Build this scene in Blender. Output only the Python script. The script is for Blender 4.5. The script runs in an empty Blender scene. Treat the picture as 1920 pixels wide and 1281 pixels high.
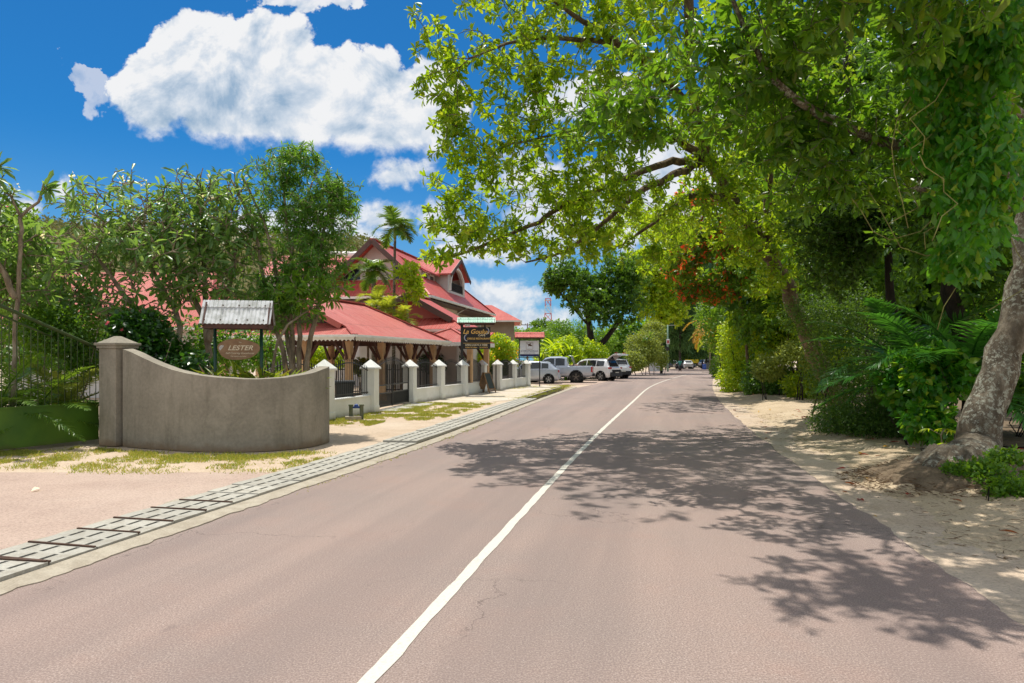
import bpy, math, random
import numpy as np
from mathutils import Vector, Matrix, noise as mnoise

random.seed(5)
RNG = np.random.default_rng(11)
SC = bpy.context.scene
EXPO = 0.3; SUN_E = 3.9; SKY_S = 0.10; SKY_TINT = (.10, .50, .82); CLOUD_K = 7.4
COL = SC.collection
# measured photograph geometry: level 24 mm lens 1.6 m above the road; G and P turn a measured sight line
# and a distance into metres, everything is then built in metres where it stands
CX, CY, FPX, EYE = 960.0, 675.0, 1280.0, 1.6
def G(px, py):
    Y = EYE * FPX / (py - CY)
    return ((px - CX) / FPX * Y, Y)
def P(px, py, Y):
    return Vector(((px - CX) / FPX * Y, Y, EYE + (CY - py) / FPX * Y))
def lin(*rgb):
    return tuple(((c / 255) / 12.92 if c / 255 <= .04045 else ((c / 255 + .055) / 1.055) ** 2.4) for c in rgb)

# ------------------------------------------------------------------ tagging
def tag(o, label=None, cat=None, group=None, kind=None):
    if label: o['label'] = label
    if cat: o['category'] = cat
    if group: o['group'] = group
    if kind: o['kind'] = kind
    return o
def thing(name, label, cat, loc=(0, 0, 0), rz=0.0, group=None):
    o = bpy.data.objects.new(name, None)
    COL.objects.link(o)
    o.empty_display_size = .2
    o.location = loc
    o.rotation_euler = (0, 0, rz)
    return tag(o, label, cat, group)
KIDS = {}
def link(name, me, parent=None):
    o = bpy.data.objects.new(name, me)
    COL.objects.link(o)
    if parent is not None:
        o.parent = parent
        KIDS.setdefault(parent.name, []).append(o)
    return o
def copy_tree(o, parent=None):
    c = o.copy()
    COL.objects.link(c)
    if parent is not None:
        c.parent = parent
        KIDS.setdefault(parent.name, []).append(c)
    for ch in list(KIDS.get(o.name, [])):
        copy_tree(ch, c)
    return c

# ------------------------------------------------------------------ mesh builder
class MB:
    def __init__(s):
        s.v = []; s.f = []; s.mi = []; s.uv = {}
    def add(s, vs, fs, mi=0):
        b = len(s.v)
        s.v.extend([tuple(v) for v in vs])
        for f in fs:
            s.f.append(tuple(b + i for i in f)); s.mi.append(mi)
        return s
    def box(s, c, size, rz=0.0, mi=0, M=None, taper=1.0):
        hx, hy, hz = size[0] / 2, size[1] / 2, size[2] / 2
        pts = []
        for z, t in ((-hz, 1.0), (hz, taper)):
            for x, y in ((-hx, -hy), (hx, -hy), (hx, hy), (-hx, hy)):
                pts.append(Vector((x * t, y * t, z)))
        R = M if M is not None else Matrix.Rotation(rz, 3, 'Z')
        pts = [R @ p + Vector(c) for p in pts]
        return s.add(pts, [(3, 2, 1, 0), (4, 5, 6, 7), (0, 1, 5, 4), (1, 2, 6, 5), (2, 3, 7, 6), (3, 0, 4, 7)], mi)
    def bar(s, a, b, w, h=None, mi=0, up=(0, 0, 1)):
        a, b = Vector(a), Vector(b); h = h or w
        d = (b - a); L = d.length; d.normalize()
        u = Vector(up)
        if abs(d.dot(u)) > .98: u = Vector((0, 1, 0))
        x = d.cross(u).normalized(); z = x.cross(d).normalized()
        M = Matrix((x, d, z)).transposed()
        return s.box((a + b) / 2, (w, L, h), M=M, mi=mi)
    def tube(s, pts, rad, n=6, mi=0, caps=True):
        pts = [Vector(p) for p in pts]
        if not hasattr(rad, '__len__'): rad = [rad] * len(pts)
        rings = []; x = None
        for i, p in enumerate(pts):
            d = (pts[min(i + 1, len(pts) - 1)] - pts[max(i - 1, 0)])
            if d.length < 1e-7: d = Vector((0, 0, 1))
            d.normalize()
            if x is None:
                x = d.cross(Vector((0, 0, 1)))
                if x.length < .05: x = d.cross(Vector((1, 0, 0)))
            else:
                x = x - d * x.dot(d)
                if x.length < 1e-4: x = d.cross(Vector((0.3, 1, 0.2)))
            x.normalize(); y = x.cross(d)
            rings.append([p + (x * math.cos(t) + y * math.sin(t)) * rad[i] for t in [2 * math.pi * k / n for k in range(n)]])
        vs = [q for r in rings for q in r]
        fs = []
        for i in range(len(pts) - 1):
            for k in range(n):
                fs.append((i * n + k, i * n + (k + 1) % n, (i + 1) * n + (k + 1) % n, (i + 1) * n + k))
        if caps:
            fs.append(tuple(range(n - 1, -1, -1))); e = (len(pts) - 1) * n
            fs.append(tuple(range(e, e + n)))
        return s.add(vs, fs, mi)
    def lathe(s, prof, c=(0, 0, 0), n=16, mi=0, axis='Z'):
        vs, fs = [], []
        for r, z in prof:
            for k in range(n):
                t = 2 * math.pi * k / n
                p = Vector((r * math.cos(t), r * math.sin(t), z))
                if axis == 'Y': p = Vector((p.x, p.z, -p.y))
                if axis == 'X': p = Vector((p.z, p.x, p.y))
                vs.append(p + Vector(c))
        for i in range(len(prof) - 1):
            for k in range(n):
                fs.append((i * n + k, i * n + (k + 1) % n, (i + 1) * n + (k + 1) % n, (i + 1) * n + k))
        fs.append(tuple(range(n - 1, -1, -1))); e = (len(prof) - 1) * n
        fs.append(tuple(range(e, e + n)))
        return s.add(vs, fs, mi)
    def slab(s, poly, down, mi=0, mib=None):
        """polygon (top) extruded by the vector `down`"""
        n = len(poly); d = Vector(down)
        top = [Vector(p) for p in poly]; bot = [p + d for p in top]
        b = len(s.v)
        s.add(top + bot, [tuple(range(n))], mi)
        m2 = mi if mib is None else mib
        s.f.append(tuple(b + n + i for i in range(n - 1, -1, -1))); s.mi.append(m2)
        for i in range(n):
            j = (i + 1) % n
            s.f.append((b + i, b + n + i, b + n + j, b + j)); s.mi.append(m2)
        return s
    def build(s, name, mats, parent=None, smooth=False, bevel=0, loc=None, angle=None):
        me = bpy.data.meshes.new(name)
        me.from_pydata(s.v, [], s.f)
        for m in (mats if isinstance(mats, (list, tuple)) else [mats]): me.materials.append(m)
        if any(s.mi): me.polygons.foreach_set('material_index', s.mi)
        if smooth: me.polygons.foreach_set('use_smooth', [True] * len(s.f))
        o = link(name, me, parent)
        if loc is not None: o.location = loc
        if angle is not None:
            me.polygons.foreach_set('use_smooth', [True] * len(s.f))
            me.set_sharp_from_angle(angle=math.radians(angle))
        if bevel:
            b = o.modifiers.new('bevel', 'BEVEL'); b.width = bevel; b.segments = 2; b.limit_method = 'ANGLE'
        me.update()
        return o

def npmesh(name, V, lt, lv, mat, parent=None, smooth=False):
    me = bpy.data.meshes.new(name)
    ls = np.concatenate(([0], np.cumsum(lt)[:-1])).astype(np.int32)
    me.vertices.add(len(V)); me.vertices.foreach_set('co', np.ascontiguousarray(V, dtype=np.float32).ravel())
    me.loops.add(len(lv)); me.loops.foreach_set('vertex_index', lv.astype(np.int32))
    me.polygons.add(len(lt)); me.polygons.foreach_set('loop_start', ls)
    me.polygons.foreach_set('loop_total', lt.astype(np.int32))
    if smooth: me.polygons.foreach_set('use_smooth', np.ones(len(lt), dtype=bool))
    me.materials.append(mat)
    me.update(calc_edges=True)
    return link(name, me, parent)

# ------------------------------------------------------------------ materials
class NT:
    def __init__(s, t): s.t = t
    def n(s, kind, **kw):
        nd = s.t.nodes.new(kind)
        for k, v in kw.items(): setattr(nd, k, v)
        return nd
    def put(s, sock, v):
        if v is None: return
        if hasattr(v, 'is_output'): s.t.links.new(v, sock)
        else: sock.default_value = v
    def m(s, op, a, b=None, c=None, clamp=False):
        nd = s.n('ShaderNodeMath', operation=op, use_clamp=clamp)
        for i, v in enumerate((a, b, c)): s.put(nd.inputs[i], v)
        return nd.outputs[0]
    def noise(s, vec, scale, detail=4, rough=.55, dist=0.0, col=False):
        nd = s.n('ShaderNodeTexNoise')
        s.put(nd.inputs['Vector'], vec); nd.inputs['Scale'].default_value = scale
        nd.inputs['Detail'].default_value = detail; nd.inputs['Roughness'].default_value = rough
        nd.inputs['Distortion'].default_value = dist
        return nd.outputs[1 if col else 0]
    def step(s, v, a, b):
        nd = s.n('ShaderNodeMapRange', interpolation_type='SMOOTHSTEP')
        s.put(nd.inputs[0], v); s.put(nd.inputs[1], a); s.put(nd.inputs[2], b)
        return nd.outputs[0]
    def mix(s, f, a, b, blend='MIX'):
        nd = s.n('ShaderNodeMix', data_type='RGBA', blend_type=blend)
        s.put(nd.inputs[0], f)
        for k, v in ((6, a), (7, b)):
            if isinstance(v, tuple) and len(v) == 3: v = v + (1,)
            s.put(nd.inputs[k], v)
        return nd.outputs[2]
    def ramp(s, f, stops, interp='LINEAR'):
        nd = s.n('ShaderNodeValToRGB'); nd.color_ramp.interpolation = interp
        e = nd.color_ramp.elements
        while len(e) < len(stops): e.new(.5)
        for i, (p, c) in enumerate(stops):
            e[i].position = p; e[i].color = tuple(c) + (1,)
        s.put(nd.inputs[0], f)
        return nd.outputs[0]
    def bump(s, h, strength=.3, dist=.02):
        nd = s.n('ShaderNodeBump'); nd.inputs['Strength'].default_value = strength
        nd.inputs['Distance'].default_value = dist; s.put(nd.inputs['Height'], h)
        return nd.outputs[0]

def newmat(name):
    m = bpy.data.materials.new(name); m.use_nodes = True
    t = m.node_tree
    return m, NT(t), t.nodes['Principled BSDF'], t.nodes['Material Output']
def objco(N): return N.n('ShaderNodeTexCoord').outputs['Object']

def pm(name, c1, c2=None, scale=3.0, rough=.7, bump=.15, bscale=None, bdist=.01, metal=0.0, coat=0.0, fine=.12, dirt=None, dirt_h=None, spec=.5, streak=None, vary=0):
    """paint, plaster, stone: two-tone noise, fine grain, optional grime rising from the foot"""
    m, N, B, O = newmat(name)
    co = objco(N)
    c2 = c2 or tuple(x * .8 for x in c1)
    f = N.step(N.noise(co, scale, 5, .6), .35, .68)
    col = N.mix(f, tuple(c1), tuple(c2))
    g = N.noise(co, scale * 14, 3, .6)
    col = N.mix(fine, col, N.ramp(g, [(.3, tuple(x * .45 for x in c1)), (.7, tuple(min(1, x * 1.35) for x in c1))]))
    if vary:
        oi = N.n('ShaderNodeObjectInfo'); col = N.mix(N.m('MULTIPLY', oi.outputs['Random'], vary), col, tuple(x * .55 for x in c1))
    if streak:
        mp = N.n('ShaderNodeMapping'); mp.inputs['Scale'].default_value = (5, 5, .9); N.put(mp.inputs[0], co)
        col = N.mix(N.m('MULTIPLY', N.step(N.noise(mp.outputs[0], 1.0, 5, .65), .48, .75), .42), col, tuple(streak))
        col = N.mix(N.m('MULTIPLY', N.step(N.noise(co, 2.3, 6, .7, .4), .55, .66), .3), col, tuple(min(.9, x * 1.25) for x in c1))
    if dirt:
        sep = N.n('ShaderNodeSeparateXYZ'); N.put(sep.inputs[0], co)
        z = N.m('ADD', sep.outputs[2], N.m('MULTIPLY', N.noise(co, 4, 5, .6), dirt_h))
        col = N.mix(N.m('MULTIPLY', N.step(z, dirt_h * 1.25, dirt_h * .45), .75), col, tuple(dirt))
    N.put(B.inputs['Base Color'], col)
    B.inputs['Roughness'].default_value = rough; B.inputs['Metallic'].default_value = metal
    B.inputs['Coat Weight'].default_value = coat; B.inputs['Coat Roughness'].default_value = .06
    B.inputs['Specular IOR Level'].default_value = spec
    if bump:
        N.put(B.inputs['Normal'], N.bump(N.noise(co, bscale or scale * 10, 5, .65), bump, bdist))
    return m

def corrmat(name, c1, c2, pitch=.09, rough=.5, streak=.5, rust=None):
    """corrugated sheet: ribs run down the slope (u of the UV map, in metres)"""
    m, N, B, O = newmat(name)
    uv = N.n('ShaderNodeUVMap').outputs[0]
    sep = N.n('ShaderNodeSeparateXYZ'); N.put(sep.inputs[0], uv)
    w = N.m('SINE', N.m('MULTIPLY', sep.outputs[0], 2 * math.pi / pitch))
    cmb = N.n('ShaderNodeCombineXYZ')
    N.put(cmb.inputs[0], N.m('MULTIPLY', sep.outputs[0], 6.0)); N.put(cmb.inputs[1], N.m('MULTIPLY', sep.outputs[1], .7))
    s = N.step(N.noise(cmb.outputs[0], 1.0, 5, .6), .35, .7)
    col = N.mix(N.m('MULTIPLY', s, streak), tuple(c1), tuple(c2))
    lap = N.step(N.m('FRACT', N.m('DIVIDE', sep.outputs[1], 1.83)), .03, .012)
    col = N.mix(N.m('MULTIPLY', lap, .55), col, tuple(x * .4 for x in c1))
    fade = N.step(N.noise(uv, .55, 5, .65), .4, .68)
    col = N.mix(N.m('MULTIPLY', fade, .4), col, tuple(c2))
    pan = N.n('ShaderNodeTexWhiteNoise', noise_dimensions='1D')
    N.put(pan.inputs['W'], N.m('FLOOR', N.m('DIVIDE', sep.outputs[0], .78)))
    col = N.mix(N.m('MULTIPLY', pan.outputs[0], .28), col, tuple(x * .72 for x in c1))
    if rust:
        r = N.step(N.noise(uv, 2.3, 6, .7), .56, .68)
        col = N.mix(N.m('MULTIPLY', r, .7), col, tuple(rust))
    N.put(B.inputs['Base Color'], col)
    B.inputs['Roughness'].default_value = rough
    B.inputs['Specular IOR Level'].default_value = .35
    N.put(B.inputs['Normal'], N.bump(w, 1.0, .018))
    return m

def leafmat(name, greens, trans, tf=.45, rough=.42, spec=.4):
    m, N, B, O = newmat(name)
    geo = N.n('ShaderNodeNewGeometry')
    r = geo.outputs['Random Per Island']
    n = len(greens)
    col = N.ramp(r, [(i / max(1, n - 1), g) for i, g in enumerate(greens)])
    co = objco(N)
    big = N.step(N.noise(co, .9, 3, .6), .35, .68)
    col = N.mix(N.m('MULTIPLY', big, .45), col, N.mix(.5, col, tuple(greens[0])))
    N.put(B.inputs['Base Color'], col)
    B.inputs['Roughness'].default_value = rough; B.inputs['Specular IOR Level'].default_value = spec
    tr = N.n('ShaderNodeBsdfTranslucent')
    N.put(tr.inputs['Color'], N.mix(.55, tuple(trans), N.mix(1.0, col, (3.0, 2.6, 1.6), 'MULTIPLY')))
    mx = N.n('ShaderNodeMixShader'); mx.inputs[0].default_value = tf
    N.put(mx.inputs[1], B.outputs[0]); N.put(mx.inputs[2], tr.outputs[0])
    N.put(O.inputs['Surface'], mx.outputs[0])
    return m

def barkmat(name, c1, c2, lichen=None, scale=6):
    m, N, B, O = newmat(name)
    co = objco(N)
    mp = N.n('ShaderNodeMapping'); mp.inputs['Scale'].default_value = (1.3, 1.3, .45); N.put(mp.inputs[0], co)
    f = N.noise(mp.outputs[0], scale, 6, .65)
    col = N.ramp(f, [(.3, tuple(x * .5 for x in c2)), (.5, c2), (.68, c1)])
    if lichen:
        l = N.step(N.noise(co, 15, 6, .75, .3), .5, .58)
        l2 = N.step(N.noise(co, 1.1, 3, .5), .38, .55)
        col = N.mix(N.m('MULTIPLY', N.m('MULTIPLY', l, l2), .85), col, lichen)
    N.put(B.inputs['Base Color'], col)
    B.inputs['Roughness'].default_value = .9
    N.put(B.inputs['Normal'], N.bump(N.noise(mp.outputs[0], scale * 2.2, 7, .75), 1.0, .09))
    return m

# ------------------------------------------------------------------ leaves
def tmpl(vs, fs):
    return (np.array(vs, float), [tuple(f) for f in fs])
OBOV = tmpl([(0, 0, 0), (-.2, .4, .05), (0, .42, -.02), (.2, .4, .05), (-.3, .74, .01), (0, .74, -.06), (.3, .74, .01), (0, 1, -.13)],
            [(0, 2, 1), (0, 3, 2), (1, 2, 5, 4), (2, 3, 6, 5), (4, 5, 7), (5, 6, 7)])
LANC = tmpl([(0, 0, 0), (-.26, .35, .06), (0, .36, 0), (.26, .35, .06), (-.22, .68, .0), (0, .7, -.07), (.22, .68, .0), (0, 1, -.2)],
            [(0, 2, 1), (0, 3, 2), (1, 2, 5, 4), (2, 3, 6, 5), (4, 5, 7), (5, 6, 7)])
HEART = tmpl([(0, 0, 0), (-.42, .3, .06), (0, .34, -.02), (.42, .3, .06), (-.3, .66, .02), (0, .68, -.05), (.3, .66, .02), (0, 1, -.14)],
             [(0, 2, 1), (0, 3, 2), (1, 2, 5, 4), (2, 3, 6, 5), (4, 5, 7), (5, 6, 7)])
DIAM = tmpl([(0, 0, 0), (-.34, .5, .06), (.34, .5, .06), (0, 1, -.08)], [(0, 2, 1), (1, 2, 3)])
BLADE = tmpl([(-.5, 0, 0), (.5, 0, 0), (-.42, .55, 0), (.42, .55, 0), (0, 1, -.1)], [(0, 1, 3, 2), (2, 3, 4)])

def nrm(a):
    return a / np.maximum(np.linalg.norm(a, axis=-1, keepdims=True), 1e-9)
class Leaves:
    def __init__(s): s.V = []; s.T = []; s.L = []; s.n = 0
    def add(s, t, pos, dirs, norms, length, width, droop=None):
        tv, tf = t
        pos = np.asarray(pos, float); n = len(pos)
        if n == 0: return
        y = nrm(np.asarray(dirs, float)); z = np.asarray(norms, float)
        z = nrm(z - (z * y).sum(1, keepdims=True) * y); x = np.cross(y, z)
        length = np.broadcast_to(length, (n,))[:, None, None]; width = np.broadcast_to(width, (n,))[:, None, None]
        V = pos[:, None, :] + x[:, None, :] * tv[None, :, 0:1] * width + y[:, None, :] * tv[None, :, 1:2] * length + z[:, None, :] * tv[None, :, 2:3] * length
        s.V.append(V.reshape(-1, 3))
        lt = np.array([len(f) for f in tf]); lv = np.array([i for f in tf for i in f])
        k = len(tv)
        s.T.append(np.tile(lt, n))
        s.L.append((lv[None, :] + (np.arange(n) * k)[:, None] + s.n).ravel())
        s.n += n * k
    def build(s, name, mat, parent=None, smooth=True):
        return npmesh(name, np.concatenate(s.V), np.concatenate(s.T), np.concatenate(s.L), mat, parent, smooth)

def rdir(n, up=0.0):
    d = RNG.normal(size=(n, 3)); d = nrm(d); d[:, 2] += up
    return nrm(d)
def rosettes(L, t, tips, tdirs, k, length, width, spread=1.0, rise=.25, droop=.0, back=.12, jitter=.25):
    """k leaves round each twig end"""
    tips = np.asarray(tips, float); tdirs = nrm(np.asarray(tdirs, float)); n = len(tips)
    kk = RNG.integers(max(2, int(k * .6)), int(k * 1.35) + 1, n)
    idx = np.repeat(np.arange(n), kk); m = len(idx)
    a = RNG.uniform(0, 2 * np.pi, m)
    d = tdirs[idx]
    ref = np.where(np.abs(d[:, 2:3]) > .9, np.array([[1., 0, 0]]), np.array([[0, 0, 1.]]))
    x = nrm(np.cross(d, ref)); y = np.cross(x, d)
    out = x * np.cos(a)[:, None] + y * np.sin(a)[:, None]
    ld = nrm(out * spread + d * RNG.uniform(.1, .9, m)[:, None] * rise * 2 + np.array([0, 0, -1.]) * droop + RNG.normal(size=(m, 3)) * jitter)
    nm = nrm(d * .9 + np.array([0, 0, .6]) + RNG.normal(size=(m, 3)) * .35)
    base = tips[idx] - d * (RNG.uniform(0, 1, m) * back)[:, None]
    ln = length * RNG.uniform(.45, 1.25, m)
    L.add(t, base, ld, nm, ln, ln * width)

# ------------------------------------------------------------------ volumes and trees
def E(px, py, Y, rx, ry, rd):
    """an egg of crown measured on the photograph: centre, half-sizes (px), depth half-size (m)"""
    c = P(px, py, Y)
    return (np.array(c), np.array([rx / FPX * Y, rd, ry / FPX * Y]))
def sample(ells, n, surf=.45, clump=.0, cs=1.2, zmin=None):
    w = np.array([e[1].prod() ** .66 for e in ells]); w /= w.sum()
    C0 = np.array([e[0] for e in ells]); R0 = np.array([e[1] for e in ells]); out = []; got = 0
    K = nrm(RNG.normal(size=(7, 3))) * RNG.uniform(1.6, 4.2, (7, 1)) * cs; ph = RNG.uniform(0, 6.28, 7)
    while got < n:
        m = max(64, (n - got) * 2); j = RNG.choice(len(ells), m, p=w)
        p = C0[j] + nrm(RNG.normal(size=(m, 3))) * R0[j] * (RNG.uniform(size=(m, 1)) ** surf) * RNG.uniform(.9, 1.06, (m, 1))
        ok = np.ones(m, bool)
        if zmin is not None: ok &= p[:, 2] > zmin
        if clump: ok &= np.sin(p @ K.T + ph).sum(1) / 3.2 > -1.15 + 2.2 * clump * RNG.uniform(.7, 1.15, m)
        out.append(p[ok]); got += int(ok.sum())
    return np.concatenate(out)[:n]

def grow(limbs, tips, rtip=.008, k=.02, sides=5, step=.35, sag=.0, lift=.25, keep=.78, wood=None):
    """branches that reach every tip from the nearest wood already grown; returns mesh and twig-end directions"""
    mb = wood or MB()
    N = []; R = []; D = []
    for l in limbs:
        pts = [Vector(p[:3]) for p in l]; rr = [p[3] for p in l]
        fine, fr = [], []
        for i in range(len(pts) - 1):
            a, b = pts[i], pts[i + 1]
            p0 = pts[max(0, i - 1)]; p3 = pts[min(len(pts) - 1, i + 2)]
            m = max(2, int((b - a).length / step) + 1)
            for j in range(m):
                t = j / m
                q = .5 * ((2 * a) + (b - p0) * t + (2 * p0 - 5 * a + 4 * b - p3) * t * t + (3 * a - p0 - 3 * b + p3) * t ** 3)
                fine.append(q); fr.append(rr[i] * (1 - t) + rr[i + 1] * t)
        fine.append(pts[-1]); fr.append(rr[-1])
        for i in range(1, len(fine) - 1):
            fine[i] = fine[i] + Vector(RNG.normal(size=3)) * min(.035, fr[i] * .25)
        mb.tube(fine, fr, max(sides, 7 if fr[0] < .15 else 12))
        for i, q in enumerate(fine):
            d = (fine[min(i + 1, len(fine) - 1)] - fine[max(0, i - 1)]).normalized()
            N.append(tuple(q)); R.append(fr[i]); D.append(tuple(d))
    cap = len(N) + len(tips) * 14 + 10
    NN = np.zeros((cap, 3)); RR = np.zeros(cap); DD = np.zeros((cap, 3)); cnt = len(N)
    NN[:cnt] = N; RR[:cnt] = R; DD[:cnt] = D
    tips = np.asarray(tips, float)
    d0 = np.array([((NN[:cnt] - t) ** 2).sum(1).min() for t in tips])
    tdir = np.zeros_like(tips)
    for ti in np.argsort(d0):
        t = tips[ti]
        v = t - NN[:cnt]; dist = np.sqrt((v ** 2).sum(1)) + 1e-6
        cosb = (v * DD[:cnt]).sum(1) / dist
        cost = dist * (1.35 - .45 * cosb) + (RR[:cnt] < .012) * .12
        j = int(np.argmin(cost))
        p0 = Vector(NN[j]); p2 = Vector(t); L = (p2 - p0).length
        if L < .02: tdir[ti] = DD[j]; continue
        c = p0 + Vector(DD[j]) * L * .35 + Vector((0, 0, lift * L * .35)) + Vector(RNG.normal(size=3)) * L * .09
        m = max(2, min(10, int(L / step) + 1))
        r0 = max(rtip * 1.2, min(RR[j] * keep, rtip + k * L))
        pts, rs = [], []
        for q in range(m + 1):
            u = q / m
            p = p0 * (1 - u) ** 2 + c * 2 * u * (1 - u) + p2 * u * u
            if 0 < q < m: p = p + Vector(RNG.normal(size=3)) * L * .02
            p.z -= sag * L * u * u
            pts.append(p); rs.append(r0 * (1 - u) + rtip * u)
        mb.tube(pts, rs, sides if r0 > .02 else 3 if r0 < .012 else 4, caps=False)
        for q in range(1, m + 1):
            NN[cnt] = pts[q]; RR[cnt] = rs[q]
            dd = (pts[q] - pts[q - 1]); dd.normalize(); DD[cnt] = dd; cnt += 1
        tdir[ti] = DD[cnt - 1]; tips[ti] = NN[cnt - 1]
    return mb, tips, tdir

def limb(*q):
    """(px, py, depth, radius) ... measured on the photograph -> metres"""
    return [tuple(P(a, b, c)) + (r,) for a, b, c, r in q]

def scatter_leaves(L, t, ells, n, length, width, surf=.4, clump=0, cs=1.2, up=.6, out=.6, droop=.25, zmin=.05):
    """leaf sprays through a bush volume"""
    p = sample(ells, n, surf, clump, cs, zmin)
    cen = np.array([e[0] for e in ells]); rad = np.array([e[1] for e in ells])
    d2 = (((p[:, None, :] - cen[None]) / rad[None]) ** 2).sum(2); j = d2.argmin(1)
    o = nrm((p - cen[j]) / rad[j])
    d = nrm(o * .7 + rdir(n) * .9 + np.array([0, 0, -droop]))
    nm = nrm(o * out + np.array([0, 0, up]) + rdir(n) * .55)
    ln = length * RNG.uniform(.6, 1.2, n)
    L.add(t, p, d, nm, ln, ln * width)

def bush(name, label, cat, ells, n, mat, length=.12, width=.8, t=DIAM, stem_mat=None, group=None, clump=.25, cs=1.1, surf=.4, up=.6, flowers=None, stems=7, foliage='foliage'):
    base = ells[0][0].copy(); base[2] = 0
    th = thing(name, label, cat, tuple(base), 0, group)
    L = Leaves()
    scatter_leaves(L, t, ells, int(n * 1.75), length * 1.22, min(.95, width * 1.2), surf, clump, cs, up)
    o = L.build(foliage, mat, th); o.location = -Vector(base)
    mb = MB()
    for i in range(stems):
        e = ells[i % len(ells)]
        q = e[0] + RNG.normal(size=3) * e[1] * .4
        b = np.array([e[0][0] + RNG.normal() * .15 * e[1][0], e[0][1] + RNG.normal() * .15 * e[1][1], 0])
        m = (b + q) / 2 + RNG.normal(size=3) * .12
        ks = min(1.0, max(.12, float(e[1].max()) * .55)); mb.tube([b, m, q], [.045 * ks, .03 * ks, .012 * ks], 5)
    s = mb.build('stem', stem_mat, th, smooth=True); s.location = -Vector(base)
    if flowers:
        fm, fn, fl, fname = flowers
        F = Leaves(); p = sample(ells, fn, .12, 0, 1, .1)
        for k in range(5):
            F.add(HEART, p, rdir(fn, .2), rdir(fn, .6), fl, fl * .9)
        f = F.build(fname, fm, th); f.location = -Vector(base)
    return th

def frond(L, mb, base, d, length, nleaf, leaflen, droop=1.0, width=.06, vee=.35, rs=.02, up=(0, 0, 1), seg=12, fold=.5):
    """one feather palm leaf: arching rachis and two rows of leaflets"""
    d = Vector(d).normalized(); pts = []
    p = Vector(base); v = d.copy()
    for i in range(seg + 1):
        pts.append(p.copy()); p = p + v * (length / seg)
        v = (v + Vector((0, 0, -droop * 1.3 / seg))).normalized()
    mb.tube(pts, [rs * (1 - .85 * i / seg) for i in range(seg + 1)], 4, caps=False)
    A = np.array(pts); u = np.linspace(.12, .99, nleaf); x = u * seg; i0 = np.minimum(x.astype(int), seg - 1); fr = x - i0
    pos = A[i0] * (1 - fr)[:, None] + A[i0 + 1] * fr[:, None]
    tan = nrm(A[i0 + 1] - A[i0])
    side = nrm(np.cross(tan, np.array([[0, 0, 1.]]) + np.zeros_like(tan) + RNG.normal(size=3) * .05))
    upv = np.cross(side, tan)
    ll = leaflen * np.sin(np.pi * np.clip(u * .86 + .12, 0, 1)) ** .6 * RNG.uniform(.85, 1.1, nleaf)
    for sg in (-1, 1):
        ld = nrm(side * sg + tan * (.35 + .9 * u[:, None] ** 2) + upv * vee + np.array([0, 0, -fold * .5]) + RNG.normal(size=(nleaf, 3)) * .09)
        L.add(BLADE, pos, ld, upv + side * sg * .2 + RNG.normal(size=(nleaf, 3)) * .2, ll, width)

def palm(name, label, base, h, lean, nfr, flen, mat, trunk_mat, group=None, rad=.09, leaflen=.45, droop=1.1, width=.05, nleaf=44, elev=(-.2, 1.0), wind=(0, 0), shaft=None, cat='palm tree'):
    th = thing(name, label, cat, base, 0, group)
    mb = MB()
    top = Vector((lean[0], lean[1], h))
    pts = [Vector((lean[0] * u * u, lean[1] * u * u, h * u)) for u in [i / 8 for i in range(9)]]
    mb.tube(pts, [rad * (1.25 - .45 * i / 8) for i in range(9)], 9)
    for i in range(int(h / .16)):
        u = i * .16 / h
        mb.tube([Vector((lean[0] * u * u, lean[1] * u * u, h * u)), Vector((lean[0] * u * u, lean[1] * u * u, h * u + .02))], rad * (1.3 - .45 * u), 9)
    mb.build('trunk', trunk_mat, th, angle=40)
    if shaft:
        s = MB(); s.tube([top - Vector((0, 0, .1)), top + Vector((0, 0, .35)), top + Vector((0, 0, .6))], [rad * .95, rad * 1.05, rad * .4], 8)
        s.build('crownshaft', shaft, th, smooth=True)
        top = top + Vector((0, 0, .5))
    L = Leaves(); rb = MB()
    for i in range(nfr):
        a = i * 2.39996 + RNG.uniform(-.2, .2); el = elev[0] + (elev[1] - elev[0]) * ((i + .5) / nfr) ** .8
        d = Vector((math.cos(a) * math.cos(el) + wind[0], math.sin(a) * math.cos(el) + wind[1], math.sin(el)))
        frond(L, rb, top, d, flen * RNG.uniform(.85, 1.1), nleaf, leaflen, droop * RNG.uniform(.8, 1.2), width)
    L.build('crown', mat, th, smooth=False)
    rb.build('frond_stalk', mat, th, smooth=True)
    return th

def tree(name, label, cat, limbs, tips, leaf, mat, bark, group=None, k=.02, rtip=.008, step=.35, lift=.25, sag=0, sides=5, extra=None, keep=.78):
    """trunk with limbs (one wood mesh) and a crown of single leaves"""
    b = Vector(limbs[0][0][:3])
    th = thing(name, label, cat, b, 0, group)
    mb, tp, td = grow(limbs, tips, rtip, k, sides, step, sag, lift, keep)
    w = mb.build('trunk', bark, th, smooth=True); w.location = -b
    L = Leaves(); leaf(L, tp, td)
    c = L.build('crown', mat, th); c.location = -b
    return th, tp, td

# ------------------------------------------------------------------ camera, light, sky
SC.view_settings.view_transform = 'Standard'; SC.view_settings.look = 'None'; SC.view_settings.gamma = 1
SC.view_settings.exposure = EXPO
SC.cycles.max_bounces = 7; SC.cycles.diffuse_bounces = 3; SC.cycles.transmission_bounces = 6
cam = bpy.data.objects.new('camera', bpy.data.cameras.new('camera')); COL.objects.link(cam)
cam.data.sensor_width = 36; cam.data.lens = 24
cam.location = (0, 0, EYE); cam.rotation_euler = (math.radians(90), 0, 0)
cam.data.shift_y = (CY - 640.5) / 1920
cam.data.clip_start = .05; cam.data.clip_end = 6000
SC.camera = cam

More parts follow.
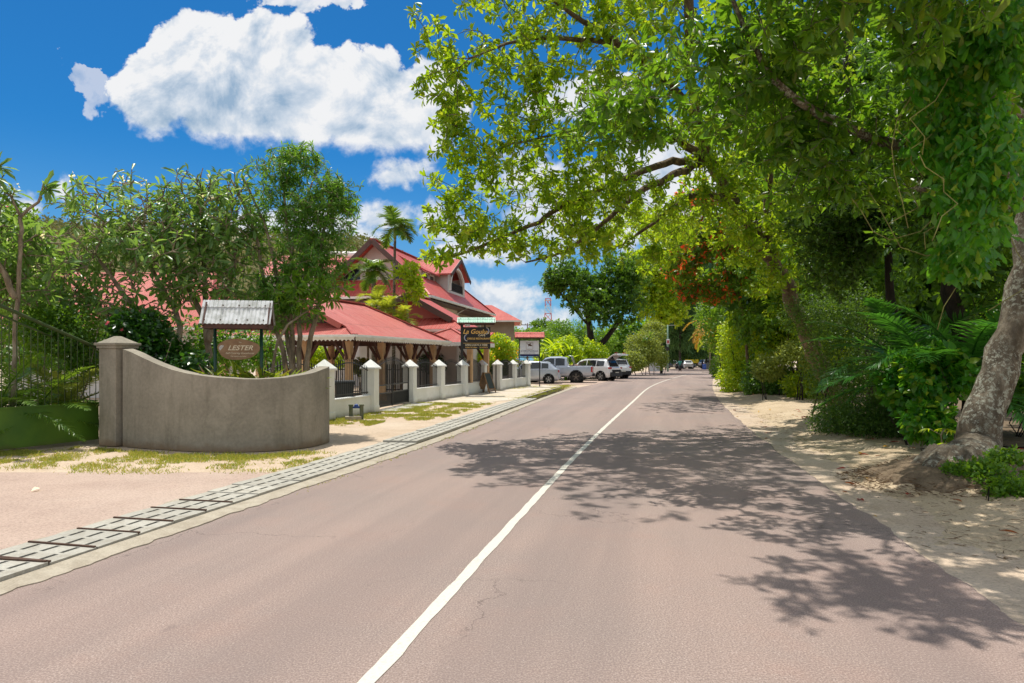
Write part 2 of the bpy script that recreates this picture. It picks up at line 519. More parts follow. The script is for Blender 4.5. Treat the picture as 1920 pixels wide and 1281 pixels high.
SUN = Vector((-.125, .305, .945)).normalized()
sl = bpy.data.lights.new('sun', 'SUN'); sl.energy = SUN_E; sl.angle = math.radians(.55); sl.color = (1, .955, .87)
so = bpy.data.objects.new('sun', sl); COL.objects.link(so)
so.rotation_euler = (-SUN).to_track_quat('-Z', 'Y').to_euler(); so.location = (0, 0, 30)

def world():
    w = bpy.data.worlds.new('World'); SC.world = w; w.use_nodes = True
    N = NT(w.node_tree); bg = w.node_tree.nodes['Background']
    sky = N.n('ShaderNodeTexSky', sky_type='NISHITA'); sky.sun_disc = False
    sky.sun_elevation = math.asin(SUN.z); sky.sun_rotation = math.atan2(SUN.x, SUN.y) % (2 * math.pi)
    sky.altitude = 0; sky.air_density = 1.0; sky.dust_density = .35; sky.ozone_density = 2.2
    skyc = N.mix(1.0, sky.outputs[0], SKY_TINT, 'MULTIPLY')
    d = N.n('ShaderNodeTexCoord').outputs['Generated']
    sp = N.n('ShaderNodeSeparateXYZ'); N.put(sp.inputs[0], d)
    yy = N.m('MAXIMUM', sp.outputs[1], .08)
    u = N.m('DIVIDE', sp.outputs[0], yy); v = N.m('DIVIDE', sp.outputs[2], yy)
    cv = N.n('ShaderNodeCombineXYZ'); N.put(cv.inputs[0], u); N.put(cv.inputs[1], v)
    uv = cv.outputs[0]
    # billows
    n1 = N.m('SUBTRACT', N.noise(uv, 8, 8, .6, .3), .5)
    n2 = N.m('SUBTRACT', N.noise(uv, 22, 5, .6, .2), .5)
    cv2 = N.n('ShaderNodeVectorMath', operation='ADD'); N.put(cv2.inputs[0], uv); cv2.inputs[1].default_value = (-.012, .022, 0)
    n1b = N.m('SUBTRACT', N.noise(cv2.outputs[0], 8, 8, .6, .3), .5)
    wob = N.m('ADD', N.m('MULTIPLY', n1, 1.35), N.m('MULTIPLY', n2, 1.1))
    def field(blobs):
        f = None
        for px, py, rx, ry in blobs:
            a = N.m('DIVIDE', N.m('SUBTRACT', u, (px - CX) / FPX), rx / FPX)
            b = N.m('DIVIDE', N.m('SUBTRACT', v, (CY - py) / FPX), ry / FPX)
            q = N.m('SUBTRACT', 1.0, N.m('SQRT', N.m('ADD', N.m('MULTIPLY', a, a), N.m('MULTIPLY', b, b))))
            q = N.m('MULTIPLY', q, (min(rx, ry) / 90) ** .5)
            f = q if f is None else N.m('MAXIMUM', f, q)
        return f
    big = field([(300, 175, 95, 85), (385, 100, 105, 92), (500, 92, 105, 82), (440, 185, 190, 95), (590, 175, 130, 100), (690, 160, 85, 75),
                 (745, 200, 110, 85), (600, 235, 260, 48), (430, 232, 190, 42), (800, 200, 90, 95), (690, 235, 190, 60)])
    wisp = field([(150, 145, 50, 45), (170, 195, 35, 45)])
    oth = field([(570, -4, 120, 26), (745, 330, 80, 38), (730, 410, 95, 42), (690, 440, 60, 30), (830, 420, 80, 60), (1000, 330, 130, 60), (1130, 400, 210, 110),
                 (1290, 330, 170, 120), (1100, 190, 120, 60), (1390, 180, 90, 120), (30, 385, 55, 45), (112, 350, 42, 34), (930, 560, 140, 48), (850, 470, 90, 34), (1010, 600, 120, 40),
                 (1650, 110, 60, 40), (1760, 300, 200, 90), (930, 470, 100, 40), (560, 420, 200, 40), (300, 430, 260, 30)])
    def shade(f, soft, thr):
        e = N.m('ADD', f, N.m('MULTIPLY', wob, soft))
        return N.step(e, thr, N.m('ADD', thr + .11, N.m('MULTIPLY', N.step(v, .42, .30), .3))), e
    m1, e1 = shade(big, .78, .02)
    m2, e2 = shade(wisp, 2.1, .2)
    m3, e3 = shade(oth, 1.05, .05)
    m2 = N.m('MULTIPLY', m2, .55); m3 = N.m('MULTIPLY', m3, .93)
    mask = N.m('MAXIMUM', m1, N.m('MAXIMUM', m2, m3))
    # overhead and behind, out of view: cumulus cover added to whiten the fill light
    dd = N.noise(d, 2.6, 7, .6)
    back = N.m('MULTIPLY', N.step(dd, .36, .5), N.m('MAXIMUM', N.step(sp.outputs[1], .42, .15), N.step(sp.outputs[2], .58, .72)))
    mask = N.m('MAXIMUM', mask, back)
    # sun-lit crests against bluish hollows
    relief = N.m('SUBTRACT', n1, n1b)
    lit = N.m('ADD', .70, N.m('MULTIPLY', relief, 3.2))
    lit = N.m('ADD', lit, N.m('MULTIPLY', n2, .30))
    core = field([(470, 190, 150, 75), (380, 225, 150, 45), (720, 245, 120, 32), (560, 15, 130, 22), (740, 345, 60, 22)])
    lit = N.m('SUBTRACT', lit, N.m('MULTIPLY', N.step(N.m('ADD', core, N.m('MULTIPLY', n1, .8)), 0, .75), .46))
    lit = N.m('ADD', lit, N.m('MULTIPLY', N.step(v, .14, .02), -.1))
    crgb = N.ramp(lit, [(.1, lin(158, 186, 214)), (.5, lin(214, 226, 240)), (.8, lin(252, 253, 255))])
    cl = N.mix(1.0, crgb, (CLOUD_K, CLOUD_K, CLOUD_K), 'MULTIPLY')
    # pale air towards the horizon
    hz = N.m('MULTIPLY', N.step(sp.outputs[2], .30, .0), .55)
    skyc = N.mix(hz, skyc, tuple(CLOUD_K * x for x in lin(160, 205, 240)))
    N.put(bg.inputs['Color'], N.mix(mask, skyc, cl))
    bg.inputs['Strength'].default_value = SKY_S
    w.cycles.sampling_method = 'MANUAL'; w.cycles.sample_map_resolution = 512
world()

# ------------------------------------------------------------------ shared materials
M_CONC = pm('pale_concrete', lin(184, 180, 168), lin(158, 152, 138), 3.2, .85, .4, fine=.35, streak=lin(130, 120, 102), vary=.45)
M_CONC_D = pm('rough_concrete', lin(176, 166, 148), lin(150, 138, 120), 5, .9, .5, fine=.3)
M_WHITE = pm('white_wall_paint', lin(232, 232, 226), lin(222, 222, 214), 2.0, .65, .12, fine=.06, dirt=lin(178, 168, 146), dirt_h=.22)
M_WHITE_TRIM = pm('white_trim_paint', lin(238, 236, 230), lin(222, 219, 210), 3, .55, .05, fine=.08)
M_BLACK = pm('black_iron_paint', (.012, .012, .012), (.02, .018, .016), 12, .45, .1, fine=.1)
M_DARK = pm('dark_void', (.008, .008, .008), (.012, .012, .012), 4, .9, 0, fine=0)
M_RUST = pm('rusty_steel', lin(92, 66, 50), lin(70, 52, 44), 20, .85, .3, fine=.2)
M_TAN = pm('tan_column_paint', lin(210, 172, 130), lin(194, 156, 114), 2, .7, .1, fine=.08)
M_BROWN = pm('brown_timber', lin(86, 50, 36), lin(62, 36, 28), 8, .65, .2, fine=.2)
M_WOOD = pm('bare_timber', lin(150, 116, 80), lin(120, 92, 62), 9, .75, .25, fine=.25)
M_GREYWALL = pm('grey_render', lin(154, 146, 131), lin(134, 127, 113), 1.4, .92, .5, bscale=55, bdist=.006, fine=.22, streak=lin(98, 92, 76), dirt=lin(122, 98, 70), dirt_h=.22)
M_GREEN_GATE = pm('green_gate_paint', lin(88, 124, 36), lin(62, 100, 32), .9, .38, .05, fine=.06, dirt=lin(92, 84, 46), dirt_h=.22)
M_GREEN_POST = pm('dark_green_paint', lin(16, 62, 42), lin(12, 48, 34), 5, .4, .05)
M_ROOF = corrmat('red_roof_sheet', lin(204, 96, 86), lin(216, 136, 124), .085, .5, .7, rust=lin(150, 74, 60))
M_ROOF_D = corrmat('red_house_roof_sheet', lin(186, 78, 68), lin(196, 106, 94), .2, .45, .7, rust=lin(140, 58, 46))
M_ROOF_O = corrmat('faded_red_roof_sheet', lin(208, 104, 92), lin(216, 138, 124), .1)
M_GALV = pm('galvanised_sheet', lin(226, 228, 228), lin(176, 178, 172), 7, .45, .05, fine=.15)
M_MINT = pm('mint_green_sheet', lin(160, 208, 184), lin(198, 222, 208), 6, .5, .05, fine=.1)
M_WALL_LILAC = pm('lilac_white_wall', lin(206, 202, 196), lin(190, 186, 180), 1, .75, .08, fine=.05)
M_WALL_TAN = pm('warm_white_wall', lin(222, 208, 188), lin(206, 190, 168), 1, .75, .08, fine=.05)
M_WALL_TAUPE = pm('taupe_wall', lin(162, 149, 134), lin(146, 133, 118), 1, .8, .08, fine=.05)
M_BARGE = pm('brown_grey_board', lin(92, 68, 60), lin(78, 58, 52), 4, .6, .1)
M_GLASS = pm('dark_window_glass', (.012, .015, .018), (.018, .022, .026), 1, .08, 0, fine=0)

# ------------------------------------------------------------------ ground
def curve(ys, xs):
    ys, xs = np.array(ys, float), np.array(xs, float)
    def f(y):
        y = np.atleast_1d(np.asarray(y, float))
        i = np.clip(np.searchsorted(ys, y) - 1, 0, len(ys) - 2)
        sl = np.gradient(xs, ys); h = ys[i + 1] - ys[i]; t = np.clip((y - ys[i]) / h, -.5, 1.5)
        h00 = 2 * t ** 3 - 3 * t * t + 1; h10 = t ** 3 - 2 * t * t + t; h01 = -2 * t ** 3 + 3 * t * t; h11 = t ** 3 - t * t
        return h00 * xs[i] + h10 * h * sl[i] + h01 * xs[i + 1] + h11 * h * sl[i + 1]
    return f
XD = curve([-12, 0, 4.82, 7.73, 12.96, 22, 37, 60], [-6.9, -4.6, -3.62, -2.95, -1.72, .02, 3.0, 8])      # drain, road side
XC = curve([-12, 0, 3.38, 10.24, 25, 41, 60, 82, 120, 200], [-4.1, -1.47, -.72, .8, 4.35, 8.35, 14.2, 22, 40, 85])
XR = curve([-12, 0, 4.18, 9.5, 24, 37, 51, 82, 120, 200], [.1, 2.35, 3.13, 4.17, 7.45, 10.9, 15.0, 24.6, 38, 80])
XL = curve([-12, 0, 5, 15, 22, 37, 45, 60, 82, 120, 200], [-6.75, -4.42, -3.4, -1.1, .25, 3.1, 5.5, 9.6, 15, 28, 70])

def sheet(name, polyfn, ys, z, mat, nx=2, jitter=0, kind='structure', label=None):
    vs, fs = [], []
    for i, y in enumerate(ys):
        a, b = polyfn(y)
        for k in range(nx):
            t = k / (nx - 1); x = a + (b - a) * t
            if jitter and k in (0, nx - 1): x += (mnoise.noise(Vector((y * 2.3, k * 7.1, 0))) * 1.0 + mnoise.noise(Vector((y * 8, k * 3.3, 5))) * .5) * jitter
            vs.append((x, y, z(x, y) if callable(z) else z))
    for i in range(len(ys) - 1):
        for k in range(nx - 1):
            fs.append((i * nx + k, i * nx + k + 1, (i + 1) * nx + k + 1, (i + 1) * nx + k))
    o = MB().add(vs, fs).build(name, mat, smooth=True)
    return tag(o, kind=kind)

def roadmat():
    m, N, B, O = newmat('reddish_asphalt')
    co = objco(N)
    big = N.step(N.noise(co, .35, 4, .6), .3, .7)
    col = N.mix(big, lin(148, 125, 115), lin(128, 115, 109))
    red = N.step(N.noise(co, .9, 5, .65), .5, .72)
    col = N.mix(N.m('MULTIPLY', red, .5), col, lin(156, 122, 108))
    g1 = N.noise(co, 88, 4, .8)
    col = N.mix(.45, col, N.ramp(g1, [(.36, lin(74, 64, 60)), (.5, lin(145, 124, 113)), (.64, lin(212, 194, 182))]))
    vo = N.n('ShaderNodeTexVoronoi'); N.put(vo.inputs['Vector'], co); vo.inputs['Scale'].default_value = 70
    chip = N.m('MULTIPLY', N.step(vo.outputs['Distance'], .30, .16), N.step(N.noise(co, 24, 2, .5), .5, .6))
    col = N.mix(N.m('MULTIPLY', chip, .45), col, lin(206, 192, 182))
    sx = N.n('ShaderNodeSeparateXYZ'); N.put(sx.inputs[0], co)
    lane = N.n('ShaderNodeCombineXYZ'); N.put(lane.inputs[0], N.m('MULTIPLY', N.m('SUBTRACT', sx.outputs[0], N.m('MULTIPLY', sx.outputs[1], .225)), 1.1)); N.put(lane.inputs[1], N.m('MULTIPLY', sx.outputs[1], .05))
    ln = N.step(N.noise(lane.outputs[0], 1.0, 4, .6), .38, .66)
    col = N.mix(N.m('MULTIPLY', ln, .4), col, lin(112, 98, 94))
    # hairline cracks
    wv = N.n('ShaderNodeVectorMath', operation='ADD'); N.put(wv.inputs[0], co)
    sc = N.n('ShaderNodeVectorMath', operation='SCALE'); N.put(sc.inputs[0], N.noise(co, 1.8, 5, .65, 0, True)); sc.inputs['Scale'].default_value = .9
    N.put(wv.inputs[1], sc.outputs[0])
    vc = N.n('ShaderNodeTexVoronoi', feature='DISTANCE_TO_EDGE'); N.put(vc.inputs['Vector'], wv.outputs[0]); vc.inputs['Scale'].default_value = .55
    crack = N.m('MULTIPLY', N.step(vc.outputs['Distance'], .007, .002), N.step(N.noise(co, .4, 3, .5), .46, .58))
    col = N.mix(N.m('MULTIPLY', crack, .5), col, lin(70, 56, 52))
    # tar patches and oil drips
    sp = N.step(N.noise(co, 2.1, 3, .5), .70, .76)
    col = N.mix(N.m('MULTIPLY', sp, .35), col, lin(104, 90, 86))
    N.put(B.inputs['Base Color'], col); B.inputs['Roughness'].default_value = .82
    h = N.m('ADD', N.noise(co, 85, 3, .7), N.m('MULTIPLY', crack, -.8))
    N.put(B.inputs['Normal'], N.bump(h, .22, .004))
    return m
M_ROAD = roadmat()
def linemat():
    m, N, B, O = newmat('worn_white_road_paint')
    co = objco(N)
    w = N.step(N.noise(co, 45, 5, .75), .5, .64)
    w2 = N.step(N.noise(co, 5, 4, .6), .5, .75)
    col = N.mix(N.m('MULTIPLY', w, N.m('ADD', .25, N.m('MULTIPLY', w2, .5))), lin(208, 202, 188), lin(132, 114, 106))
    N.put(B.inputs['Base Color'], col); B.inputs['Roughness'].default_value = .7
    N.put(B.inputs['Normal'], N.bump(N.noise(co, 90, 3, .7), .4, .005))
    return m
def soil(name, a, b, c, s=1.2, litter=None, rough=.95, tint=None):
    m, N, B, O = newmat(name)
    co = objco(N)
    col = N.mix(N.step(N.noise(co, s, 6, .62), .36, .66), a, b)
    col = N.mix(N.m('MULTIPLY', N.step(N.noise(co, s * .37, 4, .6), .45, .7), .8), col, c)
    col = N.mix(.5, col, N.ramp(N.noise(co, 42, 4, .8), [(.36, tuple(x * .42 for x in a)), (.5, a), (.68, tuple(min(.9, x * 1.3) for x in a))]))
    if litter:
        l = N.m('MULTIPLY', N.step(N.noise(co, 17, 5, .75, 1.5), .57, .66), N.step(N.noise(co, .8, 3, .5), .42, .6))
        col = N.mix(N.m('MULTIPLY', l, .7), col, litter)
    if tint:
        g = N.m('MULTIPLY', N.step(N.noise(co, 5, 6, .75), .45, .62), N.step(N.noise(co, .7, 3, .55), .44, .58))
        col = N.mix(N.m('MULTIPLY', g, .7), col, tint)
    N.put(B.inputs['Base Color'], col); B.inputs['Roughness'].default_value = rough
    B.inputs['Specular IOR Level'].default_value = .2
    h = N.m('ADD', N.noise(co, 6, 6, .7), N.m('MULTIPLY', N.noise(co, 60, 3, .7), .35))
    N.put(B.inputs['Normal'], N.bump(h, .55, .03))
    return m
M_SOIL = soil('pinkish_sandy_soil', lin(196, 176, 154), lin(174, 152, 128), lin(208, 194, 176), 1.3)
M_SAND = soil('pale_coral_sand', lin(192, 172, 144), lin(164, 144, 116), lin(206, 190, 166), 1.1, litter=lin(104, 78, 52))
M_PINK = soil('pink_gravel_drive', lin(180, 158, 144), lin(160, 138, 126), lin(194, 176, 162), .9)
M_PAVE = soil('pale_forecourt', lin(204, 192, 176), lin(188, 174, 156), lin(212, 202, 186), .9, tint=lin(160, 150, 84))

# one ground sheet out to the horizon
gx = np.unique(np.concatenate((np.linspace(-60, 60, 61), [-1500, -700, -300, -130, 130, 300, 700, 1500])))
gy = np.unique(np.concatenate((np.linspace(-20, 130, 76), [-400, -100, 200, 350, 700, 1500])))
vs = [(x, y, -.012) for y in gy for x in gx]; nx = len(gx)
fs = [(j * nx + i, j * nx + i + 1, (j + 1) * nx + i + 1, (j + 1) * nx + i) for j in range(len(gy) - 1) for i in range(nx - 1)]
# columns follow the drain, so that the trench is a real cut in the ground
ga = [o for o in np.concatenate(([-1500, -700, -300, -130], np.linspace(-60, -2, 30)))]
offs = [(a, -.012) for a in ga] + [(-.75, -.012), (-.72, -.012), (-.719, -.3), (-.001, -.3), (0, -.012), (.12, -.012)] + [(a, -.012) for a in np.concatenate((np.linspace(2, 60, 30), [130, 300, 700, 1500]))]
gy = np.unique(np.concatenate(([-400, -100, -30], np.arange(-12, 42, .5), np.linspace(42, 130, 30), [200, 350, 700, 1500])))
vs = []
for y in gy:
    x0 = float(XD(min(42, max(-12, y)))[0])
    for a, z in offs: vs.append((a + x0, y, z if -12 < y < 41 else -.012))
nx = len(offs)
fs = [(j * nx + i, j * nx + i + 1, (j + 1) * nx + i + 1, (j + 1) * nx + i) for j in range(len(gy) - 1) for i in range(nx - 1)]
tag(MB().add(vs, fs).build('ground', M_SOIL), kind='structure')
ysR = np.concatenate((np.arange(-10, 30, .5), np.arange(30, 200, 2)))
one = lambda f: (lambda y: float(f(y)[0]))
xl, xc, xr, xd = one(XL), one(XC), one(XR), one(XD)
def redge(y): return xr(y) + mnoise.noise(Vector((y * .8, 9, 0))) * .06 + mnoise.noise(Vector((y * 3.6, 9, 0))) * .045 + mnoise.noise(Vector((y * 14, 9, 0))) * .02
ysR2 = np.concatenate((np.arange(-10, 2, .5), np.arange(2, 16, .045), np.arange(16, 40, .15), np.arange(40, 200, 2)))
vs, fs = [], []
for y in ysR2:
    e = redge(y); a = xl(y) - .02
    vs += [(a, y, 0), ((a + e) / 2, y, 0), (e - .03, y, 0), (e, y, -.012), (e + .012, y, -.08)]
for i in range(len(ysR2) - 1):
    for k in range(4): fs.append((i * 5 + k, i * 5 + k + 1, i * 5 + k + 6, i * 5 + k + 5))
tag(MB().add(vs, fs).build('road', M_ROAD), kind='structure')
ysL = np.concatenate((np.arange(1, 30, .05), np.arange(30, 100, .5)))
sheet('road_line', lambda y: (xc(y) - .046, xc(y) + .046), ysL, .004, linemat(), 2, .012)
# lay-by where the cars stand
def lay(y):
    t = min(1, max(0, (y - 40) / 4)); return (min(xl(y) - .05, 1.6 - max(0, y - 52) * -.2), xl(y) + .3) if y < 70 else (xl(y) - 2, xl(y) + .3)
sheet('parking_bay', lay, np.arange(44.2, 84, .8), -.004, M_PINK, 3, .15)
# right-hand sand: rises gently from the road edge, ragged where it spills on the asphalt
def sand_z(x, y):
    e = x - xr(y)
    s = min(1, max(0, (e - .05) / 1.6))
    z = -.034 + .012 * mnoise.noise(Vector((x * 6, y * 6, 8))) + .03 * max(0, mnoise.noise(Vector((y * .9, 4, 0)))) + .15 * s * s + .05 * s * mnoise.noise(Vector((x * .9, y * .9, 0))) + .022 * s * mnoise.noise(Vector((x * 3, y * 3, 2)))
    md = math.hypot((x - 5.85) / 1.45, (y - 8.75) / 1.35)
    if md < 1: z += .2 * (1 - md * md) ** 1.5
    return z
def sandfn(y):
    j = mnoise.noise(Vector((y * 1.3, 0, 0))) * .13 + mnoise.noise(Vector((y * 4.5, 3, 0))) * .07 + mnoise.noise(Vector((y * 17, 3, 0))) * .015
    return xr(y) - .2, xr(y) + 16
ysS = np.concatenate((np.arange(-2, 16, .07), np.arange(16, 60, .5), np.arange(60, 130, 2)))
vs, fs = [], []
kx = np.concatenate((np.linspace(0, .25, 8), np.linspace(.32, 5, 48), np.linspace(5.5, 16, 16)))
for y in ysS:
    a, b = sandfn(y)
    for k in kx: vs.append((a + k, y, sand_z(a + k, y)))
n = len(kx)
fs = [(j * n + i, j * n + i + 1, (j + 1) * n + i + 1, (j + 1) * n + i) for j in range(len(ysS) - 1) for i in range(n - 1)]
tag(MB().add(vs, fs).build('sand', M_SAND, smooth=True), kind='structure')
# forecourt in front of the white fence
FENCE = [(-5.0, 18.2), (-4.33, 20.9), (-3.75, 25.1), (-3.0, 28.0), (-2.22, 30.6), (-1.49, 34.0), (-.76, 36.0), (.06, 39.7), (.88, 41.8)]
def fx(y): return float(np.interp(y, [p[1] for p in FENCE], [p[0] for p in FENCE]))
sheet('forecourt', lambda y: (fx(y) - .1, xd(y) - .74 - (.9 if y < 27 else .28)), np.arange(24.3, 43.5, .35), -.006, M_PAVE, 4, .28)
# pink gravel drive, left of the drain close to the camera
sheet('drive', lambda y: (-16, xd(y) - .74), np.concatenate((np.arange(-8, 9.8, .25), )), -.006, M_PINK, 5, .3)
# concrete gutter kerb between drain and road, and the drain bed
ysD = np.arange(-2, 40, .06)
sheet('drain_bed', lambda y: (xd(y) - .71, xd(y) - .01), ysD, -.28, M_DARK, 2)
mb = MB()
for side, (o0, o1, h) in (('r', (-.005, .2, .03)), ('l', (-.78, -.70, .036))):
    pts = []
    for y in ysD:
        j = mnoise.noise(Vector((y * 2.2, o0, 0))) * .05 + mnoise.noise(Vector((y * 7, o0, 0))) * .04
        pts.append(((xd(y) + o0 + (j if side == 'l' else 0), y), (xd(y) + o1 + (j if side == 'r' else 0), y)))
    b = len(mb.v)
    for (a, y), (c, _) in pts:
        hh = h + mnoise.noise(Vector((y * 1.1, 2, 0))) * .006
        mb.v += [(a, y, -.01), (a, y, hh), (c, y, hh - (.02 if side == 'r' else 0)), (c, y, -.01)]
    for i in range(len(pts) - 1):
        for k in range(3):
            mb.f.append((b + i * 4 + k, b + i * 4 + k + 1, b + i * 4 + 5 + k, b + i * 4 + 4 + k)); mb.mi.append(0)
tag(mb.build('kerb', M_CONC_D, angle=35), kind='structure')

# drain covers, one slab each
def slab_mesh():
    Lx, Wy, T = .44, .68, .05
    xs = [0, .03, .20, .24, .41, Lx]; ws = [0, .125, .165, .318, .36, .511, .553, Wy]
    mb = MB()
    hole = lambda i, j: i in (1, 3) and j in (1, 3, 5)
    idx = {}
    def v(i, j, z):
        k = (i, j, z)
        if k not in idx: idx[k] = len(mb.v); mb.v.append((ws[j] - Wy / 2, xs[i] - Lx / 2, z))
        return idx[k]
    nx, ny = len(xs) - 1, len(ws) - 1
    for i in range(nx):
        for j in range(ny):
            if hole(i, j): continue
            mb.f.append((v(i, j, 0), v(i, j + 1, 0), v(i + 1, j + 1, 0), v(i + 1, j, 0)))
            for di, dj, e in ((-1, 0, ((i, j + 1), (i, j))), (1, 0, ((i + 1, j), (i + 1, j + 1))), (0, -1, ((i, j), (i + 1, j))), (0, 1, ((i + 1, j + 1), (i, j + 1)))):
                a, b = i + di, j + dj
                if a < 0 or b < 0 or a >= nx or b >= ny or hole(a, b):
                    (p, q), (r, s) = e
                    mb.f.append((v(p, q, 0), v(p, q, -T), v(r, s, -T), v(r, s, 0)))
    mb.mi = [0] * len(mb.f)
    return mb
slab0 = slab_mesh().build('drain_cover', M_CONC)
edge0 = MB().box((0, .214, .004), (.66, .02, .02)).build('steel_edge', M_RUST, slab0)
edge1 = MB().box((0, -.214, .004), (.66, .02, .02)).build('steel_edge', M_RUST, slab0)
y = 2.4; i = 0; first = True; rusty = {3: 1, 5: 1, 7: 1, 8: 1, 10: 1, 12: 1, 13: 1}
plain = slab0.copy(); COL.objects.link(plain)
while y < 27:
    dx = (xd(y + .2) - xd(y - .2)) / .4
    edged = i in (2, 4, 6, 7, 9, 11)
    if edged: o = slab0 if first else copy_tree(slab0); first = False
    else: o = plain if i == 0 else plain.copy()
    if not edged and i: COL.objects.link(o)
    raised = y > 12.9
    o.location = (xd(y) - .36, y, (.052 if not raised else .085) + random.uniform(-.004, .004))
    o.rotation_euler = (random.uniform(-.012, .012), random.uniform(-.012, .012), -math.atan(dx) + random.uniform(-.02, .02))
    tag(o, ('slotted concrete drain cover framed by a rusty steel strip' if edged else 'slotted concrete drain cover in the roadside row, slightly raised, towards the white fence' if raised
            else 'slotted concrete drain cover without steel strip in the nearer roadside row'), 'drain cover',
        'rust-edged drain covers' if edged else 'raised drain covers towards the white fence' if raised else 'plain drain covers near the camera')
    y += .455 / math.sqrt(1 + dx * dx); i += 1

# grass that nobody could count
def grass():
    L = Leaves()
    def patch(n, fn, h=.06):
        pts = []; n = int(n * 1.2)
        while len(pts) < n:
            x, y = fn()
            if mnoise.noise(Vector((x * 1.4, y * 1.4, 1))) + .5 * mnoise.noise(Vector((x * 6, y * 6, 4))) > RNG.uniform(-.15, .6): pts.append((x, y, -.01))
        p = np.array(pts); n = len(p)
        d = nrm(np.column_stack((RNG.normal(size=n) * .6, RNG.normal(size=n) * .6, np.ones(n) * .75)))
        L.add(BLADE, p, d, rdir(n, .3), h * RNG.uniform(.4, 1.2, n), .009 * RNG.uniform(.7, 1.4, n))
    patch(9000, lambda: (RNG.uniform(-9.6, -3.0), 10.4 + RNG.triangular(-.9, .5, 1.6) ), .06)
    patch(4000, lambda: (RNG.uniform(-9.5, -7.9), RNG.uniform(10.5, 12.6)), .05)
    def near_fence():
        y = RNG.uniform(16.6, 25.5); return RNG.uniform(fx(max(18.2, y)) + .15, xd(y) - 1.3 - (1.2 if y < 18 else 0)), y
    patch(26000, near_fence, .075)
    def strip():
        y = RNG.uniform(27, 44); return xd(y) - .75 + RNG.normal() * .22, y
    patch(7000, strip, .06)
    patch(900, lambda: (lambda y: (fx(min(41.8, y)) + RNG.uniform(.1, 1.0) + (1.2 if y > 41.8 else 0), y))(RNG.uniform(38, 44)), .06)
    def wallfoot():
        a = RNG.uniform(0, 1); return -7.4 + 3.9 * a + RNG.normal() * .1, 12.3 - 1.0 * math.sin(a * 2.6) - .05 + RNG.normal() * .12
    patch(3500, wallfoot, .07)
    patch(500, lambda: (lambda y: (xd(y) + .2 + RNG.normal() * .06, y))(RNG.uniform(8, 22)), .05)
    o = L.build('grass', leafmat('dry_grass', [lin(150, 150, 60), lin(112, 140, 48), lin(176, 160, 88), lin(96, 128, 40)], lin(190, 190, 70), .3, .6), smooth=False)
    tag(o, 'short patchy yellow-green grass along the left verge', 'grass', kind='stuff')
grass()

# ------------------------------------------------------------------ roofs and frames
def roof_uv(o):
    me = o.data; uv = me.uv_layers.new(name='UVMap')
    for f in me.polygons:
        n = f.normal; a = n.cross(Vector((0, 0, 1)))
        if a.length < 1e-3: a = Vector((1, 0, 0))
        a.normalize(); b = n.cross(a)
        for li in f.loop_indices:
            co = me.vertices[me.loops[li].vertex_index].co
            uv.data[li].uv = (co.dot(a), co.dot(b))
    return o
class Fr:
    """plan frame: a runs towards the road, b runs away along it"""
    def __init__(s, x, y, s_dir):
        l = math.hypot(*s_dir); s.s = (s_dir[0] / l, s_dir[1] / l); s.r = (s.s[1], -s.s[0]); s.o = (x, y)
        s.rz = math.atan2(s.r[1], s.r[0])
    def __call__(s, a, b, z): return Vector((s.o[0] + a * s.r[0] + b * s.s[0], s.o[1] + a * s.r[1] + b * s.s[1], z))
def shift(o, b):
    o.location = -Vector(b); return o
def corr_panel(w, l, pitch=.076, amp=.011, n=6, th=.004):
    """a real corrugated sheet: w along x, l down -y, z up"""
    k = int(w / pitch * n); vs, fs = [], []
    for j in (0, 1):
        for i in range(k + 1):
            x = -w / 2 + w * i / k; vs.append((x, -l * j, amp * math.sin(2 * math.pi * x / pitch)))
    for i in range(k): fs.append((i, k + 1 + i, k + 2 + i, i + 1))
    m = len(vs); vs += [(x, y, z - th) for x, y, z in vs]
    fs += [tuple(m + q for q in reversed(f)) for f in fs[:k]]
    for i in range(k): fs += [(i, i + 1, m + i + 1, m + i), (k + 1 + i, m + k + 1 + i, m + k + 2 + i, k + 2 + i)]
    return vs, fs

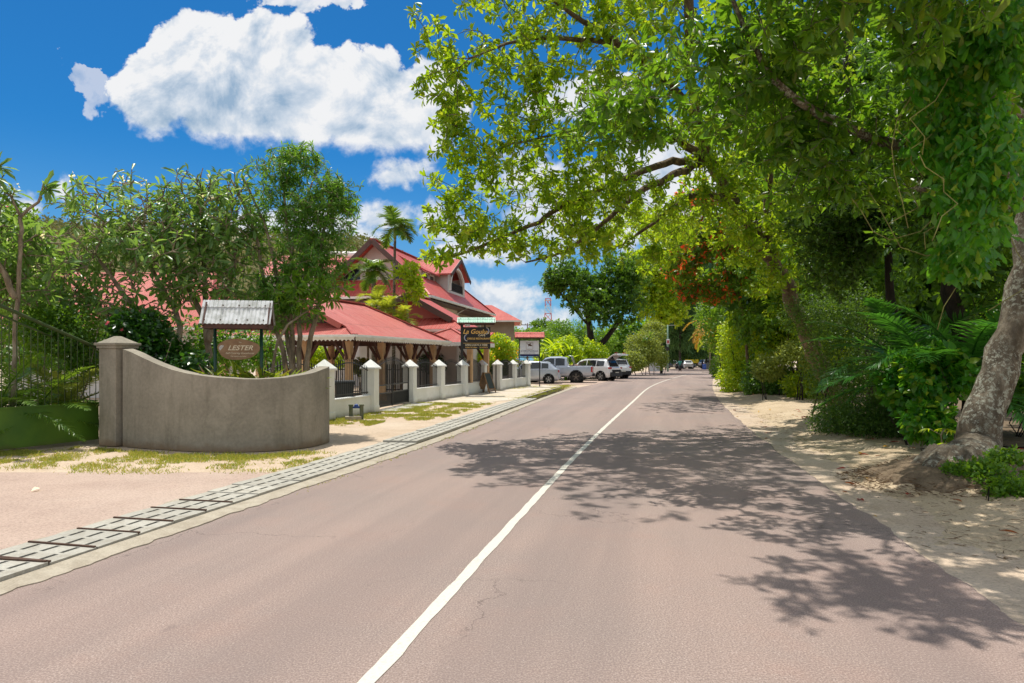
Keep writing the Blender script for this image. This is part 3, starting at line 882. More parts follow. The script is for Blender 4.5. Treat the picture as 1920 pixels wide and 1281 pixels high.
def dutch_gable(F, w, L, ze, zr, bs, zs, ov, root, base, mroof, mbarge, mwall, th=.12, back_hip=0.0, back=False):
    """gable roof whose front gable stands on a hipped lean-to skirt"""
    c = -w / 2; sl = (zr - ze) / (w / 2); a1 = -(zs - ze) / sl; bo = bs - ov
    ah = a1 * bo / bs; zh = ze - ah * sl
    dn = (0, 0, -th)
    mb = MB()
    right = [F(0, 0, ze), F(0, L, ze), F(c, L - back_hip, zr), F(c, bo, zr), F(a1, bo, zs), F(ah, bo, zh)]
    left = [F(-w, L, ze), F(-w, 0, ze), F(-w - ah, bo, zh), F(-w - a1, bo, zs), F(c, bo, zr), F(c, L - back_hip, zr)]
    mb.slab(right, dn); mb.slab(left, dn)
    mb.slab([F(-w + .01, 0, ze), F(-.01, 0, ze), F(a1, bs, zs), F(-w - a1, bs, zs)], dn)
    if back_hip: mb.slab([F(0, L, ze), F(-w, L, ze), F(c, L - back_hip, zr)], dn)
    rf = shift(roof_uv(mb.build('roof', mroof, root)), base)
    g = MB()
    g.slab([F(a1 - .15, bs + .05, zs - .05), F(c, bs + .05, zr - .12), F(-w - a1 + .15, bs + .05, zs - .05)], Vector((F.s[0], F.s[1], 0)) * .1)
    shift(g.build('gable_wall', mwall, root), base)
    for sgn in (0, 1):
        A = F(a1 if not sgn else -w - a1, bo - .03, zs - .0); B = F(c, bo - .03, zr + .0)
        A = A + (A - B).normalized() * .12
        b = MB(); b.bar(A - Vector((0, 0, .1)), B - Vector((0, 0, .1)), .09, .3 if zr > 4.5 else .2)
        shift(b.build('barge_board', mbarge, rf), (0, 0, 0))
    # ridge and hip cappings
    r = MB()
    r.bar(F(c, bo, zr + .03), F(c, L - back_hip, zr + .03), .3, .05)
    r.bar(F(0, 0, ze + .03), F(ah, bo, zh + .03), .22, .04); r.bar(F(-w, 0, ze + .03), F(-w - ah, bo, zh + .03), .22, .04)
    if back_hip: r.bar(F(0, L, ze + .03), F(c, L - back_hip, zr + .03), .25, .05)
    shift(roof_uv(r.build('ridge_cap', mroof, rf)), (0, 0, 0))
    return rf
def gutter(pts, root, base, mat, r=.07):
    mb = MB()
    for a, b in zip(pts[:-1], pts[1:]):
        mb.bar(a, b, r * 2, r * 1.7)
    return shift(mb.build('gutter', mat, root), base)
def scallop(A, B, zt, zb, mat, root, base, pitch=.16, th=.025, name='fascia'):
    """white fascia board with a scalloped foot"""
    A, B = Vector(A), Vector(B); d = (B - A); L = math.hypot(d.x, d.y); d = Vector((d.x, d.y, 0)).normalized()
    n = Vector((d.y, -d.x, 0)); k = int(L / pitch * 8); mb = MB(); vs, fs = [], []
    for i in range(k + 1):
        t = L * i / k
        z = zb + .05 * abs(math.sin(math.pi * t / pitch)) ** .0 * (1 - abs(math.cos(math.pi * t / pitch)) ** 1.0) * -1 + .05
        for off in (0, th):
            for zz in (zt, z):
                p = A + d * t + n * off; vs.append((p.x, p.y, zz))
    for i in range(k):
        q = 4 * i; w = q + 4
        fs += [(q + 2, q + 3, w + 3, w + 2), (q, w, w + 1, q + 1), (q, q + 2, w + 2, w), (q + 1, w + 1, w + 3, q + 3)]
    mb.add(vs, fs)
    return shift(mb.build(name, mat, root), base)
def arch_panel(F, a, b0, b1, z0, zt, ob0, ob1, oz0, spring, mat, root, base, th=.2, name='wall', n=14, front=None):
    """wall along b (at a) with an arched opening; top given by zt(b)"""
    mb = MB(); R = (ob1 - ob0) / 2; cb = (ob0 + ob1) / 2; dn = Vector((-F.r[0], -F.r[1], 0)) * th
    if front: W = lambda b, z: F(b, a, z); dn = Vector((F.s[0], F.s[1], 0)) * th
    else: W = lambda b, z: F(a, b, z)
    mb.slab([W(b0, z0), W(ob0, z0), W(ob0, zt(ob0)), W(b0, zt(b0))], dn)
    mb.slab([W(ob1, z0), W(b1, z0), W(b1, zt(b1)), W(ob1, zt(ob1))], dn)
    if oz0 > z0: mb.slab([W(ob0, z0), W(ob1, z0), W(ob1, oz0), W(ob0, oz0)], dn)
    for i in range(n):
        t0, t1 = math.pi * (1 - i / n), math.pi * (1 - (i + 1) / n)
        x0, x1 = cb + R * math.cos(t0), cb + R * math.cos(t1); k0, k1 = spring + R * .8 * math.sin(t0), spring + R * .8 * math.sin(t1)
        mb.slab([W(x0, k0), W(x1, k1), W(x1, zt(x1)), W(x0, zt(x0))], dn)
    return shift(mb.build(name, mat, root), base)
def arch_trim(F, a, ob0, ob1, oz0, spring, mat, root, base, w=.1, front=False, n=18):
    R = (ob1 - ob0) / 2; cb = (ob0 + ob1) / 2
    W = (lambda b, z: F(b, a, z)) if front else (lambda b, z: F(a, b, z))
    pts = [W(ob0, oz0)] + [W(cb + R * math.cos(t), spring + R * .8 * math.sin(t)) for t in [math.pi * (1 - i / n) for i in range(n + 1)]] + [W(ob1, oz0)]
    mb = MB()
    for p, q in zip(pts[:-1], pts[1:]): mb.bar(p, q, w, w)
    return shift(mb.build('arch_trim', mat, root), base)

# ------------------------------------------------------------------ pavilion beside the road
def pavilion():
    F = Fr(-5.3, 23.0, (2.1, 6.7)); w, L = 6.3, 8.2; ze, zr = 2.44, 4.0
    base = F(-w / 2, L / 2, 0)
    root = thing('pavilion', 'open-sided pavilion with red corrugated roof and white scalloped fascia behind the white fence', 'pavilion', base)
    rf = dutch_gable(F, w, L, ze, zr, 1.0, 2.92, .42, root, base, M_ROOF, M_ROOF_O, M_BROWN, .05, back_hip=2.2)
    for A, B in ((F(-w, -.02, 0), F(.0, -.02, 0)), (F(.02, 0, 0), F(.02, L, 0)), (F(-w - .02, L, 0), F(-w - .02, 0, 0))):
        scallop(A, B, ze + .02, ze - .2, M_WHITE_TRIM, root, base)
    gutter([F(-w, -.09, ze - .03), F(.09, -.09, ze - .03), F(.09, L, ze - .03)], root, base, M_WHITE_TRIM, .045)
    cols = [(a, b) for b in (.55, 2.9, 5.3, 7.7) for a in (-.55, -w + .55)] + [(-2.3, .55), (-4.2, .55)]
    for a, b in cols:
        p = F(a, b, 0)
        c = MB().box((p.x, p.y, 1.2), (.23, .23, 2.4), F.rz).box((p.x, p.y, .12), (.3, .3, .24), F.rz)
        co = shift(c.build('column', M_TAN, root, bevel=.012), base)
        for d in ((1, 0), (-1, 0), (0, 1), (0, -1)):
            if (a > -.6 and d[0] == 1) or (a < -w + .6 and d[0] == -1) or (b < .6 and d[1] == -1): ln = .4
            else: ln = .62
            q0 = F(a + d[0] * .14, b + d[1] * .14, 1.62); q1 = F(a + d[0] * ln, b + d[1] * ln, 2.3)
            shift(MB().bar(q0, q1, .065, .09).build('brace', M_BROWN, co), (0, 0, 0))
    bm = MB()
    for a in (-.55, -w + .55): bm.bar(F(a, .2, 2.32), F(a, L - .2, 2.32), .1, .14)
    for b in (.55, 2.9, 5.3, 7.7): bm.bar(F(-.2, b, 2.30), F(-w + .2, b, 2.30), .1, .13)
    shift(bm.build('roof_beam', M_BROWN, root), base)
    fl = MB().slab([F(-w + .2, .2, .06), F(-.2, .2, .06), F(-.2, L - .2, .06), F(-w + .2, L - .2, .06)], (0, 0, -.06))
    shift(fl.build('floor_slab', M_CONC_D, root), base)
    # a low railing closes the far side
    mb = MB()
    for i in range(46):
        p = F(-w + .6 + i * .11, L - .5, 0); mb.box((p.x, p.y, .75), (.025, .025, 1.3), F.rz)
    for z in (.25, 1.15): mb.bar(F(-w + .5, L - .5, z), F(-.8, L - .5, z), .03, .04)
    shift(mb.build('railing', M_BLACK, root), base)
pavilion()

def small_pavilion():
    F = Fr(-1.75, 31.6, (.24, .97)); w, L = 3.4, 3.4; ze, zr = 2.42, 3.0
    base = F(-w / 2, L / 2, 0)
    root = thing('pavilion', 'small square pavilion with pyramid red roof left of the black hanging sign', 'pavilion', base)
    ap = F(-w / 2, L / 2, zr + .15); c = [F(0, 0, ze), F(0, L, ze), F(-w, L, ze), F(-w, 0, ze)]
    mb = MB()
    for i in range(4): mb.slab([c[i], c[(i + 1) % 4], ap], (0, 0, -.05))
    rf = shift(roof_uv(mb.build('roof', M_ROOF, root)), base)
    h = MB()
    for p in c: h.bar(p + Vector((0, 0, .02)), ap + Vector((0, 0, .02)), .16, .04)
    shift(roof_uv(h.build('hip_cap', M_ROOF_O, rf)), (0, 0, 0))
    for A, B in ((F(-w, -.02, 0), F(0, -.02, 0)), (F(.02, 0, 0), F(.02, L, 0))): scallop(A, B, ze + .01, ze - .2, M_WHITE_TRIM, root, base)
    for a, b in ((-.3, .3), (-w + .3, .3), (-.3, L - .3), (-w + .3, L - .3)):
        p = F(a, b, 0); co = shift(MB().box((p.x, p.y, 1.2), (.24, .24, 2.4), F.rz).build('column', M_TAN, root, bevel=.01), base)
        for d in ((1, 0), (-1, 0)):
            if d[0] * (a + w / 2) > 0: continue
            shift(MB().bar(F(a + d[0] * .13, b, 1.65), F(a + d[0] * .55, b, 2.3), .08, .1).build('brace', M_BROWN, co), (0, 0, 0))
    # lean-to roof that links it with the house
    mb = MB().slab([F(-.6, L + .2, 2.55), F(-6.5, L + .2, 2.55), F(-6.5, L + 2.2, 3.1), F(-.6, L + 2.2, 3.1)][::-1], (0, 0, -.05))
    shift(roof_uv(mb.build('lean_to_roof', M_ROOF_O, root)), base)
    for a in (-2.2, -4.4, -6.2):
        p = F(a, L + .5, 0); shift(MB().box((p.x, p.y, 1.26), (.2, .2, 2.52), F.rz).build('column', M_TAN, root), base)
small_pavilion()

# ------------------------------------------------------------------ the big house
def house():
    F = Fr(-4.8, 40.0, (3.3, 16.6)); w, L = 7.9, 17.0; ze, zr = 5.4, 8.95; c = -w / 2
    base = F(c, L / 2, 0)
    root = thing('house', 'two-storey house with steep red gabled roofs, arched dormer and pale walls', 'house', base)
    dutch_gable(F, w, L, ze, zr, 1.5, 6.55, .75, root, base, M_ROOF_D, M_BARGE, M_WALL_LILAC, .1, back_hip=3.95)
    gutter([F(-w, -.08, ze - .08), F(.08, -.08, ze - .08), F(.08, L + .05, ze - .08)], root, base, M_WHITE_TRIM, .08)
    sf = MB().slab([F(-w + .05, .05, ze - .2), F(-.05, .05, ze - .2), F(-.05, L - .05, ze - .2), F(-w + .05, L - .05, ze - .2)], (0, 0, -.08))
    shift(sf.build('soffit', M_BARGE, root), base)
    # walls: front, road side (with arch), back
    ws = MB()
    ws.slab([F(-w + .9, 1.0, 0), F(-.9, 1.0, 0), F(-.9, 1.0, ze - .2), F(-w + .9, 1.0, ze - .2)], Vector((F.s[0], F.s[1], 0)) * .2)
    ws.slab([F(-w + .9, L - .9, 0), F(-.9, L - .9, 0), F(-.9, L - .9, ze - .2), F(-w + .9, L - .9, ze - .2)][::-1], Vector((F.s[0], F.s[1], 0)) * -.2)
    ws.slab([F(-w + .9, 1.2, 0), F(-w + .9, L - 1.2, 0), F(-w + .9, L - 1.2, ze - .2), F(-w + .9, 1.2, ze - .2)], Vector((F.r[0], F.r[1], 0)) * .2)
    shift(ws.build('wall', M_WALL_LILAC, root), base)
    arch_panel(F, -.9, 1.2, 9.0, 0, lambda b: ze - .2, 1.9, 5.2, 3.0, 3.5, M_WALL_TAN, root, base, .22)
    arch_trim(F, -.88, 1.9, 5.2, 3.0, 3.5, M_WHITE_TRIM, root, base, .12)
    b2 = MB().slab([F(-1.6, 9.0, 0), F(-1.6, L - 1.1, 0), F(-1.6, L - 1.1, ze - .2), F(-1.6, 9.0, ze - .2)], Vector((-F.r[0], -F.r[1], 0)) * .2)
    shift(b2.build('wall', M_WALL_TAUPE, root), base)
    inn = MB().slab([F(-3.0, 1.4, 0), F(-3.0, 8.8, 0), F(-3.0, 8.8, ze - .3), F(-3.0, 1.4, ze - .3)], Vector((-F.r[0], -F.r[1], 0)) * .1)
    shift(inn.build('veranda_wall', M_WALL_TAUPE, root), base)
    rail = MB()
    for i in range(22):
        rail.bar(F(-.95, 2.0 + i * .15, 3.0), F(-.95, 2.0 + i * .15, 3.75), .03)
    rail.bar(F(-.95, 1.9, 3.78), F(-.95, 5.2, 3.78), .06)
    shift(rail.build('railing', M_BLACK, root), base)
    dp = MB().tube([F(-.8, 8.7, 0), F(-.8, 8.7, 4.9), F(.0, 8.5, 5.3)], .05, 8)
    shift(dp.build('downpipe', M_WHITE_TRIM, root, smooth=True), base)
    # gable details: dark louvred side bays and pale panel
    for a0, a1, zt0, zt1 in ((-6.35, -5.05, 6.75, 7.85), (-2.85, -1.55, 7.85, 6.75)):
        g = MB().slab([F(a0, 1.5, 6.62), F(a1, 1.5, 6.62), F(a1, 1.5, zt1 - .25), F(a0, 1.5, zt0 - .25)], Vector((F.s[0], F.s[1], 0)) * .04)
        shift(g.build('louvre', M_GLASS, root), base)
    # dormer facing the road
    zd, hd, bc, hw = 8.85, 1.35, 9.0, 2.6
    zt = lambda b: zd - .18 - abs(b - bc) * (hd / hw)
    d = arch_panel(F, -.95, bc - 2.2, bc + 2.2, 6.1, zt, bc - 1.75, bc + 1.75, 6.42, 6.7, M_WALL_LILAC, root, base, .2, name='dormer')
    shift(arch_trim(F, -.9, bc - 1.75, bc + 1.75, 6.42, 6.7, M_WHITE_TRIM, d, (0, 0, 0), .14), (0, 0, 0))
    for bb in (bc - 2.2, bc + 2.0):
        ck = MB().slab([F(-1.15, bb, 6.1), F(-2.9, bb, 7.3), F(-2.9, bb, 7.4), F(-1.15, bb, 7.6)], Vector((F.s[0], F.s[1], 0)) * .2)
        shift(ck.build('cheek_wall', M_WALL_LILAC, d), (0, 0, 0))
    dr = MB()
    dr.slab([F(-.62, bc - hw, zd - hd), F(-.62, bc, zd), F(-3.9, bc, zd), F(-2.6, bc - hw, zd - hd)][::-1], (0, 0, -.1))
    dr.slab([F(-.62, bc, zd), F(-.62, bc + hw, zd - hd), F(-2.6, bc + hw, zd - hd), F(-3.9, bc, zd)][::-1], (0, 0, -.1))
    drf = shift(roof_uv(dr.build('dormer_roof', M_ROOF_D, d)), (0, 0, 0))
    bb_ = MB().bar(F(-.58, bc - hw, zd - hd - .12), F(-.58, bc, zd - .12), .05, .26).bar(F(-.58, bc, zd - .12), F(-.58, bc + hw, zd - hd - .12), .05, .26)
    shift(bb_.build('barge_board', M_BARGE, d), (0, 0, 0))
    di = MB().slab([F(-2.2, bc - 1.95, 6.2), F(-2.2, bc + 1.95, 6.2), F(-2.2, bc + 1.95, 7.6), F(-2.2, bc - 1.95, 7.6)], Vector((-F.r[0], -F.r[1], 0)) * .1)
    shift(di.build('balcony_wall', M_WALL_TAUPE, d), (0, 0, 0))  # darker wall tone puts the shade of the recess into the colour
    br = MB()
    for i in range(24): br.bar(F(-1.0, bc - 1.72 + i * .15, 6.42), F(-1.0, bc - 1.72 + i * .15, 7.0), .035)
    br.bar(F(-1.0, bc - 1.75, 7.0), F(-1.0, bc + 1.75, 7.0), .05); br.bar(F(-1.0, bc - 1.75, 6.5), F(-1.0, bc + 1.75, 6.5), .04)
    shift(br.build('railing', M_BLACK, d), (0, 0, 0))
    # skylight window left of the dormer
    for b0 in (3.9, 5.2):
        p0, p1, p2, p3 = F(-1.75, b0, 6.35), F(-1.75, b0 + .95, 6.35), F(-1.75, b0 + .95, 7.25), F(-1.75, b0, 7.25)
        wn = MB()
        for q, r in ((p0, p1), (p1, p2), (p2, p3), (p3, p0)): wn.bar(q, r, .09, .09)
        wo = shift(wn.build('window', M_WHITE_TRIM, root), base)
        gl = MB().slab([p0, p1, p2, p3], Vector((-F.r[0], -F.r[1], 0)) * .6)
        shift(gl.build('pane', M_GLASS, wo), (0, 0, 0))
    sd = MB().slab([F(-1.4, 3.5, 7.35), F(-1.4, 6.5, 7.35), F(-3.4, 6.5, 8.45), F(-3.4, 3.5, 8.45)], (0, 0, -.1))
    shift(roof_uv(sd.build('shed_dormer_roof', M_ROOF_D, root)), base)
    ck2 = MB().slab([F(-1.85, 3.6, 6.3), F(-3.2, 3.6, 7.6), F(-3.2, 3.6, 8.3), F(-1.85, 3.6, 7.5)], Vector((F.s[0], F.s[1], 0)) * .1)
    ck2.slab([F(-1.8, 3.6, 6.3), F(-1.8, 6.4, 6.3), F(-1.8, 6.4, 7.4), F(-1.8, 3.6, 7.4)], Vector((-F.r[0], -F.r[1], 0)) * .05)
    shift(ck2.build('shed_dormer_wall', M_WALL_TAN, root), base)
    # lower wing in front
    W = Fr(-2.26, 34.0, (.2, .98)); ww, wl = 6.9, 4.3
    dutch_gable(W, ww, wl, 3.16, 5.05, 1.35, 3.78, .5, root, base, M_ROOF_D, M_BARGE, M_ROOF_O, .1)
    gutter([W(-ww, -.08, 3.08), W(.08, -.08, 3.08), W(.08, wl, 3.08)], root, base, M_WHITE_TRIM, .07)
    wv = MB()
    wv.slab([W(-ww + .8, .9, 0), W(-.8, .9, 0), W(-.8, .9, 3.05), W(-ww + .8, .9, 3.05)], Vector((0, 1, 0)) * .2)
    wv.slab([W(-.8, 1.1, 0), W(-.8, wl + 1.5, 0), W(-.8, wl + 1.5, 3.05), W(-.8, 1.1, 3.05)], Vector((-1, 0, 0)) * .2)
    wv.slab([W(-.75, wl - .2, 0), W(-ww + .8, wl - .2, 0), W(-ww / 2, wl - .2, 4.75)][::-1], Vector((0, 1, 0)) * .2)
    shift(wv.build('wing_wall', M_WALL_LILAC, root), base)
    # far wing with the arched porch
    B = MB(); X0, X1, Y0, Y1, e, r = -5.4, .75, 58.6, 66, 5.0, 6.6
    c4 = [Vector((X1, Y0, e)), Vector((X1, Y1, e)), Vector((X0, Y1, e)), Vector((X0, Y0, e))]
    q0, q1 = Vector((X0 + 2.5, 62.3, r)), Vector((X1 - 2.6, 62.3, r))
    B.slab([c4[3], c4[0], q1, q0], (0, 0, -.1)); B.slab([c4[0], c4[1], q1], (0, 0, -.1)); B.slab([c4[1], c4[2], q0, q1], (0, 0, -.1)); B.slab([c4[2], c4[3], q0], (0, 0, -.1))
    shift(roof_uv(B.build('porch_roof', M_ROOF_O, root)), base)
    H = Fr(0, 0, (0, 1))
    arch_panel(H, 59.4, X0 + .6, X1 - .55, 0, lambda b: 4.95, -1.75, -.35, 2.2, 3.2, M_WALL_TAUPE, root, base, .3, name='porch_wall', front=True)
    arch_trim(H, 59.36, -1.75, -.35, 2.2, 3.2, M_WHITE_TRIM, root, base, .1, front=True)
    sw = MB().slab([Vector((X1 - .55, 59.7, 0)), Vector((X1 - .55, 65.5, 0)), Vector((X1 - .55, 65.5, 1.9)), Vector((X1 - .55, 59.7, 1.9))], (-.3, 0, 0))
    sw.slab([Vector((X1 - .55, 65.2, 1.9)), Vector((X1 - .55, 65.5, 1.9)), Vector((X1 - .55, 65.5, 4.9)), Vector((X1 - .55, 65.2, 4.9))], (-.3, 0, 0))
    shift(sw.build('porch_wall', M_WALL_TAUPE, root), base)
    gutter([Vector((X0, Y0 - .05, e - .07)), Vector((X1 + .05, Y0 - .05, e - .07)), Vector((X1 + .05, Y1, e - .07))], root, base, M_WHITE_TRIM, .07)
    # rear cross wing seen left of the main gable
    R = MB(); y0, ym, y1, x0, x1 = 51.0, 54.5, 58, -19.0, -9.5
    R.slab([Vector((x0, y0, 7.9)), Vector((x1, y0, 7.9)), Vector((x1, ym, 9.9)), Vector((x0, ym, 9.9))], (0, 0, -.12))
    R.slab([Vector((x1, y1, 7.9)), Vector((x0, y1, 7.9)), Vector((x0, ym, 9.9)), Vector((x1, ym, 9.9))], (0, 0, -.12))
    shift(roof_uv(R.build('rear_roof', M_ROOF_D, root)), base)
    rw = MB().box(((x0 + x1) / 2, ym, 3.9), (x1 - x0 - 1, 6, 7.8)); shift(rw.build('rear_wall', M_WALL_LILAC, root), base)
    gutter([Vector((x0, y0 - .05, 7.84)), Vector((x1, y0 - .05, 7.84))], root, base, M_WHITE_TRIM, .08)
    for xx in (-14.2, -12.6):
        t = MB().lathe([(.25, -.7), (.27, -.66), (.27, .66), (.25, .7)], (xx, 53.6, 9.85), 12, axis='X')
        shift(t.build('water_heater', M_WHITE_TRIM, root, smooth=False), base)
house()

def guesthouse():
    x0, x1, y0, ym, y1, ze, zr = -22, -12.7, 28.0, 32, 36, 2.95, 5.7
    base = Vector(((x0 + x1) / 2, ym, 0))
    root = thing('house', 'low house with pinkish red roof half hidden behind the flowering garden shrubs', 'house', base)
    R = MB()
    R.slab([Vector((x0, y0, ze)), Vector((x1, y0, ze)), Vector((x1 - 1.2, ym, zr)), Vector((x0, ym, zr))], (0, 0, -.08))
    R.slab([Vector((x1, y1, ze)), Vector((x0, y1, ze)), Vector((x0, ym, zr)), Vector((x1 - 1.2, ym, zr))], (0, 0, -.08))
    R.slab([Vector((x1, y0, ze)), Vector((x1, y1, ze)), Vector((x1 - 1.2, ym, zr))], (0, 0, -.08))
    shift(roof_uv(R.build('roof', M_ROOF_O, root)), base)
    w = MB().box(((x0 + x1) / 2, ym, 1.43), (x1 - x0 - 1.6, y1 - y0 - 1.6, 2.86)); wo = shift(w.build('wall', M_WALL_LILAC, root), base)
    gutter([Vector((x0, y0 - .05, ze - .06)), Vector((x1 + .03, y0 - .05, ze - .06))], root, base, M_WHITE_TRIM, .06)
    for xx in (-20, -17.4, -14.8):
        f = MB(); Y = y0 + .77
        for a, b in (((xx, Y, .9), (xx + 1.1, Y, .9)), ((xx, Y, 2.2), (xx + 1.1, Y, 2.2)), ((xx, Y, .9), (xx, Y, 2.2)), ((xx + 1.1, Y, .9), (xx + 1.1, Y, 2.2)), ((xx + .55, Y, .9), (xx + .55, Y, 2.2))): f.bar(a, b, .07, .07)
        fo = shift(f.build('window', M_WHITE_TRIM, root), base)
        g = MB().slab([Vector((xx, Y + .012, .9)), Vector((xx + 1.1, Y + .012, .9)), Vector((xx + 1.1, Y + .012, 2.2)), Vector((xx, Y + .012, 2.2))], (0, .01, 0))
        shift(g.build('pane', M_GLASS, fo), (0, 0, 0))
guesthouse()

# ------------------------------------------------------------------ grey entrance wall
WALLPLAN = [(-7.2, 12.62), (-6.75, 12.38), (-6.3, 12.2), (-5.95, 12.05), (-5.6, 11.93), (-5.2, 11.86), (-4.8, 11.84), (-4.44, 11.9), (-4.1, 12.06), (-3.85, 12.3), (-3.66, 12.6), (-3.58, 12.95), (-3.56, 13.3)]
WALLTOP = [1.80, 1.67, 1.5, 1.41, 1.35, 1.3, 1.275, 1.26, 1.28, 1.315, 1.36, 1.42, 1.47]
def entrance_wall():
    base = Vector((-5.6, 12.2, 0))
    root = thing('garden_wall', 'curved grey rendered entrance wall with a sagging top and a capped end pier', 'garden wall', base)
    n = len(WALLPLAN); vs, fs = [], []; th = .2
    k = 60; pl = []
    for i in range(k + 1):
        t = i / k * (n - 1); j = min(n - 2, int(t)); f = t - j
        g = f * f * (3 - 2 * f) if 0 else f
        pl.append((WALLPLAN[j][0] * (1 - g) + WALLPLAN[j + 1][0] * g, WALLPLAN[j][1] * (1 - g) + WALLPLAN[j + 1][1] * g, WALLTOP[j] * (1 - g) + WALLTOP[j + 1] * g))
    for _ in range(2):
        pl = [pl[0]] + [tuple((pl[i - 1][q] + 2 * pl[i][q] + pl[i + 1][q]) / 4 for q in range(3)) for i in range(1, k)] + [pl[k]]
    for i, (x, y, z) in enumerate(pl):
        a = pl[max(0, i - 1)]; b = pl[min(k, i + 1)]; d = Vector((b[0] - a[0], b[1] - a[1], 0)).normalized(); nn = Vector((-d.y, d.x, 0))
        w = mnoise.noise(Vector((x * 2, y * 2, 0))) * .008; z += mnoise.noise(Vector((i * .23, 1, 0))) * .012
        p = Vector((x, y, 0)); vs += [p + nn * w, (p + nn * (w - .0)) + Vector((0, 0, z)), p + nn * th + Vector((0, 0, z + .01)), p + nn * th]
    for i in range(k):
        for q in range(3): fs.append((i * 4 + q, i * 4 + 4 + q, i * 4 + 5 + q, i * 4 + 1 + q))
    fs += [(0, 1, 2, 3), (k * 4 + 3, k * 4 + 2, k * 4 + 1, k * 4)]
    shift(MB().add(vs, fs).build('wall_panel', M_GREYWALL, root, angle=35), base)
    px, py, rz = -7.42, 12.85, math.radians(-22)
    p = MB().box((px, py, .91), (.44, .44, 1.82), rz)
    po = shift(p.build('pier', M_GREYWALL, root, bevel=.015), base)
    c = MB().box((px, py, 1.845), (.50, .50, .06), rz).box((px, py, 1.895), (.56, .56, .045), rz).box((px, py, 1.98), (.5, .5, .13), rz, taper=.18)
    shift(c.build('cap', M_GREYWALL, po, bevel=.008), (0, 0, 0))
entrance_wall()

M_GATE_BAR = pm('weathered_green_bar', lin(52, 76, 34), lin(70, 74, 40), 8, .5, .05, fine=.1)
def green_gate():
    A = Vector((-8.02, 13.25, 0)); B = Vector((-9.45, 10.2, 0)); d = (B - A); L = d.length; d.normalize(); n = Vector((d.y, -d.x, 0))
    root = thing('metal_gate', 'green steel gate with solid lower sheet, thin bars and sloping top rail', 'gate', A)
    p = MB().slab([A + Vector((0, 0, .06)), A + d * L + Vector((0, 0, .06)), A + d * L + Vector((0, 0, .76)), A + Vector((0, 0, .76))], n * .03)
    p.bar(A + Vector((0, 0, .77)), B + Vector((0, 0, .77)), .045, .03)
    shift(p.build('lower_panel', M_GREEN_GATE, root), A)
    top = lambda t: 1.82 + .41 * t + .0 * t * t
    r = MB(); r.tube([A + d * t + Vector((0, 0, top(t))) for t in np.linspace(0, L, 14)], .032, 8); r.tube([A + d * t + Vector((0, 0, top(t) - .16)) for t in np.linspace(.9, L, 10)], .018, 6)
    shift(r.build('top_rail', M_GATE_BAR, root, smooth=True), A)
    b = MB()
    for i in range(29):
        t = .06 + i * .118
        q = A + d * t; b.tube([q + Vector((0, 0, .77)), q + Vector((0, 0, top(t) - (.0 if t < .9 else .16)))], .0075, 5)
    shift(b.build('gate_bars', M_GATE_BAR, root), A)
    # hinge post by the pier
    shift(MB().box(A + Vector((.03, .05, .92)), (.06, .06, 1.84), .3).build('gate_post', M_GREEN_GATE, root), A)
green_gate()

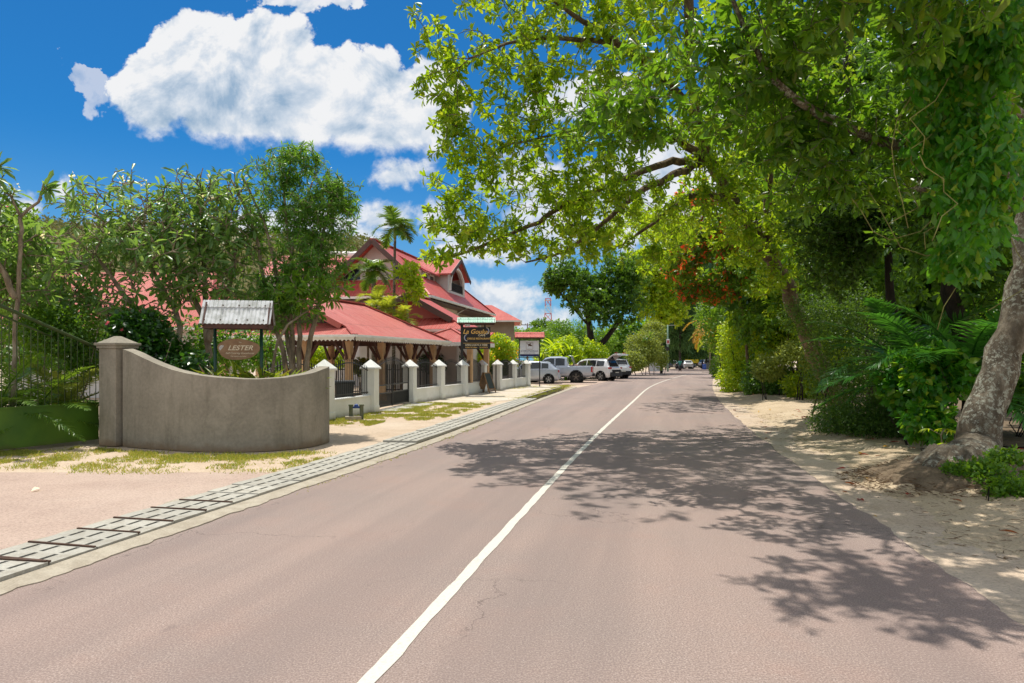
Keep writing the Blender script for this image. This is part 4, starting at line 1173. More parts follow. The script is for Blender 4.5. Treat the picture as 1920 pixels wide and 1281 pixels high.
# ------------------------------------------------------------------ white fence
PILLARS = []
def railing_mesh(A, B, z0, zend, zmid, spacing=.125, mb=None):
    mb = mb or MB(); d = B - A; L = d.length; d.normalize(); n = int(L / spacing)
    arch = lambda t: zend + (zmid - zend) * math.sin(math.pi * min(1, max(0, t / L)))
    for i in range(n):
        t = (i + .5) * L / n; p = A + d * t; z = arch(t) + .07
        mb.box((p.x, p.y, (z0 - .05 + z) / 2), (.022, .022, z - z0 + .05)); mb.box((p.x, p.y, z + .035), (.03, .03, .07), taper=.1)
    mb.bar(A + Vector((0, 0, z0)), B + Vector((0, 0, z0)), .03, .035)
    pts = [A + d * t + Vector((0, 0, arch(t))) for t in np.linspace(0, L, 13)]
    mb.tube(pts, .016, 5)
    return mb
def white_fence():
    base = Vector((-3.0, 28, 0))
    root = thing('boundary_wall', 'white wall of pyramid-capped pillars with black spiked railings along the road', 'boundary wall', base)
    Fp = [Vector((x, y, 0)) for x, y in FENCE]
    proto = None
    for i, p in enumerate(Fp):
        a = Fp[max(0, i - 1)]; b = Fp[min(len(Fp) - 1, i + 1)]; rz = math.atan2(b.y - a.y, b.x - a.x) - math.pi / 2
        if proto is None:
            m = MB().box((0, 0, .66), (.40, .40, 1.32)).box((0, 0, .1), (.43, .43, .2))
            proto = m.build('pillar', M_WHITE, root, bevel=.012)
            c = MB().box((0, 0, 1.345), (.5, .5, .05)).box((0, 0, 1.49), (.5, .5, .24), taper=.06)
            c.build('cap', M_WHITE, proto, bevel=.006); o = proto
        else: o = copy_tree(proto, root)
        o.location = p - base; o.rotation_euler = (0, 0, rz)
    for i in range(len(Fp) - 1):
        if i in (1, 5): continue
        A, B = Fp[i], Fp[i + 1]; d = (B - A).normalized(); n = Vector((d.y, -d.x, 0))
        a, b = A + d * .2, B - d * .2
        w = MB().slab([a + n * .09, b + n * .09, b + n * .09 + Vector((0, 0, .5)), a + n * .09 + Vector((0, 0, .5))], -n * .18)
        w.slab([a + n * .12 + Vector((0, 0, .5)), b + n * .12 + Vector((0, 0, .5)), b - n * .12 + Vector((0, 0, .5)), a - n * .12 + Vector((0, 0, .5))][::-1], (0, 0, .03))
        shift(w.build('wall_panel', M_WHITE, root), base)
        shift(railing_mesh(a, b, .62, 1.28, 1.52).build('railing', M_BLACK, root), base)
    # continuation behind the grey wall
    A, B = Fp[0], Vector((-5.7, 15.4, 0)); d = (B - A).normalized(); n = Vector((d.y, -d.x, 0)); a, b = A + d * .2, B
    shift(MB().slab([a + n * .09, b + n * .09, b + n * .09 + Vector((0, 0, .5)), a + n * .09 + Vector((0, 0, .5))], -n * .18).build('wall_panel', M_WHITE, root), base)
    shift(railing_mesh(a, b, .62, 1.28, 1.52).build('railing', M_BLACK, root), base)
    # gates
    A, B = Fp[1], Fp[2]; d = (B - A).normalized(); a, b = A + d * .22, B - d * .22; mid = (a + b) / 2
    g = thing('metal_gate', 'black double gate with arched spiked bars between two white pillars', 'gate', mid)
    for P0, P1 in ((a, mid - d * .02), (mid + d * .02, b)):
        L = (P1 - P0).length; mb = MB()
        for t in (0, L): mb.bar(P0 + d * t + Vector((0, 0, .06)), P0 + d * t + Vector((0, 0, 1.34)), .05)
        for z in (.1, .52, .78): mb.bar(P0 + Vector((0, 0, z)), P1 + Vector((0, 0, z)), .035, .04)
        lf = shift(mb.build('gate_leaf', M_BLACK, g), mid)
        bars = MB(); k = int(L / .12)
        for i in range(k):
            t = (i + .5) * L / k; p = P0 + d * t; tt = (p - a).length / (b - a).length
            z = 1.3 + .3 * math.sin(math.pi * tt) + .06
            bars.box((p.x, p.y, (.78 + z) / 2), (.02, .02, z - .78)); bars.box((p.x, p.y, z + .03), (.03, .03, .07), taper=.1)
        for i in range(k * 2):
            p = P0 + d * ((i + .5) * L / k / 2); bars.box((p.x, p.y, .31), (.014, .014, .42))
        bars.tube([P0 + d * t + Vector((0, 0, 1.3 + .3 * math.sin(math.pi * ((P0 + d * t - a).length / (b - a).length)))) for t in np.linspace(0, L, 8)], .014, 5)
        shift(bars.build('gate_bars', M_BLACK, lf), (0, 0, 0))
        if P0 != a:
            shift(MB().slab([P0 + Vector((0, 0, .1)), P1 + Vector((0, 0, .1)), P1 + Vector((0, 0, .52)), P0 + Vector((0, 0, .52))], Vector((0, .012, 0))).build('kick_plate', M_BLACK, lf), (0, 0, 0))
    tag(MB().slab([a + Vector((.05, 0, .035)), b + Vector((.05, 0, .035)), b + Vector((1.0, 0, .015)), a + Vector((.75, 0, .015))][::-1], (0, 0, -.05)).build('path', M_CONC), kind='structure')
    A, B = Fp[5], Fp[6]; d = (B - A).normalized(); hinge = B - d * .22; e = Vector((-.35, .94, 0)).normalized()
    g = thing('metal_gate', 'narrow black spiked gate standing open behind the wooden chalkboard', 'gate', hinge)
    mb = MB(); L = 1.15
    for t in (0, L): mb.bar(hinge + e * t + Vector((0, 0, .08)), hinge + e * t + Vector((0, 0, 1.4)), .05)
    for z in (.12, .6, 1.15): mb.bar(hinge + e * 0 + Vector((0, 0, z)), hinge + e * L + Vector((0, 0, z)), .03, .04)
    lf = shift(mb.build('gate_leaf', M_BLACK, g), hinge)
    bars = MB()
    for i in range(9):
        p = hinge + e * (L * (i + .5) / 9); z = 1.4 + .15 * math.sin(math.pi * (i + .5) / 9); bars.box((p.x, p.y, (.1 + z) / 2), (.02, .02, z - .1)); bars.box((p.x, p.y, z + .03), (.03, .03, .07), taper=.1)
    shift(bars.build('gate_bars', M_BLACK, lf), (0, 0, 0))
    # inner black railing along the garden
    ia, ib = Vector((-4.6, 33.8, 0)), Vector((-1.2, 45, 0))
    f = tag(railing_mesh(ia, ib, .25, 1.75, 1.75, .16).build('fence', M_BLACK), 'tall black spiked fence inside the garden behind the white wall', 'fence')
white_fence()

# ------------------------------------------------------------------ signs
def text(body, size, M, mat, parent, shear=0.0, depth=.002, align='CENTER', name='lettering', sx=1.0, offset=0.0):
    cu = bpy.data.curves.new(name, 'FONT'); cu.body = body; cu.size = size; cu.align_x = align; cu.align_y = 'CENTER'
    cu.shear = shear; cu.extrude = depth; cu.offset = offset
    cu.materials.append(mat)
    tmp = bpy.data.objects.new('tmp', cu); COL.objects.link(tmp)
    me = bpy.data.meshes.new_from_object(tmp.evaluated_get(bpy.context.evaluated_depsgraph_get()))
    bpy.data.objects.remove(tmp); me.materials.clear(); me.materials.append(mat)
    o = link(name, me, parent)
    o.matrix_local = M @ Matrix.Diagonal((sx, 1, 1, 1))
    return o
def facing(x, y, z):      # text plane facing -y
    return Matrix.Translation((x, y, z)) @ Matrix.Rotation(math.pi / 2, 4, 'X')
M_CREAM = pm('cream_lettering', lin(236, 222, 190), None, 20, .6, 0, fine=0)
M_GOLD = pm('gold_lettering', lin(226, 176, 84), lin(240, 200, 120), 20, .5, 0, fine=0)
M_SILV = pm('pale_grey_lettering', lin(206, 204, 196), None, 20, .6, 0, fine=0)
M_NAVY = pm('navy_paint', lin(24, 34, 92), None, 6, .5, 0, fine=0)
M_BLUE = pm('blue_paint', lin(56, 92, 168), lin(40, 66, 140), 6, .5, 0, fine=0)
M_SIGNBLK = pm('black_sign_board', (.006, .006, .010), (.010, .009, .011), 4, .5, .05, fine=0)
M_SIGNWHT = pm('white_sign_board', lin(226, 228, 236), lin(216, 220, 230), 3, .5, .03, fine=.03)
M_OVAL = pm('carved_wood_board', lin(150, 118, 84), lin(126, 96, 66), 7, .6, .2, fine=.2)

def sheet_roof(root, w, zr, ze, half, mat, boards, lap=.3, x0=0.0, over=.05):
    """little corrugated saddle roof along x, built of real rippled sheets"""
    l = math.hypot(zr - ze, half); ang = math.atan2(zr - ze, half)
    rf = None
    for sgn in (1, -1):
        vs, fs = corr_panel(w, l)
        M = Matrix.Translation((x0, 0, zr)) @ (Matrix.Rotation(math.pi, 4, 'Z') if sgn < 0 else Matrix.Identity(4)) @ Matrix.Rotation(ang, 4, 'X')
        mb = MB().add([M @ Vector(v) for v in vs], fs)
        vs2, fs2 = corr_panel(w, l * lap)
        M2 = M @ Matrix.Translation((0, 0, .014))
        mb.add([M2 @ Vector(v) for v in vs2], fs2)
        o = mb.build('roof_sheet', mat, root)
        roof_uv(o)
        if sgn > 0:
            for i in range(5):
                for t in (lap * l * .8, l * .88):
                    p = M @ Vector((-w / 2 + w * (i + .5 + .13 * ((i * 7) % 3 - 1)) / 5, -t, .03)); MB().box(p, (.022, .022, .022)).build('roof_bolt', M_RUST, o)
    e = MB()
    for sgn in (1, -1): e.bar((x0 - w / 2 + .06, -sgn * (half - .04), ze - .035), (x0 + w / 2 - .04, -sgn * (half - .04), ze - .035), .03, .1)
    for xx in (x0 - w / 2 + .07, x0 + w / 2 - .05):
        for sgn in (1, -1): e.bar((xx, -sgn * (half - .02), ze - .045), (xx, 0, zr - .05), .03, .09)
        e.bar((xx, -half + .05, ze - .05), (xx, half - .05, ze - .05), .03, .08)
    e.build('roof_timber', boards, root)

def lester_sign():
    c = P(447, 700, 12.75); c.z = 0
    root = thing('hanging_sign', 'small grey corrugated roof on two green posts sheltering an oval brown guesthouse board', 'sign', c, math.radians(10))
    sheet_roof(root, 1.24, 2.70, 2.26, .30, M_GALV, M_BROWN)
    for x in (-.41, .41):
        MB().tube([(x, 0, 0), (x, 0, 2.3)], .03, 10).build('post', M_GREEN_POST, root, smooth=True)
    n = 40; pts = []
    for i in range(n):
        t = 2 * math.pi * i / n; r = 1 + .04 * math.sin(3 * t + 1) + .02 * math.sin(5 * t)
        pts.append(Vector((.375 * math.cos(t) * r, -.02, 1.8 + .2 * math.sin(t) * r)))
    b = MB().slab(pts[::-1], (0, .03, 0)).build('sign_board', M_OVAL, root, bevel=.004)
    text('LESTER', .125, facing(.035, -.024, 1.82), M_CREAM, b, .35, sx=1.12, offset=.0015)
    text('The', .035, facing(.03, -.024, 1.925), M_CREAM, b, .3)
    text('Self Catering Guesthouse', .05, facing(.03, -.024, 1.725), M_CREAM, b, .35, sx=.98)
    text('The warm moment', .036, facing(.0, -.024, 1.668), M_CREAM, b, .35)
    s = MB()
    for k in range(6):
        a = .9 + k * .55; s.slab([Vector((-.285, -.024, 1.81)), Vector((-.285 + .055 * math.cos(a), -.024, 1.82 + .055 * math.sin(a))), Vector((-.285 + .055 * math.cos(a + .45), -.024, 1.82 + .055 * math.sin(a + .45)))], (0, .003, 0))
    s.build('shell_emblem', M_SILV, b)
    ch = MB()
    for x in (-.22, .22): ch.tube([(x, 0, 1.97), (x * 1.02, 0, 2.25)], .006, 5)
    ch.build('chain', M_BLACK, root)
lester_sign()

def black_sign():
    Y = 31.0; x0, x1 = P(867, 0, Y).x, P(919.5, 0, Y).x; c = Vector(((x0 + x1) / 2, Y, 0)); w = x1 - x0
    root = thing('hanging_sign', 'black restaurant signboard with gold lettering under a pale green corrugated roof', 'sign', c, math.radians(3))
    z = lambda py: 1.6 + (675 - py) / 1280 * Y
    sheet_roof(root, 1.72, z(596), z(605.5), .34, M_MINT, M_BROWN)
    MB().bar((-w / 2 - .02, .03, 0), (-w / 2 - .02, .03, z(604)), .12, .12).build('post', M_BLACK, root)
    MB().bar((w / 2 - .25, .05, z(614)), (w / 2 - .25, .05, z(603)), .07, .07).build('hanger', M_BLACK, root)
    zt, zb = z(613.5), z(654.5)
    b = MB().box((0, 0, (zt + zb) / 2), (w, .05, zt - zb)).build('sign_board', M_SIGNBLK, root)
    MB().box((-w * .32, -.035, z(610)), (.24, .02, .13)).build('paper_note', M_SIGNWHT, root)
    f = -.028; S = (zt - zb) / 41
    text('La Goulue', S * 11.8, facing(-.02, f, z(622.3)), M_GOLD, b, .3, offset=.004)
    text('CAFÉ', S * 5.0, facing(.24, f, z(629.0)), M_CREAM, b, sx=1.15, offset=.002)
    text('CREOLE RESTAURANT', S * 4.6, facing(.10, f, z(635.3)), M_GOLD, b, sx=.93, offset=.002)
    MB().box((0, f, z(643.7)), (w * .94, .004, S * .55)).build('rule_line', M_GOLD, b)
    text('OPEN 6 DAYS A WEEK', S * 4.4, facing(.0, f, z(647.2)), M_CREAM, b, sx=.95, offset=.002)
    text('9.30am Till 9.30pm  ·  Tel. 4232223', S * 3.2, facing(.0, f, z(651.6)), M_GOLD, b, sx=.92, offset=.001)
    for px, py, fl in ((911.5, 620.5, 1), (876, 633.5, -1)):
        e = MB(); cx, cz = (px - 893.3) / 1280 * Y, z(py); s = S
        def arc(q0, q1, r0, w0, n=10):
            P_ = []
            for i in range(n + 1):
                t = i / n; a = math.radians(q0 + (q1 - q0) * t); P_.append((cx + fl * r0 * s * math.cos(a), cz + r0 * s * math.sin(a) * 1.15, w0 * s * math.sin(math.pi * (.12 + .88 * t)) ** .8))
            for (xa, za, wa), (xb, zb_, wb) in zip(P_[:-1], P_[1:]):
                e.slab([Vector((xa, f, za)), Vector((xb, f, zb_)), Vector((xb - fl * wb, f, zb_ + wb * .6)), Vector((xa - fl * wa, f, za + wa * .6))], (0, -.003, 0))
        arc(95, -95, 5.2, 1.7); arc(80, 10, 3.6, 1.3)
        e.build('fish_emblem', M_BLUE if fl else M_BLUE, b)
        e2 = MB(); 
        pts = [(cx + fl * 5.3 * s * math.cos(math.radians(a)), f - .004, cz + 6.0 * s * math.sin(math.radians(a))) for a in range(85, -110, -15)]
        e2.tube(pts, [.016] * len(pts), 4); e2.build('fish_outline', M_SILV, b)
black_sign()

def white_sign():
    Y = 41.0; xa, xb = P(973.5, 0, Y).x, P(1012, 0, Y).x; c = Vector(((xa + xb) / 2, Y, 0)); w = xb - xa
    z = lambda py: 1.6 + (675 - py) / 1280 * Y
    root = thing('hanging_sign', 'white signboard with dark bird emblem on black posts under a small red roof', 'sign', c, math.radians(2))
    sheet_roof(root, 1.78, z(623.3), z(632.8), .36, pm('red_sign_roof_sheet', lin(196, 84, 72), lin(206, 106, 94), 6, .5, .05), M_BROWN)
    for x in (-w / 2, w / 2): MB().bar((x, .04, 0), (x, .04, z(632)), .06, .06).build('post', M_BLACK, root)
    rl = MB()
    for py in (637.5, 670): rl.bar((-w / 2, .04, z(py)), (w / 2, .04, z(py)), .04, .05)
    rl.build('rail', M_BLACK, root)
    zt, zb = z(639), z(668.5); b = MB().box((0, 0, (zt + zb) / 2), (w - .1, .04, zt - zb)).build('sign_board', M_SIGNWHT, root)
    bl = MB().box((0, -.022, z(666.4)), (w - .1, .008, z(664.3) - z(668.5))).build('blue_band', M_NAVY, b)
    f = -.024; S = 41 / 1280
    fr = MB()
    for x0, z0, x1, z1 in ((-6.3, 643, 6.3, 643), (-6.3, 655, 6.3, 655), (-6.3, 643, -6.3, 655), (6.3, 643, 6.3, 655)): fr.bar((x0 * S, f, z(z0)), (x1 * S, f, z(z1)), .012, .02)
    fr.build('emblem_frame', M_WOOD, b)
    bd = MB()
    bird = [(-6.3, 642.2), (-3.5, 645.0), (-.8, 645.4), (3, 643.6), (1.8, 646), (6, 648.8), (2, 649.3), (-.5, 648.6), (-1.6, 650.2), (-2.5, 647.2)]
    bd.slab([Vector((x * S, f - .004, z(p))) for x, p in bird], (0, .006, 0)); bd.build('bird_emblem', M_BROWN, b)
    text("L'HIRONDELLE", S * 4.6, facing(0, f, z(658.4)), M_NAVY, b, sx=1.04)
    text('self catering apartments', S * 2.2, facing(0, f, z(661.9)), M_NAVY, b)
white_sign()

def chalkboard():
    c = Vector(G(912, 736.5) + (0,)); root = thing('chalkboard', 'wooden sandwich board with dark chalk panel standing before the white wall', 'sign', c, math.radians(62))
    M_CHALK = pm('chalk_panel', (.03, .045, .04), (.06, .07, .065), 9, .8, .05, fine=.3)
    for sgn in (1, -1):
        M = Matrix.Rotation(math.radians(19) * sgn, 4, 'X')
        off = Vector((0, -.36 * sgn, 0))
        fr = MB()
        for a, b in (((-.3, 0, 0), (-.3, 0, 1.05)), ((.3, 0, 0), (.3, 0, 1.05)), ((-.3, 0, 1.02), (.3, 0, 1.02)), ((-.3, 0, .2), (.3, 0, .2))):
            fr.bar(M.inverted() @ Vector(a) + off, M.inverted() @ Vector(b) + off, .05, .04)
        o = fr.build('frame', M_WOOD, root)
        p = MB().slab([M.inverted() @ Vector(q) + off for q in ((-.28, -.008 * sgn, .22), (.28, -.008 * sgn, .22), (.28, -.008 * sgn, 1.0), (-.28, -.008 * sgn, 1.0))], M.inverted() @ Vector((0, .012 * sgn, 0)))
        p.build('panel', M_CHALK if sgn > 0 else M_WOOD, o)
chalkboard()

def water_meter():
    c = Vector(G(668, 787) + (0,)); root = thing('water_meter', 'two stubby grey concrete posts holding a blue valve pipe on the grass', 'water meter', c, .25)
    MB().box((-.08, -.1, .05), (.42, .2, .1)).build('base', M_CONC_D, root, bevel=.01)
    g = pm('mossy_grey', lin(112, 116, 96), lin(84, 92, 70), 9, .9, .4)
    for x in (-.14, .14): MB().box((x, 0, .19), (.1, .13, .38)).box((x, 0, .39), (.13, .16, .04)).build('post', g, root, bevel=.01)
    v = MB().tube([(-.14, 0, .33), (.14, 0, .33)], .028, 8).lathe([(.05, -.03), (.06, 0), (.05, .05), (.02, .07)], (0, 0, .35), 12)
    v.build('valve', M_BLUE, root, smooth=True)
water_meter()

def bins():
    def one(name, label, loc, rz, mat, lidm):
        r = thing('wheelie_bin', label, 'bin', loc, rz)
        b = MB().box((0, 0, .5), (.46, .5, .84), M=None, taper=1.0)
        b = MB(); b.box((0, 0, .5), (.44, .48, .86), M=Matrix.Rotation(0, 3, 'Z'), taper=1.22); b.box((0, 0, .9), (.58, .62, .06)); b.build('body', mat, r, bevel=.015)
        MB().box((0, .0, .965), (.6, .66, .06), taper=.9).box((0, .34, .96), (.4, .06, .05)).build('lid', lidm, r, bevel=.012)
        for x in (-.26, .26): MB().lathe([(.1, -.03), (.11, -.02), (.11, .02), (.1, .03)], (x, .24, .11), 14, axis='X').build('wheel', M_BLACK, r, angle=40)
    g = pm('dark_grey_plastic', (.028, .036, .038), (.02, .026, .028), 3, .45, .03, fine=.05); rd = pm('red_brown_plastic', lin(132, 52, 26), lin(104, 42, 24), 3, .5, .03, fine=.05)
    one('bin', 'dark grey wheelie bin behind the black railing nearest the grey wall', (-4.95, 20.15, 0), .3, g, g)
    one('bin', 'rust-brown bin mostly hidden behind railing beside the dark grey bin', (-5.6, 19.95, 0), .2, rd, g)
bins()

# ------------------------------------------------------------------ vehicles
def paint(name, c, metal=.0, rough=.3):
    m, N, B, O = newmat(name)
    co = objco(N)
    col = N.mix(N.m('MULTIPLY', N.step(N.noise(co, 3, 5, .6), .4, .75), .25), c, tuple(x * .82 for x in c))
    sp = N.n('ShaderNodeSeparateXYZ'); N.put(sp.inputs[0], co)
    col = N.mix(N.m('MULTIPLY', N.step(N.m('ADD', sp.outputs[2], N.m('MULTIPLY', N.noise(co, 5, 4, .6), .2)), .5, .2), .35), col, lin(150, 132, 112))
    N.put(B.inputs['Base Color'], col); B.inputs['Metallic'].default_value = metal; B.inputs['Roughness'].default_value = rough
    B.inputs['Coat Weight'].default_value = .8; B.inputs['Coat Roughness'].default_value = .04
    return m
M_TYRE = pm('tyre_rubber', (.012, .012, .012), (.02, .019, .018), 8, .85, .2, fine=.1)
M_RIM = pm('alloy_rim', lin(176, 178, 180), lin(150, 152, 154), 6, .35, 0, metal=.6, fine=.05)
M_RIM_D = pm('dusty_steel_rim', lin(120, 112, 104), lin(96, 90, 84), 6, .5, .1, metal=.4)
M_LAMP_R = pm('red_lamp_glass', lin(178, 14, 16), lin(150, 10, 14), 8, .15, 0, coat=.6, fine=0)
M_LAMP_W = pm('clear_lamp_glass', lin(206, 206, 204), lin(180, 180, 180), 8, .12, 0, coat=.6, fine=0)
M_PLASTIC = pm('black_trim_plastic', (.016, .016, .017), (.022, .022, .022), 6, .6, .05, fine=.05)
M_PLATE = pm('number_plate', lin(210, 208, 196), None, 20, .5, 0, fine=0)
M_CARGLASS = pm('car_glass', (.014, .018, .02), (.02, .026, .03), 1, .05, 0, fine=0, coat=.4)

def wheel(parent, x, y, r, rim, wd=.2):
    side = 1 if y > 0 else -1
    t = MB().lathe([(r * .62, -wd / 2), (r * .93, -wd / 2), (r, -wd * .32), (r, wd * .32), (r * .93, wd / 2), (r * .62, wd / 2)], (0, 0, 0), 26, axis='Y')
    w = t.build('wheel', M_TYRE, parent, angle=40, loc=(x, y, r))
    m = MB().lathe([(r * .64, -.03), (r * .66, 0), (r * .6, .01), (r * .58, -.02)], (0, -side * .0, 0), 22, axis='Y')
    mm = MB()
    yy = side * wd * .43
    for k in range(5):
        a = k * 2 * math.pi / 5 + .3
        for da in (-.17, .17):
            mm.bar((.05 * math.cos(a), yy, .05 * math.sin(a)), (r * .63 * math.cos(a + da), yy, r * .63 * math.sin(a + da)), .035, .05, up=(0, 1, 0))
    mm.lathe([(r * .2, -.02), (r * .2, .02), (r * .1, .03)], (0, yy, 0), 14, axis='Y')
    mm.tube([(r * .64 * math.cos(a), yy, r * .64 * math.sin(a)) for a in [2 * math.pi * k / 24 for k in range(25)]], .018, 5)
    mm.build('rim', rim, w, angle=40)
    h = MB().lathe([(r * .6, -.01), (r * .6, .01)], (0, side * wd * .3, 0), 20, axis='Y'); h.build('hub_disc', M_PLASTIC, w)
    return w

def car(name, label, cat, loc, heading, S, body_mat, rim, low_mat=None, group=None):
    root = thing(name, label, cat, loc, heading, group)
    L, W = S['L'], S['W'] / 2
    xs = np.array([k[0] for k in S['prof']]); zb = np.array([k[1] for k in S['prof']]); zr = np.array([k[2] for k in S['prof']])
    wr = np.array([k[3] for k in S['prof']]); ww = np.array([k[4] for k in S['prof']])
    ip = lambda a, x: float(np.interp(x, xs, a))
    zs = S['sill']; X = np.unique(np.concatenate((np.linspace(xs[0], xs[-1], 72), xs)))
    def ring(x):
        w = ip(ww, x) * W; b = ip(zb, x); r = ip(zr, x); q = ip(wr, x) * W
        end = min(1, min(x - xs[0], xs[-1] - x) / .22); s = zs + .1 * (1 - end)
        low = [(w * .86, s), (w * .97, s + .09)]
        for t in (.25, .42, .58, .74, .9): low.append((w * (1.0 + .012 * math.sin(t * 3.14)), s + .09 + (b - s - .09) * t))
        low += [(w * .985, b)]
        d = r - b
        low += [(w * .985 + (q - w * .985) * .5, b + d * .5), (q + .02 * W, r - min(.05, d * .3)), (q * .9, r), (q * .45, r + .018 * min(1, d * 4)), (0, r + .025 * min(1, d * 4))]
        return low
    rings = [ring(x) for x in X]; n = len(rings[0]); full = 2 * n - 1
    V = []
    for x, rg in zip(X, rings):
        V += [(x, y, z) for y, z in rg] + [(x, -y, z) for y, z in rg[-2::-1]]
    Fc = []
    for i in range(len(X) - 1):
        xm = (X[i] + X[i + 1]) / 2
        for k in range(full - 1):
            kk = k if k < n - 1 else full - 2 - k
            zm = (rings[i][kk][1] + rings[i][min(n - 1, kk + 1)][1]) / 2
            if kk < 8 and any((xm - wx) ** 2 + (zm - S['r']) ** 2 < (S['r'] + .07) ** 2 for wx in S['axles']): continue
            Fc.append((i * full + k, i * full + k + 1, (i + 1) * full + k + 1, (i + 1) * full + k))
    Fc.append(tuple(range(full)))
    e = (len(X) - 1) * full; Fc.append(tuple(range(e + full - 1, e - 1, -1)))
    body = MB().add(V, Fc).build('body', body_mat, root, angle=38)
    # floor and wheel wells
    wl = MB().box(((xs[0] + xs[-1]) / 2, 0, zs + .14), (L * .93, W * 1.5, .12))
    for wx in S['axles']:
        for sg in (1, -1):
            ar = [(wx + (S['r'] + .075) * math.cos(a), sg * (W * 1.003), S['r'] + (S['r'] + .075) * math.sin(a)) for a in np.linspace(-.35, math.pi + .35, 17)]
            wl.tube(ar, .032, 5)
            wl.box((wx, sg * W * .52, S['r'] + .06), ((S['r'] + .06) * 1.9, .06, (S['r'] + .06) * 1.9))
    wl.build('wheel_arch', M_PLASTIC, root)
    for wx in S['axles']:
        for sg in (1, -1): wheel(root, wx, sg * (W - .09), S['r'], rim, S.get('tw', .2))
    # glass on the side of the greenhouse
    def sp(x, t, sg):
        w = ip(ww, x) * W * .985; b = ip(zb, x); r = ip(zr, x) - .03; q = ip(wr, x) * W + .01
        y = w + (q - w) * t; return Vector((x, sg * (y + .012), b + (r - b) * t + .004))
    for x0, x1, t0, t1 in S['side_glass']:
        for sg in (1, -1):
            mb = MB(); xsn = np.linspace(x0, x1, 7); vs = []
            for x in xsn: vs += [sp(x, t0, sg), sp(x, t1, sg)]
            mb.add(vs, [(2 * i, 2 * i + 2, 2 * i + 3, 2 * i + 1) if sg < 0 else (2 * i, 2 * i + 1, 2 * i + 3, 2 * i + 2) for i in range(6)])
            mb.build('side_window', M_CARGLASS, root)
    def tp(x, f): return Vector((x, f * ip(wr, x) * W, ip(zr, x) + .03))
    for nm, x0, x1, f in S['end_glass']:
        vs = []
        for x in np.linspace(x0, x1, 5): vs += [tp(x, -f), tp(x, 0) + Vector((0, 0, .012)), tp(x, f)]
        mb = MB().add(vs, [(3 * i + j, 3 * i + 3 + j, 3 * i + 4 + j, 3 * i + 1 + j) for i in range(4) for j in (0, 1)])
        mb.build(nm, M_CARGLASS, root)
    for nm, c, s, mt in S['boxes']:
        for sg in ((1, -1) if c[1] else (1,)):
            MB().box((c[0], c[1] * sg, c[2]), s).build(nm, {'red': M_LAMP_R, 'clear': M_LAMP_W, 'black': M_PLASTIC, 'plate': M_PLATE, 'body': body_mat, 'low': low_mat or M_PLASTIC, 'chrome': M_RIM}[mt], root, bevel=min(s) * .25)
    return root, body

PR = lambda *r: list(r)
HATCH = dict(L=3.86, W=1.72, sill=.2, r=.295, axles=(.72, 3.12),
    prof=[(0, .86, .90, .70, .80), (.06, .94, .98, .76, .9), (.16, .97, 1.02, .78, .95), (.30, .98, 1.14, .76, .97), (.62, .98, 1.41, .72, .985), (.82, .985, 1.48, .72, .99), (1.3, .98, 1.51, .74, 1), (2.0, .96, 1.5, .74, 1), (2.45, .95, 1.40, .73, 1), (3.0, .95, 1.02, .80, .99), (3.45, .86, .9, .8, .96), (3.75, .7, .74, .7, .88), (3.86, .6, .62, .6, .76)],
    side_glass=[(.74, 1.2, .1, .82), (1.25, 1.98, .08, .88), (2.04, 2.62, .08, .84)], end_glass=[('rear_window', .26, .6, .86), ('windscreen', 2.5, 2.96, .9)],
    boxes=[('tail_light', (.1, .68, .84), (.2, .22, .2), 'red'), ('head_light', (3.66, .58, .72), (.26, .26, .16), 'clear'), ('bumper', (.0, 0, .42), (.14, 1.5, .22), 'body'), ('bumper_trim', (-.04, 0, .33), (.12, 1.2, .12), 'black'),
           ('number_plate', (-.075, 0, .52), (.02, .5, .11), 'plate'), ('door_handle', (1.35, .865, .86), (.16, .03, .03), 'body'), ('door_handle', (2.25, .865, .85), (.16, .03, .03), 'body'), ('mirror', (2.62, .95, 1.02), (.12, .2, .13), 'body'), ('roof_rail', (1.25, .58, 1.515), (1.3, .03, .03), 'black')])
PICKUP = dict(L=5.35, W=1.86, sill=.42, r=.40, tw=.26, axles=(1.15, 4.35),
    prof=[(0, 1.12, 1.14, .93, .95), (.05, 1.16, 1.18, .94, .985), (1.6, 1.16, 1.18, .94, 1), (1.74, 1.16, 1.18, .94, 1), (1.8, 1.15, 1.75, .76, 1), (2.2, 1.14, 1.83, .76, 1), (3.0, 1.13, 1.82, .76, 1), (3.35, 1.12, 1.72, .75, 1), (3.95, 1.12, 1.19, .82, 1), (4.9, 1.04, 1.08, .85, .97), (5.2, .95, .97, .8, .92), (5.35, .8, .82, .7, .82)],
    side_glass=[(1.95, 2.6, .1, .86), (2.68, 3.5, .1, .86)], end_glass=[('windscreen', 3.4, 3.92, .9)],
    boxes=[('tail_light', (.06, .83, .93), (.14, .22, .40), 'red'), ('head_light', (5.14, .7, .88), (.3, .3, .2), 'clear'), ('bumper', (-.06, 0, .55), (.2, 1.74, .2), 'black'), ('number_plate', (-.165, 0, .58), (.02, .5, .11), 'plate'),
           ('tailgate_handle', (-.01, 0, 1.0), (.03, .22, .07), 'black'), ('door_handle', (2.1, .935, 1.0), (.18, .03, .035), 'chrome'), ('door_handle', (2.9, .935, 1.0), (.18, .03, .035), 'chrome'), ('mirror', (3.5, 1.02, 1.2), (.12, .22, .2), 'chrome'), ('side_step', (2.9, .9, .42), (1.9, .12, .06), 'black')])
